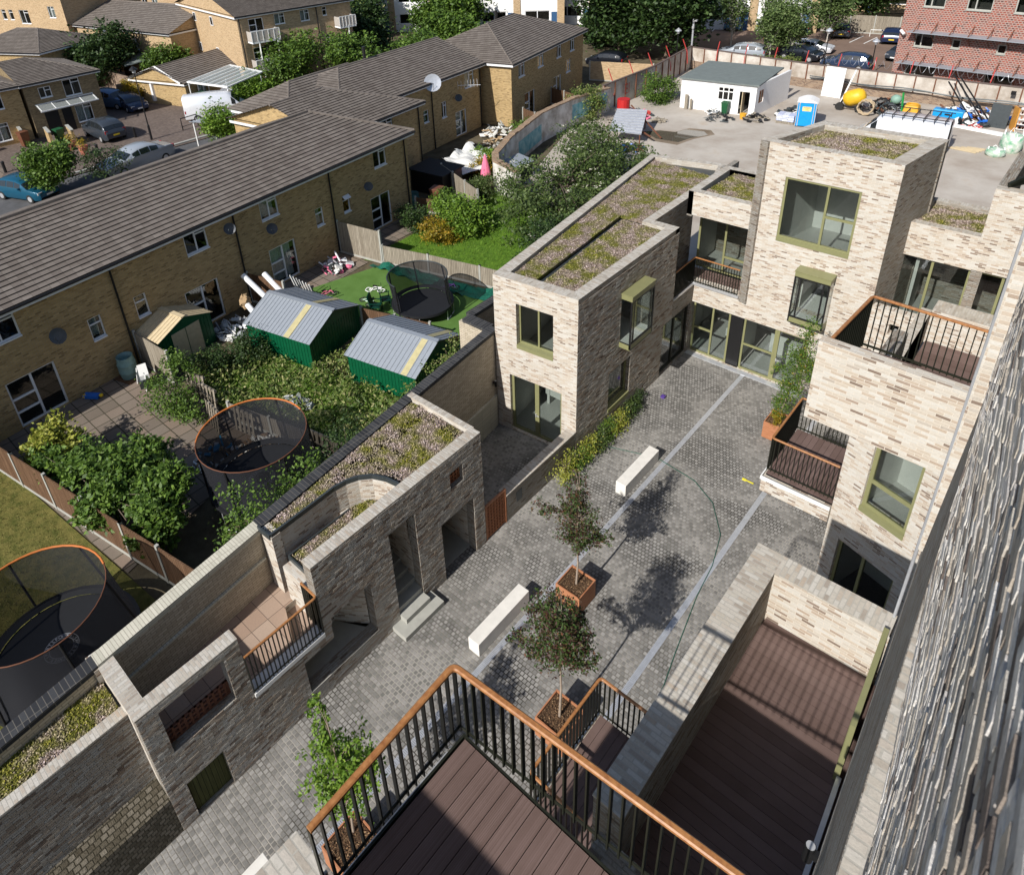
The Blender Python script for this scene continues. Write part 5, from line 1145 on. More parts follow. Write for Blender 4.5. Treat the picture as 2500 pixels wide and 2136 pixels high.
# ---- turf garden and its clutter
tm = MB(); n = 30; poly = [(-27.2, 16.9), (-24.9, 16.35), (-19.0, 17.6), (-17.4, 18.4), (-17.6, 20.9), (-19.3, 21.9), (-26.3, 20.4)]
o = sheet('artificial_grass', poly, .03, m_turf); tag(o, 'sheet of bright artificial grass laid round the small trampoline', 'artificial grass')
def crumple(name, label, cat, poly, z, amp, mat, n=26, seed=1, sc=1.6):
    xs = [p[0] for p in poly]; ys = [p[1] for p in poly]; m = MB(); x0, x1, y0, y1 = min(xs), max(xs), min(ys), max(ys)
    for i in range(n):
        for j in range(n):
            cx, cy = x0+(x1-x0)*(i+.5)/n, y0+(y1-y0)*(j+.5)/n
            if inpoly(cx, cy, poly):
                q = []
                for a, b in ((0, 0), (1, 0), (1, 1), (0, 1)):
                    x, y = x0+(x1-x0)*(i+a)/n, y0+(y1-y0)*(j+b)/n; q.append((x, y, z+amp*abs(noise.noise(Vector((x*sc, y*sc, seed))))*1.8))
                m.poly(q)
    o = m.build(name, mat, base=Vector((sum(xs)/len(xs), sum(ys)/len(ys), 0))); return tag(o, label, cat)
crumple('tarpaulin', 'crumpled dark green tarpaulin along the far fence of the turf garden', 'tarpaulin', [(-26.6, 20.2), (-26.2, 20.85), (-22.5, 21.6), (-18.2, 22.5), (-16.3, 22.6), (-16.6, 21.3), (-18.8, 21.3), (-22.5, 20.6)], .04, .22, m_green_sheet, seed=2)
crumple('tarpaulin', 'dark green tarpaulin bunched between the turf and the brick pier', 'tarpaulin', [(-18.3, 17.3), (-15.6, 18.2), (-15.5, 20.2), (-16.6, 20.0), (-17.5, 18.9), (-19.2, 18.0)], .04, .2, m_green_sheet, seed=5)
def bicycle(label, loc, rz, mf, s=.75, group='children bicycles on the turf'):
    t = thing('bicycle', label, 'bicycle', loc, rz, group); m = MB(); w1, w2 = Vector((-.42*s, 0, .05)), Vector((.42*s, 0.05, .06))
    for w_ in (w1, w2):
        q = MB(); q.tube([w_+Vector((.24*s*math.cos(a*.3), .24*s*math.sin(a*.3), .02*math.sin(a))) for a in range(22)], .022, 5, cap=False); q.build('tyre', m_rubber if mf is not m_white else m_white, t)
        q = MB()
        for a in range(6): q.tube([w_, w_+Vector((.23*s*math.cos(a*1.05), .23*s*math.sin(a*1.05), .0))], .004, 3)
        q.build('spokes', m_zinc, t)
    pts = [w1, (-.05*s, .02, .08), (-.15*s, .33*s, .1), w1]; m.tube(pts, .02, 5); m.tube([(-.05*s, .02, .08), (.28*s, .33*s, .09)], .024, 5); m.tube([(-.15*s, .30*s, .1), (.28*s, .33*s, .1)], .022, 5); m.tube([w2, (.24*s, .45*s, .1)], .02, 5); m.build('frame', mf, t)
    q = MB(); q.tube([(.24*s, .45*s, -.02+.05), (.24*s, .45*s, .32)], .014, 5); q.build('handlebar', m_black, t); q = MB(); q.cbox((-.2*s, .42*s, .1), .2, .09, .06); q.build('saddle', m_black, t)
m_mint = plain('mint_paint', (0.45, 0.62, 0.50), .4); m_pink = plain('pink_plastic', (0.75, 0.18, 0.30), .5); m_purple = plain('purple_plastic', (0.20, 0.10, 0.40), .5); m_blue = plain('blue_plastic', (0.02, 0.14, 0.55), .4)
bicycle('white and mint child bicycle lying in the middle of the turf', (-24.4, 18.7, .03), .4, m_white); bicycle('mint green child bicycle lying nearer the sheds, below the white one', (-23.9, 17.7, .03), -.3, m_mint)
bicycle('pink child bicycle lying at the left edge of the turf', (-26.0, 17.0, .03), .9, m_pink); bicycle('lilac child bicycle leaning beyond the small trampoline', (-21.6, 21.0, .1), .6, m_purple)
def garden_chair(label, loc, rz, mt):
    t = thing('garden_chair', label, 'chair', loc, rz); q = MB(); q.cbox((0, 0, .42), .5, .48, .04); q.build('seat', mt, t); q = MB(); q.cbox((0, .24, .72), .5, .04, .6, tilt=Matrix.Rotation(-.2, 3, 'X')); q.build('backrest', mt, t)
    for a, b in ((-.22, -.2), (.22, -.2), (-.22, .22), (.22, .22)): q = MB(); q.tube([(a, b, 0), (a*.95, b*.95, .62 if abs(a) > 0 else .42)], .022, 5); q.build('leg', mt, t)
    for a in (-.25, .25): q = MB(); q.cbox((a, 0, .63), .05, .5, .03); q.build('armrest', mt, t)
garden_chair('dark green plastic chair standing left of the small trampoline', (-22.9, 18.1, .03), 2.6, plain('dark_green_plastic', (0.004, 0.03, 0.02), .4))
garden_chair('second dark green chair tipped in front of the first', (-22.8, 17.4, .03), 2.2, plain('bottle_green_plastic', (0.004, 0.04, 0.025), .4))
def heap(name, label, cat, loc, r, h, n, mats, seed=1, smin=.05, smax=.3, flat=.4, group=None):
    g = random.Random(seed); t = world_thing(name, label, cat, loc, group); names = ['piece', 'scrap', 'bundle', 'bag', 'board', 'rod']
    for k, mt in enumerate(mats):
        m = MB()
        for i in range(n//len(mats)+1):
            a = g.uniform(0, 6.28); q = r*math.sqrt(g.random()); s = g.uniform(smin, smax); z = loc[2]+h*(1-q/r)*g.random()+s*.2; p = (loc[0]+math.cos(a)*q, loc[1]+math.sin(a)*q, z)
            tl = Matrix.Rotation(g.uniform(-.8, .8), 3, 'X')@Matrix.Rotation(g.uniform(-.8, .8), 3, 'Y')
            kind = g.random()
            if kind < .4: m.cbox(p, s, s*g.uniform(.3, 1), s*flat*g.uniform(.2, 1), rz=a, tilt=tl)
            elif kind < .7: m.tube([Vector(p)-tl@Vector((s, 0, 0)), Vector(p)+tl@Vector((s, 0, 0))], s*.09+.01, 5)
            else: m.ball(p, s*.5, s*.4, s*.3, n=7, k=5, jit=s*.25)
        m.build(names[k % 6], mt, t)
    return t
m_cloth = plain('white_cloth', (0.62, 0.62, 0.60), .9); m_blucloth = plain('blue_cloth', (0.04, 0.25, 0.45), .9); m_cardb = plain('cardboard', (0.36, 0.25, 0.14), .9); m_glove = plain('grey_plastic_bag', (0.30, 0.32, 0.34), .6)
heap('junk_pile', 'pile of white clothes airers, tubes and a pink chair by the terrace wall', 'junk pile', (-27.9, 19.1, 0), .75, .7, 60, [m_upvc, m_zinc, m_cloth, m_pink, m_dkgrey], 3, .12, .42)
heap('junk_pile', 'heap of white sheets and bags outside the patio door behind the beige-roofed shed', 'junk pile', (-27.0, 12.4, 0), .9, .65, 60, [m_cloth, m_upvc, m_glove], 4, .12, .4)
heap('rubbish_heap', 'small heap of white sacks and litter at the edge of the paved garden', 'rubbish', (-20.0, 7.5, 0), .8, .35, 50, [m_cloth, m_upvc, m_blucloth, m_cardb], 5, .06, .3)
heap('toy_pile', 'white and purple toys on a dark sheet at the left edge behind the fence', 'toys', (-26.2, .9, 0), 1.0, .25, 40, [m_blackm, m_cloth, m_purple, m_pink], 6, .1, .4)
heap('brushwood_heap', 'heap of brown dead twigs seen through the middle trampoline net', 'brushwood', (-18.9, 8.4, 0), 1.2, .6, 260, [plain('dead_twigs', (0.16, 0.10, 0.06), .9), plain('dry_twigs', (0.26, 0.18, 0.11), .9), m_cloth], 7, .06, .26)
heap('white_sheet', 'crumpled white plastic sheet in the weeds above the middle trampoline', 'sheet', (-20.2, 10.9, 0), .6, .3, 20, [m_cloth, m_glove], 8, .2, .5)
# white waste pipes
for k, (a, b, lab) in enumerate((((-27.9, 13.9, 1.9), (-26.0, 14.3, .55), 'long white plastic duct leaning to the shed, left of the two'), ((-27.4, 14.7, 1.8), (-25.5, 14.9, .6), 'long white plastic duct leaning to the shed, right of the two'), ((-27.2, 13.4, .9), (-25.8, 13.3, .35), 'short white duct with a ragged brown lagged end'))):
    m = MB(); m.tube([a, b], .13, 14); o = m.build('plastic_duct', m_upvc, base=Vector(b), smooth=False); tag(o, lab, 'duct')
q = MB(); q.ball((-27.3, 13.4, .95), .3, .25, .3, jit=.2); o = q.build('pipe_lagging', m_cardb, base=Vector((-27.9, 13.2, .8))); tag(o, 'ragged brown lagging bundle at the end of the short duct', 'lagging')
for k in range(7):
    x = -26.5+.13*k; m = MB(); m.bar((x, 15.9+.05*k, .1), (x+.12*(k-3), 15.7, 1.45), .05, .03); o = m.build('timber_batten', m_white, base=Vector((x, 15.9, 0))); o['group'] = 'white battens leaning on the shed'; tag(o, 'thin white batten leaning upright behind the big green shed', 'batten', 'white battens leaning on the shed')
# water butt, fridge etc
def butt(label, loc, r, h, mt):
    t = world_thing('water_butt', label, 'water butt', loc); q = MB(); prof = [(r*.86, 0), (r, h*.3), (r*1.03, h*.32), (r*1.0, h*.35), (r*1.02, h*.65), (r*1.05, h*.67), (r*1.0, h*.7), (r*.88, h*.97), (r*.92, h), (r*.84, h), (r*.82, h*.75)]; q.lathe(loc, prof[:-1]+[(r*.80, h*.75)], 24); q.build('barrel', mt, t, smooth=True); q = MB(); q.cbox((loc[0], loc[1], loc[2]+.02), r*2.6, r*2.4, .06, rz=.3); q.build('base_board', m_fencebr, t)
butt('pale blue-green water butt standing by the terrace wall and fence', (-27.35, 7.75, 0), .36, 1.05, plain('pale_teal_plastic', (0.16, 0.27, 0.27), .5)); butt('dull teal water butt beside the brown bin in the far garden', (-30.15, 26.9, 0), .38, 1.0, plain('teal_plastic', (0.05, 0.13, 0.13), .5))
t = world_thing('barbecue', 'old white barbecue trolley lying by the grey fence', 'barbecue', (-26.2, 7.9, 0)); q = MB(); q.cbox((-26.3, 7.95, .62), .9, .35, .2, rz=-.3); q.build('lid', m_white, t); q = MB(); q.cbox((-26.2, 7.8, .35), .85, .3, .35, rz=-.3); q.build('body', m_dkgrey, t)
for a in (-.4, 0, .4): q = MB(); q.tube([(-26.2+a, 7.7, .02), (-26.25+a, 7.85, .7)], .02, 5); q.build('leg', m_white, t)
t = world_thing('toy_vehicle', 'blue and yellow toy lying on the shaded slabs', 'toy', (-27.1, 6.2, 0)); q = MB(); q.cbox((-27.2, 6.1, .1), .65, .25, .14, rz=.6); q.build('body', m_blue, t); q = MB(); q.ball((-26.9, 6.35, .12), .08, .08, .08); q.ball((-27.4, 5.9, .1), .09, .09, .09); q.build('wheel', plain('yellow_toy', (.7, .5, .02), .4), t)
t = world_thing('push_car', 'red toy car by the dark coping beside the green tarpaulin', 'toy', (-16.7, 18.5, 0)); q = MB(); q.cbox((-16.6, 18.5, .25), .6, .35, .25, rz=.6); q.ball((-16.7, 18.45, .42), .15, .15, .12); q.build('body', plain('red_toy', (.65, .02, .05), .4), t)
for a in (-.2, .2): q = MB(); q.tube([(-16.65+a, 18.3, .1), (-16.65+a, 18.36, .1)], .1, 10); q.build('wheel', m_black, t)
# ---- vegetation in gardens
tree('garden_tree', 'broad leafy tree with glossy long leaves over the brown fence, lower left', 'tree', (-19.6, 3.9, 0), 2.6, 2.2, 20000, .16, L_mid, trunk=.09, tight=.14, clus=120, seed=61,
     blobs=[(-19.9, 4.4, 1.7, 1.1, .9, .6), (-21.4, 4.0, 1.5, .9, .8, .5), (-18.2, 4.7, 1.5, 1.0, .7, .6), (-20.0, 5.4, 1.7, .9, .6, .5), (-17.4, 4.4, 1.2, .6, .5, .5), (-22.8, 3.3, 1.3, .8, .5, .4), (-19.6, 3.4, 1.2, .8, .6, .4), (-17.9, 3.9, .9, .5, .4, .4), (-18.2, 5.3, 1.9, .7, .6, .4)])
shrub('yellow_shrub', 'yellow-green shrub at the left end of the brown fence', 'shrub', (-24.0, 3.7, 0), .85, .8, 1.9, 3200, .17, L_yellow, seed=62)
shrub('garden_bush', 'green bush growing over the grey fence beside the paved garden', 'shrub', (-23.6, 7.8, 0), .9, .8, 1.7, 5000, .10, L_mid, seed=63, extra=[(-24.4, 8.7, 1.4, .7, .5, .5), (-22.6, 8.0, .6, .7, .5, .5)])
shrub('garden_bush', 'dark green bush in front of the beige shed doors', 'shrub', (-24.8, 10.2, 0), .9, .8, 1.2, 5000, .10, L_dark, seed=64, extra=[(-24.0, 11.4, .7, .8, .9, .7)])
shrub('wild_shrub', 'light green shrub at the wall between the second shed and the coping', 'shrub', (-15.5, 13.2, 0), .6, 1.2, 1.6, 4000, .09, L_weed, seed=65)
shrub('wild_shrub', 'feathery yellow-green shrub overhanging the end of the second shed roof', 'shrub', (-16.0, 15.6, 0), .6, .8, 2.6, 3500, .09, L_weed, seed=66)
for k, (x, y, mt, lab) in enumerate(((-14.6, 6.0, L_mid, 'leafy bush against the dark coping, nearest of the row'), (-14.8, 7.8, L_mid, 'leafy bush against the dark coping, second of the row'), (-15.2, 9.6, L_dark, 'leafy bush against the dark coping, third of the row'), (-15.6, 11.3, L_weed, 'bright weeds bush against the dark coping, last of the row'))):
    shrub('wall_bush', lab, 'shrub', (x, y, 0), .6, 1.1, 3.0 if k < 3 else 2.0, 3500, .10, mt, 'bushes along the dark coping', seed=70+k)
o = sheet('overgrown_grass_base', [(-25.6, 9.3), (-24.8, 12.2), (-14.5, 15.0), (-13.6, 10.9), (-17.4, 10.2), (-21.5, 9.2)], .012, m_grassG); o['kind'] = 'structure'
C = scatter([(-25.4, 9.5), (-21.7, 9.0), (-17.0, 10.1), (-14.2, 10.8), (-14.6, 14.6), (-19.6, 13.3), (-21.5, 12.9), (-21.8, 16.0), (-19.9, 14.0), (-17.0, 13.8), (-21.4, 12.7), (-25.2, 12.0)], 17000, 5)
g = np.random.default_rng(4); C[:, 2] = g.random(len(C))**1.5*np.array([.25+.75*abs(noise.noise(Vector((c[0]*.7, c[1]*.7, 0))))*1.6 for c in C])
tag(leaf_mesh('weeds', C, .16, L_weed, seed=6, aspect=.4), 'tall tangled weeds filling the garden round the green sheds', 'weeds', kind='stuff')
C = scatter([tp(16.2, 1.8), tp(27, 2.6), (-17, 32), (-15.2, 24)], 22000, 7); tag(leaf_mesh('grass_blades', C, .12, L_bright, seed=7, aspect=.15, up_grass=True), 'blades of bright grass on the sunny lawn', 'grass', kind='stuff')
C = scatter([tp(-12, 0), tp(-2.3, 0), tp(-2.6, 12.6), tp(-8, 14)], 20000, 8); tag(leaf_mesh('grass_blades', C, .07, leafmat('dry_blades', [(0, (.07, .075, .015)), (.5, (.13, .13, .035)), (1, (.24, .21, .08))], .9, 0), seed=8, aspect=.2, up_grass=True), 'tufts of dry brownish lawn at the lower left', 'grass', kind='stuff')
elder = [(-24.5, 31.0, 1.6, 2.2, 2.2, 1.4), (-22.0, 33.5, 1.7, 2.0, 2.2, 1.5), (-20.2, 31.0, 1.3, 1.8, 2.2, 1.3), (-21.5, 28.0, 1.4, 2.0, 2.2, 1.4), (-23.5, 36.5, 1.8, 2.4, 2.2, 1.6), (-25.8, 39.3, 1.7, 2.0, 1.8, 1.5), (-18.5, 27.0, .9, 1.6, 2.0, 1.2), (-22.0, 38.0, 1.2, 1.8, 1.8, 1.2)]
tree('elder_tree', 'huge sprawling elder with cream flower heads between the gardens and the concrete yard', 'tree', (-23, 32, 0), 3.4, 4, 30000, .17, L_olive, blobs=elder, clus=150, tight=.13, seed=81, flowers=70)
tree('elder_tree', 'darker elder in front of the wing, beside the sunny lawn', 'tree', (-18.0, 26, 0), 3.0, 3, 13000, .15, L_dark, blobs=[(-18.6, 25.4, 1.3, 1.6, 1.7, 1.3), (-17.2, 28.2, 1.2, 1.2, 2.2, 1.2), (-19.8, 27.3, 1.0, 1.6, 1.4, 1.0)], clus=90, tight=.14, seed=82, flowers=10)
shrub('garden_bush', 'bright green broad-leaved bush at the back of the sunny lawn', 'shrub', (-25.5, 26.4, 0), 1.5, 1.3, 2.0, 7000, .17, L_bright, seed=83)
shrub('garden_bush', 'golden leaved bush in front of the bright green bush', 'shrub', (-26.0, 24.6, 0), 1.0, .8, 1.3, 4500, .11, L_gold, seed=84)
shrub('garden_bush', 'dark bush at the patio door in the last garden of the near terrace', 'shrub', (-28.2, 25.0, 0), .9, .9, 1.4, 3000, .12, L_dark, seed=85)
shrub('garden_bush', 'mid green bush beside the low brown fence', 'shrub', (-27.4, 27.3, 0), 1.1, .9, 1.6, 4000, .13, L_mid, seed=86)
shrub('rose_bush', 'reddish green climbing rose on the end of the white wall', 'shrub', (-28.0, 30.6, 0), .8, 1.0, 1.5, 3500, .12, L_olive, seed=87); shrub('garden_bush', 'round clipped green bush in the middle-distance garden', 'shrub', (-33.0, 41.2, 0), .9, .9, 1.5, 3500, .13, L_mid, seed=88)
shrub('garden_bush', 'green potted plants under the white sheet tent', 'shrub', (-31.5, 35.0, 0), 1.2, .9, 1.2, 3500, .15, L_bright, seed=89); shrub('garden_bush', 'yellow flowering plants near the pink parasol', 'shrub', (-30.5, 33.5, 0), 1.0, .9, 1.1, 3000, .13, L_gold, seed=90)
shrub('ivy', 'ivy clump on the broken end of the painted yard wall', 'ivy', (-31.5, 47.5, 0), 1.6, 1.2, 2.6, 5000, .16, L_weed, seed=91); shrub('yard_bush', 'bush growing against the concrete yard wall left of the white workshop', 'shrub', (-29.3, 55.0, 0), 1.2, 1.8, 2.2, 6000, .15, L_mid, seed=92)
# middle distance garden things
t = world_thing('parasol', 'closed pink parasol standing in the middle-distance garden', 'parasol', (-29.3, 32.6, 0)); q = MB(); q.tube([(-29.3, 32.6, 0), (-29.3, 32.6, 2.0)], .025, 6); q.build('pole', m_upvc, t); q = MB(); q.lathe((-29.3, 32.6, .55), [(.34, 0), (.33, .1), (.22, .7), (.08, 1.25), (.01, 1.4)], 10); q.build('canopy', m_pink, t)
def wbin(label, loc, rz, mt, s=1.0, group='wheelie bins'):
    t = thing('wheelie_bin', label, 'bin', loc, rz, group); q = MB(); q.hexa([(a*.24*s*f, b*.26*s*f, z*s) for z, f in ((.05, .8), (.95, 1.08)) for a, b in ((-1, -1), (1, -1), (1, 1), (-1, 1))]); q.build('body', mt, t, bevel=.02); q = MB(); q.hexa([(a*.28*s, b*.30*s, z*s) for z in (.95, 1.02) for a, b in ((-1, -1), (1, -1), (1, 1), (-1, 1))]); q.build('lid', mt, t, bevel=.015)
    for a in (-.2, .2): q = MB(); q.tube([(a*s-.03, .24*s, .09*s), (a*s+.03, .24*s, .09*s)], .09*s, 10); q.build('wheel', m_black, t)
m_bbin = plain('brown_bin_plastic', (.14, .055, .03), .5); m_gbin = plain('green_bin_plastic', (.012, .08, .03), .5)
wbin('brown wheelie bin beside the teal water butt in the far garden', (-29.1, 27.9, 0), .3, m_bbin, 1.25)
crumple('sheet_tent', 'white plastic sheeting draped over the black shed', 'sheet', [(-33.0, 32.0), (-29.9, 31.2), (-29.6, 33.0), (-31.2, 35.0), (-33.2, 35.5)], .8, .45, m_cloth, n=18, seed=9, sc=.8)
t = world_thing('garden_shed', 'black roofed lean-to shed behind the bins', 'shed', (-31.0, 29.6, 0)); q = MB(); q.cbox((-31.2, 30.0, .7), 2.6, 2.0, 1.4, rz=.1); q.build('body', m_black, t); q = MB(); q.cbox((-31.2, 30.0, 1.45), 2.9, 2.3, .08, rz=.1); q.build('roof', m_blackm, t)
heap('stacked_sheets', 'stack of white boards and pots against the corner house', 'junk pile', (-34.8, 40.6, 0), 1.5, 1.1, 50, [m_white, m_cloth, m_step, m_cardb], 10, .2, .6, .2); heap('garden_clutter', 'clutter of pots, tables and plants in the middle-distance gardens', 'clutter', (-33.0, 37.6, 0), 1.6, .8, 60, [m_cardb, m_step, m_step, m_glove, m_fence], 11, .15, .4)
heap('garden_clutter', 'table, chairs and pots behind the fence by the corner house', 'clutter', (-33.5, 45.5, 0), 1.8, .9, 50, [m_white, m_blucloth, m_cardb, m_gbin], 12, .15, .4)
t = world_thing('cold_frame', 'small clear roofed cold frame next to the pink parasol', 'greenhouse', (-28.2, 34.4, 0)); q = MB(); q.cbox((-28.2, 34.6, 1.1), 1.4, 1.8, .05, tilt=Matrix.Rotation(.15, 3, 'Y')); q.build('roof', m_greymetal, t)
for a, b in ((-.6, -.8), (.6, -.8), (.6, .8), (-.6, .8)): q = MB(); q.tube([(-28.2+a, 34.6+b, 0), (-28.2+a, 34.6+b, 1.1)], .03, 5); q.build('leg', m_white, t)
# ================================================================ cars
def car(label, loc, rz, col, L=4.1, W=1.72, Ht=1.45, kind='hatch', group='parked cars', plate=True, roofbox=False):
    t = thing('parked_car', label, 'car', loc, rz, group); hb, gl = .42, .88
    if kind == 'hatch': S_ = [(-.5, .38, .62, .62), (-.485, .22, .72, .72), (-.40, .2, .82, .84), (-.30, .2, .88, .90), (-.15, .2, .93, 1.28), (-.02, .2, .95, 1.42), (.15, .2, .96, 1.45), (.32, .2, .97, 1.40), (.43, .2, .96, 1.22), (.485, .24, .90, .92), (.5, .34, .7, .7)]
    elif kind == 'sedan': S_ = [(-.5, .38, .60, .60), (-.485, .22, .70, .70), (-.38, .2, .80, .82), (-.27, .2, .86, .88), (-.14, .2, .90, 1.22), (-.03, .2, .92, 1.36), (.12, .2, .93, 1.38), (.24, .2, .93, 1.25), (.34, .2, .93, .98), (.46, .22, .90, .93), (.49, .26, .84, .86), (.5, .36, .7, .7)]
    else: S_ = [(-.5, .4, .7, .7), (-.485, .25, .85, .85), (-.40, .22, 1.0, 1.08), (-.33, .22, 1.05, 1.45), (-.26, .22, 1.08, 1.85), (-.2, .22, 1.08, 1.93), (.1, .22, 1.08, 1.96), (.49, .22, 1.08, 1.93), (.5, .25, 1.05, 1.9)]
    f = Ht/(1.45 if kind == 'hatch' else 1.38 if kind == 'sedan' else 1.96); rows = []; hw = W/2
    for x, zb, zs, zt in S_:
        k = 1-.22*max(0, (abs(x)-.38)/.12)**2; g = max(0, (zt-zs)/.5); ti = 1-.2*min(1, g) if kind != 'van' else 1-.08*min(1, g)
        pts = [(hw*k*.92, zb), (hw*k, zb+.18), (hw*k, (zb+zs)/2+.1), (hw*k*.97, zs), (hw*k*ti*.97, zs+(zt-zs)*.82), (hw*k*ti*.82, zt-.01), (0, zt+.02)]
        r = [(x*L, a, z*f) for a, z in pts]+[(x*L, -a, z*f) for a, z in reversed(pts[:-1])]; rows.append(r)
    m = MB(); m.grid(rows); m.poly(rows[0]); m.poly(list(reversed(rows[-1]))); b = m.build('body', col, t, smooth=True)
    m = MB(); n = len(rows[0]); top = [i for i, s in enumerate(S_) if s[3]-s[2] > .25]
    i0, i1 = top[0], top[-1]
    def ins(i, j, u, o=.012): p = Vector(rows[i][j]).lerp(Vector(rows[i][j+1]), u); return p
    if kind == 'van': rng = [(i0, i0+1), ]
    else: rng = [(i, i+1) for i in range(i0, i1)]
    for a, c in rng:
        for j, s in ((3, 1), (n-5, -1)):
            q = [Vector(rows[a][j]), Vector(rows[c][j]), Vector(rows[c][j+1]), Vector(rows[a][j+1])]; ce = sum(q, Vector())/4
            q = [ce+(v-ce)*.9+Vector((0, s*.012, .004)) for v in q]; m.poly(q if s == 1 else q[::-1])
    for a, c, s in ((i0-1, i0, -1), (i1, i1+1, 1)) if kind != 'van' else ((2, 4, -1),):
        w0, w1 = [rows[a][k] for k in (4, 5, 6, 7, 8)], [rows[c][k] for k in (4, 5, 6, 7, 8)]
        if kind == 'van': w0 = [rows[2][k] for k in (4, 5, 6, 7, 8)]; w1 = [rows[4][k] for k in (4, 5, 6, 7, 8)]
        nr = Vector((s*.6, 0, .8))*.02
        for k in range(4): m.poly([Vector(w0[k]).lerp(Vector(w1[k]), .1)+nr, Vector(w0[k+1]).lerp(Vector(w1[k+1]), .1)+nr, Vector(w0[k+1]).lerp(Vector(w1[k+1]), .9)+nr, Vector(w0[k]).lerp(Vector(w1[k]), .9)+nr])
    m.build('windows', m_carglass, t)
    for x in (-.31*L, .31*L):
        for s in (-1, 1):
            q = MB(); q.tube([(x, s*(hw-.19), .31), (x, s*(hw+.01), .31)], .31, 16); o = q.build('wheel', m_rubber, t); q = MB(); q.tube([(x, s*(hw+.0), .31), (x, s*(hw+.02), .31)], .19, 12); q.build('rim', m_alu, o)
    for s in (-1, 1):
        q = MB(); q.cbox((-.478*L, s*hw*.68, .66*f), .09, .34, .15); q.build('headlight', m_alu, t); q = MB(); q.cbox((.482*L, s*hw*.74, .80*f), .08, .22, .24); q.build('tail_light', m_tail, t)
        q = MB(); q.cbox((-.14*L, s*(hw+.07), .95*f), .12, .14, .12); q.build('mirror', col, t)
    if plate: q = MB(); q.cbox((.5*L+.005, 0, .55*f), .02, .5, .11); q.build('rear_plate', m_yplate, t); q = MB(); q.cbox((-.5*L-.005, 0, .48*f), .02, .5, .11); q.build('front_plate', m_white, t)
    return t
m_tail = plain('red_lamp_lens', (.35, .01, .01), .2); m_yplate = plain('yellow_plate', (.75, .55, .02), .5)
def paint(n, c): return plain(n, c, .22, .25, .03, spec=.7)
pg, ps, pb, pk_, pw = paint('graphite_paint', (.045, .055, .07)), paint('silver_paint', (.38, .42, .47)), paint('blue_paint', (.10, .18, .32)), paint('black_paint', (.012, .014, .02)), paint('white_van_paint', (.72, .74, .78))
car('light blue people carrier parked beside the yellow brick house', (-72.2, 26.7, 0), R(205), pb, 4.5, 1.85, 1.75)
car('dark blue hatchback parked in front of the yellow flowering bush', (-70.0, 27.6, 0), R(175), paint('dark_blue_paint', (.02, .035, .08)), 5.0, 1.9, 1.35)
car('graphite hatchback parked nose to the house under its glass porch', (-62.9, 22.0, 0), R(0), pg, 5.0, 2.0, 1.7)
car('silver saloon with sunroof half hidden by the terrace ridge', (-53.0, 20.2, 0), R(98), ps, 5.6, 2.1, 1.6, 'sedan')
car('teal blue car at the far left, behind the street tree', (-53.6, 12.7, 0), R(200), paint('teal_paint', (.01, .09, .16)), 4.4, 1.9, 1.5)
car('white hatchback parked under the white-framed carport roof', (-62.8, 33.9, 0), R(50), pw, 4.4, 1.9, 1.5)
t = car('white panel van parked with its back to the forecourt, behind the terrace roof', (-59.6, 30.8, 0), R(237), pw, 5.4, 2.1, 2.2, 'van', group='parked vans'); t['category'] = 'van'; t.name = 'parked_van'
car('bright blue hatchback at the far end of the car park by the grey fence', (-37.0, 87.0, 0), R(-78), paint('bright_blue_paint', (.10, .28, .52)), 4.0, 2.0, 1.6)
car('silver hatchback just behind the concrete yard wall', (-30.0, 73.0, 0), R(10), ps, 4.6, 1.9, 1.5)
car('black hatchback next to the bright blue car, half behind the birch', (-34.6, 88.6, 0), R(-80), pk_, 4.0, 1.9, 1.5)
car('grey-black hatchback parked by the fence, in the open part of the car park', (-25.3, 87.6, 0), R(-72), pg, 4.2, 1.9, 1.5)
car('navy hatchback parked by the fence, nearest the red brick building', (-19.9, 86.8, 0), R(-80), paint('navy_paint', (.015, .025, .07)), 4.0, 2.1, 1.5)
car('dark grey estate with its nose out beside the red brick corner', (-16.8, 79.2, 0), R(75), pg, 4.2, 1.9, 1.5)
car('dark blue hatchback behind the yard wall between the two car park lamps', (-20.2, 73.2, 0), R(4), paint('dusk_blue_paint', (.03, .05, .10)), 4.2, 2.0, 1.5)
car('white convertible behind the birch trees', (-25.3, 78.6, 0), R(185), pw, 4.3, 1.9, 1.25, 'sedan')
car('black hatchback half behind the birch trunks and the hedge', (-24.9, 74.9, 0), R(175), pk_, 4.0, 1.9, 1.45)
car('dark car deep in the shade of the birch group', (-28.5, 80.0, 0), R(170), pk_, 4.0, 1.9, 1.45); car('black car in the shade under the big dark tree beyond the corner house', (-40.0, 63.6, 0), R(10), pk_, 4.0, 1.9, 1.5); car('blue car behind the birch, far row', (-29.5, 87.8, 0), R(-76), pb, 4.0, 1.9, 1.5)
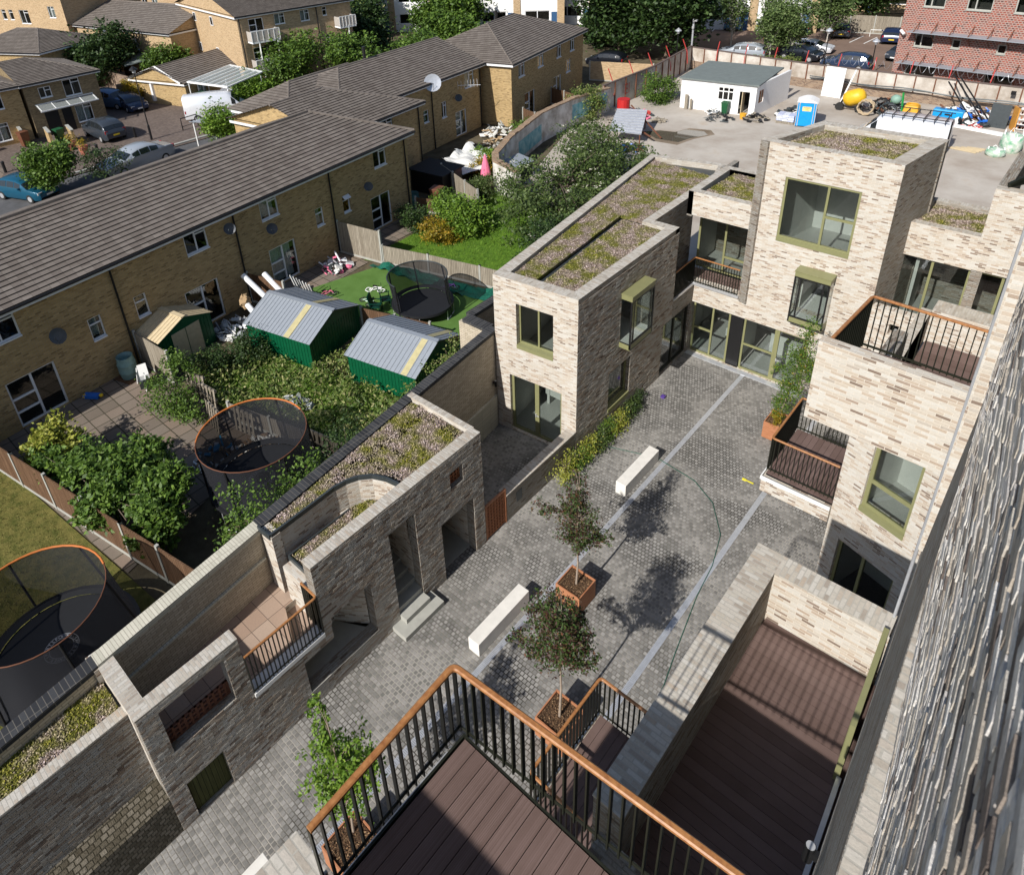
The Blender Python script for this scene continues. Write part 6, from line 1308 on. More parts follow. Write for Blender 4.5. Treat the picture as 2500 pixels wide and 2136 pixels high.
# ================================================================ left street: houses, porch, garage, carport
hf = Fr((-67.7, 18.3), (.02, 1))
h1, HF = hip_block('street_house', 'yellow brick house at the left with a glass porch roof and two upper windows', hf, 0, 6.0, 0, 8, 4.6, 6.0, [(1.1, 2.1, 3.2, 4.1, 'up'), (3.1, 4.5, 2.9, 4.3, 'up'), (3.5, 4.9, .5, 2.0, 'up')], hip0=False, wall=brick('brown_buff_brick', [(0, (.22, .16, .09)), (.5, (.32, .235, .13)), (1, (.40, .30, .17))], (.2, .16, .1)))
m = MB()
for k in range(5): m.bar(HF.pt(.6+1.15*k, .02, 2.75), HF.pt(.6+1.15*k, 1.1, 2.35), .05, .08)
m.bar(HF.pt(.5, 1.1, 2.35), HF.pt(5.3, 1.1, 2.35), .07, .1); m.bar(HF.pt(.5, .02, 2.75), HF.pt(5.3, .02, 2.75), .07, .08); o = m.build('porch_frame', m_white, h1); q = MB(); q.poly([HF.pt(.5, .02, 2.76), HF.pt(.5, 1.1, 2.37), HF.pt(5.3, 1.1, 2.37), HF.pt(5.3, .02, 2.76)]); q.build('porch_glazing', m_tint, o)
q = MB(); q.fbox(HF, 1.0, 2.1, .01, .03, 0, 2.0); q.fbox(HF, 2.4, 3.2, .01, .02, 0, 2.0); q.build('front_door', m_black, h1)
h2, _ = hip_block('street_house', 'yellow brick house at the left edge, set at an angle beside the porch house', Fr((-69.2, 8.5), (.08, 1)), 0, 9.6, .6, 9, 4.6, 6.1, [(7.0, 8.2, 3.0, 4.2, 'up'), (6.6, 8.0, .4, 1.9, 'up'), (3, 4.2, 3.0, 4.2, 'up')], wall=m_stock)
gf = Fr((-72.3, 30.3), (.995, .09))
gr, GF = hip_block('garage_bungalow', 'single-storey yellow brick building with white gable edge beside the carport', Fr((-65.0, 30.9), (-.25, .97)), 0, 8, 0, 7.6, 2.3, 3.5, [], hip0=False, hip1=False); q = MB(); q.bar((-65.0-.1, 30.55, 2.3), (-68.6, 31.0-.9, 3.55), .06, .2); q.bar((-68.6, 30.1, 3.55), (-72.4, 28.9, 2.3), .06, .2); q.build('bargeboard', m_white, gr)
q = MB(); q.box(-69.6, -69.2, 29.6, 29.9, .3, 2.0); q.build('side_window', m_upvc, gr); casement(gr, Fr((-64.9, 31.2), (-.25, .97)), 1.0, 2.3, .5, 1.9, 'up', n=.1)
t = world_thing('carport', 'white framed translucent carport beside the single-storey building', 'carport', (-61.8, 33, 0)); c4 = [(-64.3, 30.9), (-59.0, 31.9), (-59.6, 36.0), (-65.2, 36.0)]
for a, b in ((-64.3, 31.0), (-61.8, 33.4), (-59.2, 32.0), (-59.8, 35.9)): q = MB(); q.tube([(a, b, 0), (a, b, 2.55)], .05, 6); q.build('post', m_white, t)
q = MB()
for k in range(7): f_ = k/6; a = Vector((-64.3+5.3*f_, 30.9+f_, 2.5)); b = Vector((-65.2+5.6*f_, 36.0, 2.9)); q.bar(a, b, .12, .1)
q.bar((-64.3, 30.9, 2.5), (-59, 31.9, 2.5), .12, .16); q.bar((-65.2, 36, 2.9), (-59.6, 36, 2.9), .12, .14); q.build('frame', m_white, t); q = MB(); q.poly([(-64.3, 30.9, 2.56), (-59, 31.9, 2.56), (-59.6, 36, 2.96), (-65.2, 36, 2.96)]); q.build('roof_sheet', m_tint, t)
t = world_thing('lean_to', 'grey corrugated lean-to roof on white posts behind the terrace ridge', 'carport', (-51.5, 26, 0))
q = MB(); q.poly([(-52.8, 24.8, 2.2), (-47.0, 25.2, 2.9), (-46.5, 30.5, 2.9), (-52.6, 29.5, 2.2)])
for k in range(16): f_ = k/15; q.bar((-52.8+.2*f_, 24.8+4.7*f_, 2.23), (-47+.5*f_, 25.2+5.3*f_, 2.93), .1, .04)
q.build('roof_sheet', m_greymetal, t)
for a, b in ((-52.6, 25.0), (-52.6, 26.6), (-52.4, 29.0)): q = MB(); q.tube([(a, b, 0), (a, b, 2.2)], .06, 6); q.build('post', m_white, t)
def lamp(label, x, y, h, hoods=1, mt=None, group='street lamps', wht=.0):
    t = world_thing('street_lamp', label, 'lamp', (x, y, 0), group); q = MB(); q.tube([(x, y, 0), (x, y, h*.22), (x, y, h*.23), (x, y, h)], .05, 8, rs=[.10, .10, .055, .04]); q.build('column', mt or m_black, t)
    if hoods: q = MB(); q.lathe((x, y, h), [(.05, -.1), (.07, .12), (.32, .16), (.30, .22), (.05, .42), (.01, .46)], 14); q.build('hood', m_zinc if mt is None and hoods == 2 else m_black, t); q = MB(); q.lathe((x, y, h-.12), [(.05, 0), (.12, .05), (.14, .26)], 12); q.build('lantern', m_alu, t)
    return t
lamp('tall black street lamp by the graphite car on the forecourt', -58.4, 23.9, 5.6); lamp('black lamp post with pale hood in the car park, nearest the red brick building', -17.7, 71.9, 2.75, 2); lamp('black lamp post with grey hood left of the other car park lamp', -21.8, 72.1, 3.3, 2)
lamp('black lamp post in front of the big dark tree', -33.6, 66.0, 3.4, 2); lamp('slim black lamp post among the birches at the far fence', -30.5, 86, 4.6, 2)
t = world_thing('mast', 'pale grey steel mast at the corner of the concrete yard wall', 'mast', (-32.5, 66.8, 0)); q = MB(); q.tube([(-32.5, 66.8, 0), (-32.5, 66.8, 4.6)], .09, 8); q.build('pole', m_zinc, t); q = MB(); q.cbox((-32.3, 66.7, 4.5), .4, .25, .15); q.cbox((-32.4, 66.6, 3.9), .2, .2, .25); q.build('camera_head', m_alu, t)
for k, (x, y) in enumerate(((-60.6, 13.4), (-57.9, 13.7), (-58.4, 19.5), (-60.3, 23.4))):
    q = MB(); q.lathe((x, y, 0), [(.11, 0), (.11, .75), (.13, .78), (.13, .84), (.06, .9)], 10); o = q.build('bollard', m_black, base=Vector((x, y, 0))); tag(o, ['black bollard at the left edge of the pavement', 'black bollard right of the leftmost one, by the street', 'black bollard near the terracotta pots', 'black bollard behind the graphite car'][k], 'bollard', 'street bollards')
for k, (a, b) in enumerate((((-58.6, 26.8), (-58.7, 28.3)), ((-62.8, 31.5), (-62.6, 32.7)))):
    q = MB(); q.tube([(*a, 0), (*a, 1.0), (*b, 1.0), (*b, 0)], .05, 6); q.tube([(*a, .3), (*b, .3)], .03, 5); o = q.build('hoop_barrier', m_black, base=Vector((*a, 0))); tag(o, ['black hoop barrier left of the white van', 'black hoop barrier in front of the carport'][k], 'barrier', 'hoop barriers')
for k, (x, y) in enumerate(((-61.7, 18.8), (-59.6, 18.9))):
    t = world_thing('plant_pot', ['terracotta pot with a dry shrub nearer the house', 'terracotta pot with a small plant nearer the bollard'][k], 'plant pot', (x, y, 0), 'terracotta pots'); q = MB(); q.lathe((x, y, 0), [(.25, 0), (.38, .6), (.42, .62), (.40, .7), (.3, .66)], 12); q.build('pot', plain('terracotta_%d' % k, (.42, .15, .10), .8), t)
    P = np.random.default_rng(k).normal(size=(300, 3))*[.28, .28, .2]+[x, y, 1.0]; leaf_mesh('foliage', P, .12, L_gold, t, seed=k)
def bin_store(label, x, y, rz):
    t = thing('bin_screen', label, 'wall', (x, y, 0), rz, 'brick bin screens'); q = MB(); q.box(-.1, .1, -1, 1, 0, 1.3); q.build('wall_body', m_stock, t); q = MB(); q.box(-.13, .13, -1.03, 1.03, 1.3, 1.36); q.build('coping', m_step, t)
bin_store('low brick bin screen beside the green wheelie bin', -64.6, 18.2, 1.4); bin_store('low brick bin screen nearest the pots', -63.6, 19.6, 1.4); bin_store('low brick bin screen beside the brown bin', -67.6, 17.0, 1.4)
wbin('brown wheelie bin between the brick bin screens and the corner house', (-66.3, 16.8, 0), .2, m_bbin, 1.25); wbin('green wheelie bin behind the brick screen near the pots', (-64.6, 19.0, 0), .2, m_gbin, 1.2); wbin('dark green wheelie bin at the left edge of the picture', (-67.3, 13.6, 0), .2, m_gbin, 1.2); wbin('green wheelie bin under the carport beside the white post', (-64.3, 32.0, 0), .4, m_gbin, 1.3)
m = MB(); m.box(-84, -73.5, 30.1, 30.4, 0, 1.7); m.box(-73.6, -73.3, 28, 30.4, 0, 1.7); o = m.build('brick_wall', m_oldred, base=Vector((-78, 30, 0))); tag(o, 'brown brick garden wall behind the parked blue cars', 'wall')
shrub('flowering_bush', 'yellow flowering bush behind the dark blue car', 'shrub', (-72.6, 29.0, 0), 2.2, 1.0, 1.9, 5000, .2, L_gold, seed=101)
shrub('flower_box', 'red flowers and foliage along the near side of the silver saloon', 'shrub', (-50.5, 16.8, 1.0), 1.0, 1.5, 2.2, 2500, .14, L_dark, seed=102)
t = world_thing('garden_shed', 'grey felt roofed wooden shed behind the brown brick wall', 'shed', (-80.5, 34, 0)); q = MB(); q.cbox((-80.5, 34.5, 1.1), 4.2, 4, 2.2, rz=-.2); q.build('wall', m_fencebr, t); q = MB(); q.cbox((-80.5, 34.3, 2.5), 4.8, 4.8, .1, rz=-.2, tilt=Matrix.Rotation(.12, 3, 'X')); q.build('roof', m_felt, t)
# bigger blocks behind
def flats(name, label, p, d, L, dep, he, hr, cols, gable_w, wall, balc=None, hip1=True):
    o, F = hip_block(name, label, Fr(p, d), 0, L, 0, dep, he, hr, cols, hip0=False, hip1=hip1, wall=wall); return o, F
m_flat = brick('sandy_brick', [(0, (.44, .30, .16)), (.5, (.60, .42, .24)), (1, (.68, .50, .30))], (.40, .31, .21), bump=.3)
fl, F_ = flats('flats_block', 'three-storey sandy brick flats with white balconies behind the carport', (-64.4, 37.2), (.16, .987), 12.4, 16.5, 7.3, 9.4, [(1.1, 2.6, 5.1, 6.9, 'french'), (3.8, 4.9, 6.0, 7.0, 'up'), (6.6, 7.6, 5.9, 6.95, 'up'), (9.1, 9.6, 6.1, 6.95, 'small'), (9.1, 9.6, 3.5, 4.2, 'small'), (1.1, 2.6, 2.5, 4.2, 'french')], 8, m_flat)
EF = Fr((-64.4-16.27, 37.2+2.64), (.987, -.16))
for u, z in ((4.3, 5.8), (9.2, 5.8), (4.3, 2.7), (9.4, 2.7)): window(fl, EF, u, u+.75, z, z+.9, n=.06, fw=.07, mf=m_upvc, gl=m_carglass, dep=.05)
def balcony_w(par, F, u0, u1, z, pr=1.2):
    q = MB(); q.fbox(F, u0, u1, .02, pr, z-.15, z); q.build('balcony_floor', m_white, par); q = MB(); q.fbox(F, u0, u1, pr-.04, pr, z+.05, z+.95); q.fbox(F, u0, u0+.04, .05, pr-.05, z+.05, z+.95); q.fbox(F, u1-.04, u1, .05, pr-.05, z+.05, z+.95); q.build('balcony_panel', netmat('frosted_panel_%d' % len(bpy.data.materials), .75, (.5, .46, .42)), par)
    q = MB(); q.fbox(F, u0, u1, pr-.05, pr+.01, z+.95, z+1.02)
    for k in range(6): a = u0+(u1-u0)*k/5; q.fbox(F, a-.03, a+.03, pr, pr+.03, z, z+.95)
    q.build('balcony_frame', m_white, par)
for z in (4.9, 2.2): balcony_w(fl, F_, .7, 3.6, z); balcony_w(fl, F_, 10.3, 12.2, z)
for u in (1.4, 3.3, 11.3): q = MB(); q.tube([F_.pt(u, 1.15, 0), F_.pt(u, 1.15, 5)], .07, 6); q.build('balcony_post', m_white, fl)
q = MB(); q.tube([F_.pt(8.4, .1, 7.2), F_.pt(8.4, .1, 0)], .06, 6); q.build('downpipe', m_black, fl); q = MB(); q.tube([F_.pt(.15, .1, 7.2), F_.pt(.15, .1, 0)], .06, 6); q.build('downpipe', m_black, fl)
bh, BF = flats('rear_houses', 'two-storey sandy brick houses with broad tiled roof left of the flats', (-94.5, 33.4), (.99, .135), 18.5, 10, 5.0, 7.0, [(4.5, 5.6, 3.0, 4.3, 'up'), (9.0, 10.2, 2.9, 4.3, 'up'), (11.2, 12.2, 2.9, 4.3, 'up')], 8, m_flat, hip1=False); dish(BF, 6.8, 4.8, 'black dish on the eave of the rear houses left of the flats', .4)
q = MB(); q.tube([BF.pt(7.2, .1, 5), BF.pt(7.2, .1, 0)], .08, 6); q.build('downpipe', m_black, bh)
ft, TF2 = flats('tall_flats', 'tall sandy brick flats in the far left corner with a projecting bay', (-112, 27.5), (.96, .28), 18, 12, 11, 13, [(2.0, 3.4, 5.2, 6.8, 'up'), (3.0, 4.6, 8.4, 10, 'up'), (9.5, 11.4, 8.4, 10, 'up'), (9.6, 11.4, 5.0, 6.6, 'up'), (15.2, 16.4, 5.8, 7.1, 'up'), (6.2, 7, 5.4, 6.6, 'small'), (7.6, 8.4, 5.4, 6.6, 'small')], 8, m_flat); 
ff, FF2 = flats('tall_flats', 'sandy brick flats with stacked bay windows at the top left, next to the rear houses', (-102, 40.5), (.96, .28), 17, 9, 9.5, 11, [(1.0, 2.6, 6.2, 8.8, 'up'), (6.8, 7.8, 5.2, 7.4, 'up'), (8.6, 9.6, 5.2, 7.4, 'up')], 8, m_flat)
lr, _ = hip_block('low_houses', 'low brown-roofed houses between the left house and the tall flats', Fr((-92, 20.5), (.92, .38)), 0, 11, 0, 8, 4.6, 6.2, [(2, 3.2, 2.6, 3.9, 'up')], wall=m_stock)
# white panelled houses in the distance
def panel_houses(label, p, d, n, wu, h, floors, m1, m2):
    F = Fr(p, d); o = world_thing('panelled_houses', label, 'houses', (p[0], p[1], 0)); ops = []
    for k in range(n):
        for f_ in range(floors): ops.append((k*wu+1.0, k*wu+wu-1.4, 1.0+2.7*f_, 2.3+2.7*f_))
    q = MB(); q.wall(F, 0, n*wu, 0, h, .3, ops); q.fbox(F, 0, n*wu, -8, -.3, h-.3, h); q.build('wall', m_white if m1 is None else m1, o); q = MB(); q.fbox(F, 0, n*wu, -1.5, -1.4, 0, h-.4); q.build('interior', m_darkroom, o)
    for k in range(n+1): q = MB(); q.fbox(F, k*wu-.45, k*wu+.45, .0, .12, 0, h+.1); q.build('brick_pier', m_flat, o)
    for a, b, c, e in ops: w_ = window(o, F, a, b, c, e, n=-.05, muls=((a+b)/2,), fw=.09, mf=m_upvc)
    for k in range(n): q = MB(); q.fbox(F, k*wu+wu-1.2, k*wu+wu-.5, .01, .05, 0, 2.1); q.build('front_door', plain('blue_door_%d' % len(bpy.data.materials), (.03, .09, .20), .5), o)
    return o
panel_houses('white panelled houses with blue doors and sandy piers, top centre left', (-80, 63.5), (.86, .52), 5, 5.6, 8, 3, None, None)
panel_houses('sandy houses with white window bands, top centre behind the corner house roof', (-60, 80), (.97, .25), 5, 6.5, 8, 3, None, None)
panel_houses('sandy brick houses beyond the car park fence at the top right', (-52, 101), (.99, .1), 8, 6.5, 8, 3, m_flat, None)
sheet('grass_strip', [(-55, 92.5), (20, 92.5), (20, 101), (-55, 101)], .01, m_grassB)['kind'] = 'structure'
# ================================================================ trees in the distance
tree('street_tree', 'dark round tree behind the blue people carrier, left', 'tree', (-83, 30.5, 0), 5.6, 4.3, 14000, .38, L_dark, trunk=.25, low=.15, clus=110, seed=111)
tree('street_tree', 'bright green young tree by the street, in front of the terrace ridge at the left', 'tree', (-52.5, 14.2, 0), 3.6, 1.9, 8000, .22, L_mid, trunk=.1, low=.2, clus=80, seed=112, tight=.15)
tree('street_tree', 'leafy bush-like tree showing above the ridge beside the grey lean-to', 'tree', (-47.0, 24.4, 0), 4.7, 1.5, 5500, .2, L_bright, trunk=.1, low=.4, clus=60, seed=113)
for k, (x, y, h, r, mt, lab) in enumerate(((-61.5, 40.5, 5.0, 3.3, L_mid, 'green tree in front of the flats balconies'), (-57.0, 45.0, 4.8, 3.3, L_mid, 'green tree right of the balconies, second in the row behind the terrace'), (-53.5, 50.0, 4.6, 3.2, L_mid, 'green tree third in the row behind the terrace roofs'), (-60.5, 35.5, 2.6, 2.2, L_bright, 'bright low tree beside the carport'), (-49, 55, 4.2, 3.2, L_mid, 'green tree last in the row behind the terrace roofs'), (-76.5, 35.0, 4.0, 2.4, L_mid, 'green tree between the rear houses and the single-storey building'))):
    tree('garden_tree', lab, 'tree', (x, y, 0), h, r, 8000, .3, mt, 'trees behind the terrace roofs', trunk=.15, low=.15, clus=80, seed=120+k)
for k, (x, y, h, r, mt, lab) in enumerate(((-75.5, 61.5, 8.2, 3.0, L_weed, 'pale flowering tree beside the flats'), (-68, 54, 5.5, 4.5, L_dark, 'dark tree below the pale flowering tree'), (-65, 67, 5.2, 4.6, L_mid, 'broad green tree before the white panelled houses'), (-60.5, 62, 3.6, 3.0, L_mid, 'low green tree behind the middle terrace ridge'), (-45.5, 72, 5.0, 3.0, L_dark, 'green tree left of the big dark tree'),
    (-41.5, 68.5, 9.5, 5.0, L_dark, 'big dark tree filling the gap beyond the corner house, left half'), (-36.5, 69.5, 9.5, 5.0, L_dark, 'big dark tree filling the gap beyond the corner house, right half'), (-39, 75.5, 10, 4.5, L_dark, 'dark tree rising behind the big dark pair'))):
    tree('broadleaf_tree', lab, 'tree', (x, y, 0), h, r, 15000, .42, mt, 'big trees in the distance', trunk=.3, low=.10, clus=120, seed=130+k)
for k, (x, y, h, r, lab) in enumerate(((-27.5, 73.6, 5.6, 1.6, 'birch with pale leaves nearest the hedge, left of three'), (-25.7, 74.4, 5.8, 1.7, 'birch with a white leaning trunk, right of the hedge'), (-28.4, 77.5, 6.2, 2.0, 'birch behind the other birches by the white convertible'), (-33.0, 77.0, 7.6, 1.6, 'thin birch at the right side of the big dark tree'), (-25.5, 84.0, 6.0, 2.0, 'birch near the far car park fence'))):
    tree('birch_tree', lab, 'tree', (x, y, 0), h, r, 5500, .24, L_birch, 'birch trees in the car park', trunk=.09, low=.2, clus=80, seed=150+k, tm=plain('birch_bark', (.5, .47, .42), .8), tight=.17)
for k, (x, y) in enumerate(((-45, 96), (-38, 97), (-31, 96.5), (-24.5, 96), (-18, 96.5), (-12, 96))):
    tree('boundary_tree', ['green tree beyond the car park fence, first from the left', 'green tree beyond the fence, second from the left', 'green tree beyond the fence, third from the left', 'dark tree beyond the fence above the navy car', 'dark tree beyond the fence beside the red brick building', 'tree hidden mostly by the red brick building'][k], 'tree', (x, y, 0), 6.0 if k < 3 else 7.5, 3.2, 7000, .38, L_dark if k > 2 else L_mid, 'trees beyond the car park fence', trunk=.2, low=.1, clus=70, seed=160+k)
tree('boundary_tree', 'green trees mass left of the car park, top', 'tree', (-50, 90, 0), 8, 6, 11000, .42, L_mid, trunk=.3, low=.1, clus=90, seed=170)
for k, (x, y, h, r, lab) in enumerate(((-130, 75, 14, 9, 'far tree behind the tall flats'), (-100, 75, 12, 8, 'far tree left of the white panelled houses'), (-20, 125, 11, 8, 'far tree above the car park houses'), (-60, 115, 12, 9, 'far tree in the top middle'))):
    tree('distant_tree', lab, 'tree', (x, y, 0), h, r, 6000, .7, L_dark, 'distant trees', trunk=.4, low=.1, clus=70, seed=180+k)
m = MB()
for k in range(10): m.ball((-28.2+k*.45, 71.2+k*.2, .35), .5, .45, .42, jit=.1)
q = scatter([(-28.4, 70.5), (-23.8, 72.2), (-24.2, 73.2), (-28.6, 71.8)], 2600, 3, .1); q[:, 2] = np.random.default_rng(1).random(len(q))*.75; o = leaf_mesh('hedge', q, .16, L_weed, seed=4, upb=1.5); tag(o, 'clipped low hedge at the foot of the birches', 'hedge')
# ================================================================ car park fence, yard walls
fence('car_park_fence', 'long grey board fence along the far side of the car park', [(-45, 84), (-39.5, 90.6), (-27.6, 89.6), (-8, 91.5)], 1.9, m_fence, post=2.6)
for k, (a, b) in enumerate((((-40.2, 88.6), (-38.9, 89.8)), ((-22.6, 88.6), (-21.2, 88.9)))):
    q = MB(); q.tube([(*a, 0), (*a, .7), (*b, .7), (*b, 0)], .04, 6); o = q.build('cycle_hoop', m_white, base=Vector((*a, 0))); tag(o, ['white tube hoop by the fence left of the bright blue car', 'white tube hoop by the fence between the two dark hatchbacks'][k], 'barrier', 'white hoops in the car park')
for a, b in (((-38.6, 84.3), (-39.4, 88.0)), ((-23.4, 84.6), (-23.2, 88.5)), ((-22, 84.6), (-21.8, 88.5))):
    gs('bay_marking', [(a[0]-.06, a[1]), (a[0]+.06, a[1]), (b[0]+.06, b[1]), (b[0]-.06, b[1])], m_white, .006)
def yard_wall(label, pts, h, mat, low=None, rz_=None):
    o = world_thing('yard_wall', label, 'wall', (pts[0][0], pts[0][1], 0)); m = MB(); l2 = MB(); c = MB()
    for a, b in zip(pts[:-1], pts[1:]):
        F = Fr(a, (b[0]-a[0], b[1]-a[1])); L = math.hypot(b[0]-a[0], b[1]-a[1]); z0 = low or 0
        m.fbox(F, 0, L, -.12, .0, z0, h); c.fbox(F, -.05, L, -.16, .05, h, h+.07)
        if low: l2.fbox(F, 0, L, -.2, .06, 0, low)
        n = max(1, int(L/1.35))
        for k in range(n+1):
            q = MB(); q.fbox(F, L*k/n-.04, L*k/n+.04, .001, .09, z0, h); q.build('stanchion', m_rust, o)
    m.build('concrete_panel', mat, o); c.build('top_rail', plain('rail_grey_brown', (.12, .09, .08), .7), o)
    if low: l2.build('brick_base', m_oldred, o)
    return o
yw = yard_wall('stained concrete panel wall on a brick base along the back of the yard', [(-32.4, 66.7), (-20.9, 65.0), (8, 63.6)][:2]+[(8, 64.4)], 2.0, m_concwall, .75)
yl = yard_wall('concrete panel wall with red brackets on the left side of the yard', [(-31.6, 50.0), (-31.4, 58), (-32.4, 66.7)], 2.1, m_concwall)
# coiled wire and red brackets
def bracket(x, y, label, dx, dy, h0=1.0, h1=2.9):
    m = MB(); m.bar((x, y, h0), (x+dx*.12, y+dy*.12, 2.0), .06, .05); m.bar((x+dx*.12, y+dy*.12, 2.0), (x+dx*.6, y+dy*.6, h1), .06, .05); o = m.build('wall_bracket', m_redpole, base=Vector((x, y, 0))); tag(o, label, 'bracket', 'red wire brackets on the yard walls')
for k in range(11): bracket(-29.5+k*2.7, 65.9+.0*k-.06*k, 'red steel bracket standing on the back yard wall', .1, .5)
for k in range(5): bracket(-31.55-.05*k, 51.5+k*3.3, 'red steel bracket leaning over the left yard wall', -1.2, .2, .9, 3.1)
m = MB(); pts = []
for k in range(560): a = k*.42; u = k/560; pts.append((-20+24*u, 65.75-.5*u+.30*math.cos(a)*.7, 2.42+.32*math.sin(a)))
m.tube(pts, .009, 3, cap=False); o = m.build('razor_wire', m_zinc, base=Vector((-10, 65, 2.4))); tag(o, 'coils of razor wire along the top of the back yard wall', 'razor wire')
for k, z in enumerate((.95, 1.05)):
    m = MB(); m.tube([(-20.5+i*1.0, 64.72-.05*i-.05*k, z+.08*math.sin(i*.9+k)) for i in range(28)], .05, 5); o = m.build('hanging_cable', m_dkgrey, base=Vector((-10, 64, 1))); tag(o, ['dark hose slung along the foot of the concrete panels, upper run', 'dark hose slung along the foot of the concrete panels, lower run'][k], 'hose', 'hoses on the yard wall')
# white painted broken wall
pw_ = [(-25.6, 31.4), (-27.8, 31.9), (-28.6, 32.8), (-29.6, 35.4), (-31.2, 41.0), (-31.6, 45.0), (-31.3, 50.3)]
o = world_thing('painted_wall', 'old flaking white and blue painted wall with broken brick top, curving round the elder', 'wall', (-29, 38, 0)); m = MB(); c = MB(); b_ = MB()
hs = [1.9, 2.0, 2.05, 2.2, 2.2, 2.1, 1.9]
for (p, q_, h0, h1) in zip(pw_[:-1], pw_[1:], hs[:-1], hs[1:]):
    F = Fr(p, (q_[0]-p[0], q_[1]-p[1])); L = math.hypot(q_[0]-p[0], q_[1]-p[1]); n = max(1, int(L/.5))
    for k in range(n):
        z = h0+(h1-h0)*k/n; m.fbox(F, L*k/n, L*(k+1)/n, -.18, .18, 0, z); c.fbox(F, L*k/n, L*(k+1)/n-.01, -.22, .22, z, z+.06+.16*abs(noise.noise(Vector((p[0]+k, p[1], 0)))))
m.build('wall_body', m_render, o); c.build('broken_brick_top', brick('broken_orange_brick', [(0, (.28, .17, .10)), (1, (.46, .32, .20))], (.3, .25, .2), bump=.6), o)
m = MB(); F = Fr(pw_[5], (pw_[6][0]-pw_[5][0], pw_[6][1]-pw_[5][1])); m.fbox(F, .3, 4.8, .181, .19, .5, 1.7); F2_ = Fr(pw_[3], (pw_[4][0]-pw_[3][0], pw_[4][1]-pw_[3][1])); m.fbox(F2_, 1.2, 5.5, .181, .19, .3, 1.5)
m.build('blue_paint_panel', soil_like('faded_blue_paint', (.10, .30, .36), (.30, .48, .50), 2.2, .3), o)
def text(s, size, M, mat, name='lettering', parent=None, ext=.004):
    cu = bpy.data.curves.new('t', 'FONT'); cu.body = s; cu.size = size; cu.align_x = 'CENTER'; cu.align_y = 'CENTER'; ob = bpy.data.objects.new('t', cu); COL.objects.link(ob); me = bpy.data.meshes.new_from_object(ob); bpy.data.objects.remove(ob)
    q = MB()
    for p in me.polygons: q.poly([M@me.vertices[v].co for v in p.vertices])
    return q.build(name, mat, parent)
def vertM(p, d):
    d = Vector((d[0], d[1], 0)).normalized(); z = Vector((0, 0, 1)); n = Vector((d.y, -d.x, 0)); return Matrix.Translation(Vector(p)+n*.012)@Matrix((d, z, n)).transposed().to_4x4()
text('EI', 1.3, vertM((-31.35, 53.2, 1.15), (-.02, 1)), plain('red_graffiti', (.42, .07, .06), .8), 'graffiti', yl)
# white workshop
W_ = world_thing('workshop_hut', 'white rendered flat-roofed hut with green-grey roof in the concrete yard', 'hut', (-24, 57, 0)); wf = Fr((-26.95, 54.2), (.9955, .0947)); wl = 5.95
m = MB(); m.wall(wf, 0, wl, 0, 2.35, .2, [(3.0, 4.25, 1.0, 2.05), (4.45, 5.75, .05, 1.85)]); sf = Fr((-21.02, 54.77), (.05, 1)); m.wall(sf, 0, 6.0, 0, 2.4, .2, [(.5, 1.3, .9, 1.9)]); m.fbox(wf, 0, .2, -6, -.2, 0, 2.35); m.fbox(wf, .2, wl-.2, -6, -5.8, 0, 2.35); m.build('wall', m_white, W_)
m = MB(); m.fbox(wf, -.15, wl+.2, -6.2, .2, 2.4, 2.5); m.build('roof', m_felt, W_); q = MB(); q.fbox(wf, .25, wl-.25, -3, -2.9, 0, 2.3); q.build('interior', m_darkroom, W_)
window(W_, wf, 3.0, 4.25, 1.0, 2.05, n=-.05, muls=(3.42, 3.84), trans=((3.0, 4.25, 1.7),), mf=m_white, fw=.07); window(W_, sf, .5, 1.3, .9, 1.9, n=-.05, muls=(.9,), mf=m_cedar, fw=.06)
for u in (4.47, 5.50): q = MB(); q.fbox(wf, u, u+.25, -.05, .03, .05, 1.85); q.build('door_side_frame', m_white, W_)
q = MB(); q.fbox(wf, 4.9, 4.95, -.6, .0, .05, 1.8); q.build('door', m_beige, W_)
wbin('green wheelie bin beside the white hut door', (-23.1, 54.2, 0), .1, m_gbin, 1.0)
for k, x in enumerate((-26.3, -25.9)): m = MB(); m.cbox((x, 54.0, .6-.15*k), .25-.1*k, .1, 1.2-.3*k); o = m.build('leaning_board', m_fence, base=Vector((x, 54, 0))); tag(o, ['wider wooden board standing against the hut', 'narrow wooden post standing against the hut'][k], 'board')
t = world_thing('bucket', 'orange-yellow bucket at the hut corner', 'bucket', (-21.5, 53.9, 0)); q = MB(); q.lathe((-21.5, 53.9, 0), [(.2, 0), (.27, .4), (.25, .4)], 12); q.build('tub', plain('orange_tub', (.7, .36, .03), .5), t)
heap('scrap_heap', 'tangle of black stands and scraps on the ground before the hut door', 'scrap', (-22.9, 52.9, 0), 1.1, .3, 40, [m_black, m_dkgrey], 20, .1, .35); heap('scrap_heap', 'black bags and scraps at the right side of the hut', 'scrap', (-20.6, 54.2, 0), .9, .5, 40, [m_black, m_blackm, m_fence], 21, .15, .4); heap('scrap_heap', 'white pump and scraps left of the green bin by the hut', 'scrap', (-23.9, 54.0, 0), .5, .6, 30, [m_white, m_dkgrey, m_glove], 22, .1, .3)
heap('scrap_heap', 'dark rubble sacks behind the pallet of blue and white bags', 'scrap', (-18.6, 56.5, 0), 1.2, .9, 50, [m_blackm, m_dkgrey, m_cloth], 23, .2, .6)
t = world_thing('bag_pallet', 'pallet stacked with blue and white cement bags', 'pallet', (-18.5, 54.8, 0)); q = MB(); q.cbox((-18.5, 54.8, .08), 1.3, 1.1, .14, rz=.1); q.build('pallet_base', m_fence, t)
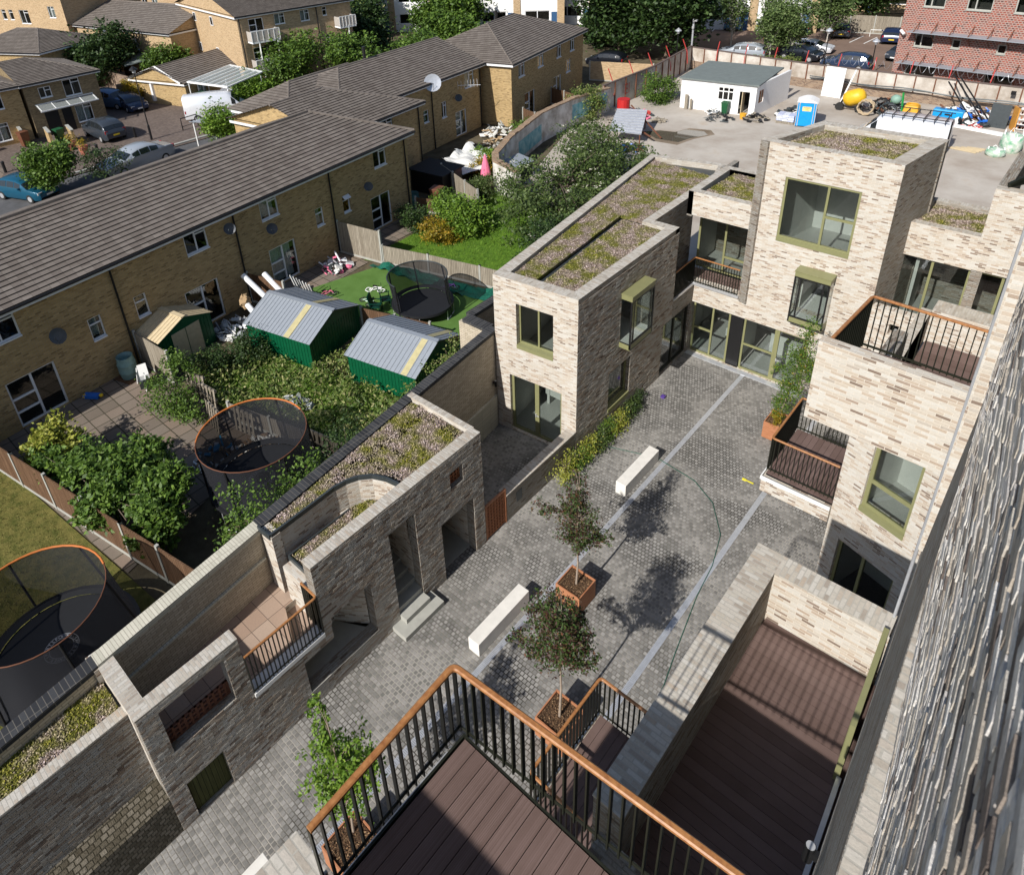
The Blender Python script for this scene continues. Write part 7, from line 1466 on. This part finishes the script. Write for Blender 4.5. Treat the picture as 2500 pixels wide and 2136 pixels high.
for k in range(3):
    for j in range(3): q = MB(); q.cbox((-18.95+.43*j, 54.8, .24+.16*k), .42, 1.0, .15, rz=.1); q.build('cement_bag', plain('bag_%d%d' % (k, j), (.62, .64, .70) if (k+j) % 2 else (.45, .48, .62), .7, 0, .35, 14), t, bevel=.03)
# portable toilet
Pt = world_thing('portable_toilet', 'bright blue portable toilet with white domed roof and yellow stickers', 'toilet', (-17.0, 55.2, 0)); pf = Fr((-17.62, 54.0), (.90, .25)); m_cy = plain('cyan_plastic', (.005, .27, .62), .4); m_cyd = plain('deep_blue_plastic', (.01, .13, .36), .4)
m = MB(); m.fbox(pf, 0, 1.3, -1.25, 0, .08, 1.85); m.build('cabin', m_cy, Pt); m = MB(); m.fbox(pf, .2, 1.1, .001, .03, .12, 1.78); m.build('door', m_cy, Pt); m = MB()
for u in (0, .15, 1.12, 1.27): m.fbox(pf, u-.02, u+.03, .0, .035, .08, 1.85)
m.build('corner_trim', m_alu, Pt); rows = []
for n_ in (.06, -1.32): rows.append([pf.pt(-.06+1.42*k/8, n_, 1.84+.24*math.sin(math.pi*k/8)) for k in range(9)])
m = MB(); m.grid(rows); m.poly(rows[0][::-1]); m.poly(rows[1]); m.build('roof', m_white, Pt); m = MB(); m.fbox(pf, .36, .96, .031, .036, 1.22, 1.55); a_ = m.build('sticker', plain('yellow_sticker', (.78, .60, .25), .5), Pt)
text('TOILET', .14, vertM(pf.pt(.66, .03, 1.46), tuple(pf.d)), plain('sticker_red', (.45, .06, .02), .5), parent=a_); text('HIRE', .13, vertM(pf.pt(.66, .03, 1.31), tuple(pf.d)), plain('sticker_orange', (.65, .25, .01), .5), parent=a_)
sfp = Fr(tuple(pf.pt(1.3, 0, 0))[:2], (-pf.n.x, -pf.n.y)); m = MB(); m.fbox(sfp, .35, 1.0, .002, .01, 1.2, 1.45); m.build('side_sticker', bpy.data.materials['yellow_sticker'], Pt); m = MB()
for k in range(5): m.fbox(sfp, .15+.25*k, .22+.25*k, .001, .03, .15, 1.1)
m.build('side_rib', m_cyd, Pt)
t = world_thing('loose_door', 'white door leaning against the back wall of the yard', 'door', (-18.2, 61.8, 0)); q = MB(); q.cbox((-18.1, 63.2, 1.2), 1.55, .08, 2.4, rz=-.1, tilt=Matrix.Rotation(-.12, 3, 'X')); q.build('leaf', m_white, t); q = MB(); q.cbox((-17.5, 63.2, 1.3), .2, .06, .06); q.build('handle', m_zinc, t)
# mixer drum, coils, tanks
t = world_thing('mixer_drum', 'big yellow drum on a black trailer frame by the back wall', 'mixer', (-15.6, 60.5, 0)); q = MB(); c0_ = Vector((-15.6, 60.5, .95)); ax = Vector((.9, .1, .35)).normalized(); pr = [(-.8, .25), (-.7, .45), (-.4, .62), (.35, .62), (.65, .48), (.78, .22)]; x_ = ax.orthogonal().normalized(); y_ = ax.cross(x_); q.grid([[c0_+ax*a+(x_*math.cos(i*.3307)+y_*math.sin(i*.3307))*r_ for i in range(19)] for a, r_ in pr]); q.poly([c0_+ax*pr[0][0]+(x_*math.cos(i*.3307)+y_*math.sin(i*.3307))*pr[0][1] for i in range(19)][::-1]); q.poly([c0_+ax*pr[-1][0]+(x_*math.cos(i*.3307)+y_*math.sin(i*.3307))*pr[-1][1] for i in range(19)]); q.build('drum', plain('yellow_paint', (.66, .40, .02), .45), t, smooth=True)
q = MB(); q.bar((-16.9, 60.0, .3), (-14.3, 60.0, .3), .1, .1); q.bar((-16.5, 60.2, .3), (-16.2, 60.6, 1.2), .1, .1); q.bar((-14.9, 60.2, .3), (-15, 60.6, 1.0), .1, .1); q.build('frame', m_black, t)
for a in (-16.4, -15.0): q = MB(); q.tube([(a, 59.7, .3), (a, 59.95, .3)], .3, 14); q.build('wheel', m_rubber, t)
m = MB(); m.tube([(-16.6, 60.3, .1), (-16.2, 61.8, 2.7)], .06, 8); o = m.build('white_tube', m_white, base=Vector((-17, 60.3, 0))); tag(o, 'long white tube leaning up behind the yellow drum', 'tube')
for k, (x, y, mt, lab) in enumerate(((-14.4, 59.3, plain('rope', (.42, .33, .22), .9), 'coil of tan rope right of the yellow drum'), (-13.6, 60.2, m_black, 'big coil of black hose in the yard scrap'), (-12.9, 59.2, m_dkgrey, 'coil of grey hose in front of the black hose'))):
    q = MB(); pts = [(x+.55*math.cos(a*.5)*(1+.1*math.sin(a)), y+.2*math.sin(a*1.3), .65+.55*math.sin(a*.5)+.05*math.cos(a*2.1)) for a in range(90)]; q.tube(pts, .05, 5); o = q.build('hose_coil', mt, base=Vector((x, y, 0))); tag(o, lab, 'coil', 'coils in the yard')
t = world_thing('cement_mixer', 'green cement mixer with pale drum behind the hose coils', 'mixer', (-12.8, 61.0, 0)); q = MB(); q.ball((-12.9, 61.2, 1.0), .4, .36, .36); q.build('drum', plain('pale_green_drum', (.20, .33, .27), .6), t, smooth=True); q = MB(); q.bar((-12.3, 61, 0), (-12.5, 61.1, 1.6), .1, .1); q.bar((-13.3, 61, 0), (-13.1, 61.1, 1.2), .1, .1); q.build('stand', plain('mixer_green', (.02, .28, .06), .5), t)
t = world_thing('plastic_tank', 'orange-yellow plastic tank tapering to a round lid, behind the van', 'tank', (-11.6, 61, 0)); q = MB(); q.hexa([(-11.6+a*.5*f, 60.5+b*.45*f, z) for z, f in ((.0, 1.15), (.95, .9)) for a, b in ((-1, -1), (1, -1), (1, 1), (-1, 1))]); q.build('body', plain('orange_tank', (.62, .33, .03), .5), t, bevel=.08); q = MB(); q.tube([(-11.6+.38*math.cos(a*.35), 60.5+.3*math.sin(a*.35), .99) for a in range(19)], .06, 6); q.build('lid_ring', plain('orange_lid', (.55, .30, .03), .5), t)
t = world_thing('site_chest', 'long cyan blue site chest behind the van roof rack', 'chest', (-9.4, 61.6, 0)); q = MB(); q.hexa([(-9.3+a*.95*f, 60.9+b*.35*f, z) for z, f in ((.25, 1), (.85, 1), (1.42, .95)) [:2] for a, b in ((-1, -1), (1, -1), (1, 1), (-1, 1))]); q.build('body', m_cy, t, bevel=.06); q = MB()
for k in range(3): q.cbox((-9.75+.42*k, 60.95, .865), .28, .15, .03)
q.build('latch', m_dkgrey, t)
q = MB(); q.cbox((-9.3, 60.53, .55), .35, .02, .12); q.build('dark_logo', m_black, t)
heap('scrap_heap', 'scrap heap of pipes, plastic and machine parts along the right of the back wall', 'scrap', (-8.0, 62.2, 0), 2.2, 1.0, 130, [m_black, m_dkgrey, m_white, m_blue, m_cloth, m_rust], 24, .15, .7); heap('scrap_heap', 'machine scrap and timber between the drum and the orange tank', 'scrap', (-13.5, 61.8, 0), 1.6, .9, 90, [m_black, m_dkgrey, m_fence, m_rust], 25, .15, .6); heap('rag_pile', 'red and white rags on the ground right of the scrap', 'rags', (-7.6, 60.2, 0), .6, .2, 30, [m_cloth, m_redpole], 26, .1, .3)
for k, (a, b, lab) in enumerate((((-10.0, 63.6, 2.7), (-7.2, 60.7, .5), 'long black pipe leaning across the scrap, upper'), ((-9.6, 63.9, 2.5), (-6.9, 61.2, .4), 'long black pipe leaning across the scrap, second'), ((-10.2, 63.4, 2.2), (-7.6, 60.4, .2), 'long black pipe leaning across the scrap, lower'))):
    m = MB(); m.tube([a, b], .055, 7); o = m.build('black_pipe', m_black, base=Vector(b)); tag(o, lab, 'pipe', 'leaning black pipes')
t = world_thing('metal_sheet', 'dark grey flat panel leaning at the right of the yard', 'panel', (-6.5, 61.5, 0)); q = MB(); q.cbox((-6.3, 61.0, .8), 1.15, .08, 1.65, rz=-.05, tilt=Matrix.Rotation(-.18, 3, 'X')); q.build('sheet', m_dkgrey, t)
t = world_thing('shelf_unit', 'orange and white shelf unit full of small parts at the right edge of the yard', 'shelves', (-5.2, 61.2, 0)); q = MB(); q.cbox((-5.4, 60.9, .8), .08, .75, 1.6, rz=.5); q.build('side_panel', plain('orange_board', (.55, .26, .05), .6), t); q = MB()
for k in range(5): q.cbox((-4.6, 61.1, .1+.35*k), 1.2, .45, .04)
q.build('shelf', m_white, t); q = MB(); g = random.Random(3)
for k in range(60): q.cbox((-5.1+g.random()*1.0, 61.0, .2+.35*g.randrange(4)), .09, .14, .12)
q.build('parts', m_terra, t)
for k, (x, y, r_, lab) in enumerate(((-4.75, 56.0, .62, 'full white and green builders bag standing in the yard'), (-5.3, 54.7, .55, 'slumped empty white and green builders bag in front of the full one'), (-3.1, 56.2, .62, 'builders bag cut by the right edge of the picture'))):
    t = world_thing('builders_bag', lab, 'bag', (x, y, 0), 'builders bags'); q = MB(); hh = 1.15 if k != 1 else .45; q.lathe((x, y, 0), [(r_*.8, 0), (r_*1.05, hh*.3), (r_*1.0, hh*.7), (r_*.9, hh), (r_*.55, hh*.9), (.05, hh*.7)], 12); q.build('sack', soil_like('bag_weave_%d' % k, (.12, .34, .20), (.66, .66, .62), 2.6, .6, c3=(.70, .70, .66)), t, smooth=True); q = MB()
    for a in (0, 1.57, 3.14, 4.7): q.tube([(x+r_*.85*math.cos(a), y+r_*.85*math.sin(a), hh*.9), (x+r_*.75*math.cos(a+.3), y+r_*.75*math.sin(a+.3), hh*1.25), (x+r_*.85*math.cos(a+.6), y+r_*.85*math.sin(a+.6), hh*.9)], .03, 5)
    q.build('strap', m_white, t)
for k in range(5): m = MB(); m.cbox((-7.2+.2*k, 54.6+.22*k, .05), 1.9-.2*k, .1, .05, rz=-.15+.06*k); o = m.build('timber_length', m_beige, base=Vector((-7, 54.6+.22*k, 0))); tag(o, 'pale timber length lying on the ground beside the van', 'timber', 'timber lengths on the yard floor')
for k in range(2): m = MB(); m.bar((-8.6, 59.9-.35*k, .08), (-4.4, 59.3-.6*k, .08), .16, .1); o = m.build('white_beam', m_white, base=Vector((-6.5, 59.5, 0))); tag(o, ['long white beam on the ground before the scrap', 'second long white beam nearer the van'][k], 'beam', 'white beams')
# van with roof rack
t = car('white van with a black roof rack parked behind the tower roof', (-10.5, 53.5, 0), R(2), pw, 5.4, 2.1, 2.15, 'van', group='parked vans'); t['category'] = 'van'; t.name = 'parked_van'; q = MB()
for k in range(7): x = -1.2+.6*k; q.bar((x, -1.0, 2.32), (x, 1.0, 2.32), .06, .05); q.bar((x, -1.0, 2.1), (x, -1.0, 2.4), .04, .04, upv=(1, 0, 0)); q.bar((x, 1.0, 2.1), (x, 1.0, 2.4), .04, .04, upv=(1, 0, 0))
for s in (-1, 1): q.bar((-1.3, s, 2.36), (2.6, s, 2.36), .05, .05)
q.bar((2.72, -.7, .5), (2.72, -.7, 2.3), .05, .05, upv=(1, 0, 0)); q.bar((2.72, -.3, .5), (2.72, -.3, 2.3), .05, .05, upv=(1, 0, 0)); q.build('roof_rack', m_black, t)
# caged trolley and red tank
t = world_thing('metal_gate_panel', 'grey slatted metal panels propped on a frame beside the elder', 'panels', (-27, 45.5, 0)); q = MB(); q.poly([(-28.3, 46.7, 1.5), (-27.0, 43.5, .9), (-24.9, 44.5, .7), (-26.4, 47.9, 1.4)])
for k in range(10): f_ = k/9; q.bar(Vector((-28.3, 46.7, 1.53)).lerp(Vector((-27.0, 43.5, .93)), f_), Vector((-26.4, 47.9, 1.43)).lerp(Vector((-24.9, 44.5, .73)), f_), .06, .05)
q.build('panel', m_zinc, t); q = MB()
for a, b, z in ((-28.2, 46.6, 1.4), (-27, 43.6, .9), (-25, 44.5, .7), (-26.4, 47.7, 1.3)): q.tube([(a, b, 0), (a, b, z)], .05, 5)
q.bar((-28.4, 47.2, .8), (-24.4, 45.0, .5), .08, .08); q.bar((-27.8, 47.9, 1.6), (-24.2, 46.2, .1), .1, .06); q.build('frame', m_rust, t)
heap('scrap_heap', 'bent wire and blue scrap at the foot of the grey panels', 'scrap', (-25.0, 43.2, 0), .9, .5, 40, [m_blue, m_rust, m_dkgrey], 27, .1, .45)
t = world_thing('red_tank', 'upright red tank beside the painted wall', 'tank', (-29.0, 48.8, 0)); q = MB(); q.tube([(-29.0, 48.8, 0), (-29.0, 48.8, 1.7)], .5, 14); q.build('body', plain('red_tank_paint', (.45, .02, .02), .5), t)
heap('scrap_heap', 'red bags and dark scrap in the corner by the red tank', 'scrap', (-28.6, 50.3, 0), 1.2, .7, 50, [m_redpole, m_blackm, m_pink, m_dkgrey], 28, .15, .5); heap('twig_pile', 'small dry twig pile near the puddle', 'twigs', (-26.5, 49.9, 0), .5, .25, 50, [m_fence], 29, .1, .35)
fence('side_wall', 'sunlit sandy brick wall joining the corner house to the trees', [(-38.2, 57.9), (-32.5, 59.6)], 1.8, m_flat, post=20, cat='wall')
# ================================================================ red brick building
rbF = Fr((-16.1, 72.25), (.992, -.126)); Rb = world_thing('red_brick_building', 'red brick office building with grey canopies over its windows, top right', 'building', (-8, 72, 0))
ops = [(1.25, 2.75, 2.75, 4.1), (4.1, 4.75, 2.9, 3.65), (7.35, 8.0, 2.85, 3.6), (1.0, 3.4, .3, 1.3), (1.35, 2.95, 6.0, 7.6), (4.5, 6.3, 6.0, 7.6), (7.8, 10, 6.0, 7.6), (7, 9, .3, 1.3), (11, 12.5, 2.75, 4.1)]
m = MB(); m.wall(rbF, 0, 24, 0, 13, .35, ops); m.fbox(rbF, 0, .35, -14, -.35, 0, 13); m.build('wall', m_red, Rb); q = MB(); q.fbox(rbF, .4, 24, -1.6, -1.5, 0, 12.8); q.build('interior', m_darkroom, Rb)
for a, b, c, e in ops: window(Rb, rbF, a, b, c, e, n=-.1, muls=((a+.35*(b-a)),) if b-a > 1 else (), mf=m_step, fw=.09, sill=.1)
for z, u0 in ((4.05, .9), (1.45, .55)):
    q = MB(); q.hexa([rbF.pt(a, n_, z+dz) for dz in (0, .06) for a, n_ in ((u0, 1.15), (20, 1.15), (20, .02), (u0+.1, .02))]); o = q.build('canopy', m_greymetal, Rb)
    for k in range(12): q = MB(); u = u0+.5+1.35*k; q.bar(rbF.pt(u, 1.1, z+.05), rbF.pt(u, .02, z+.75), .06, .06); q.bar(rbF.pt(u, 1.0, z-.02), rbF.pt(u, .02, z-.8), .05, .05); q.build('canopy_strut', m_rust, o)
t = world_thing('security_camera', 'white security camera at the left end of the upper canopy', 'camera', tuple(rbF.pt(.3, .2, 3.9))); q = MB(); q.tube([rbF.pt(.15, .3, 4.0), rbF.pt(.55, .5, 3.75)], .12, 8); q.build('housing', m_white, t); q = MB(); q.bar(rbF.pt(.5, 0, 3.6), rbF.pt(.35, .4, 3.8), .06, .06); q.build('bracket', m_rust, t)
for k in range(2): t = world_thing('wall_lamp', ['black floodlight on the concrete wall, left of the pair', 'black floodlight on the concrete wall, right of the pair'][k], 'light', (-6+1.2*k, 64.3, 1.7), 'floodlights on the yard wall'); q = MB(); q.cbox((-6.2+1.25*k, 64.25, 1.7), .3, .15, .25); q.build('housing', m_black, t)
# rail of the neighbouring terrace (right edge)
m = MB(); m.bar((-1.9, 25.3, 8.6), (1.2, 30.5, 10.2), .08, .10); m.hexa([(-1.9, 25.3, 8.5), (1.2, 30.5, 8.5), (1.2, 30.54, 8.5), (-1.9, 25.34, 8.5), (-1.9, 25.3, 8.56), (1.2, 30.5, 10.15), (1.2, 30.54, 10.15), (-1.9, 25.34, 8.56)]); m.build('stair_screen', m_steel, H)
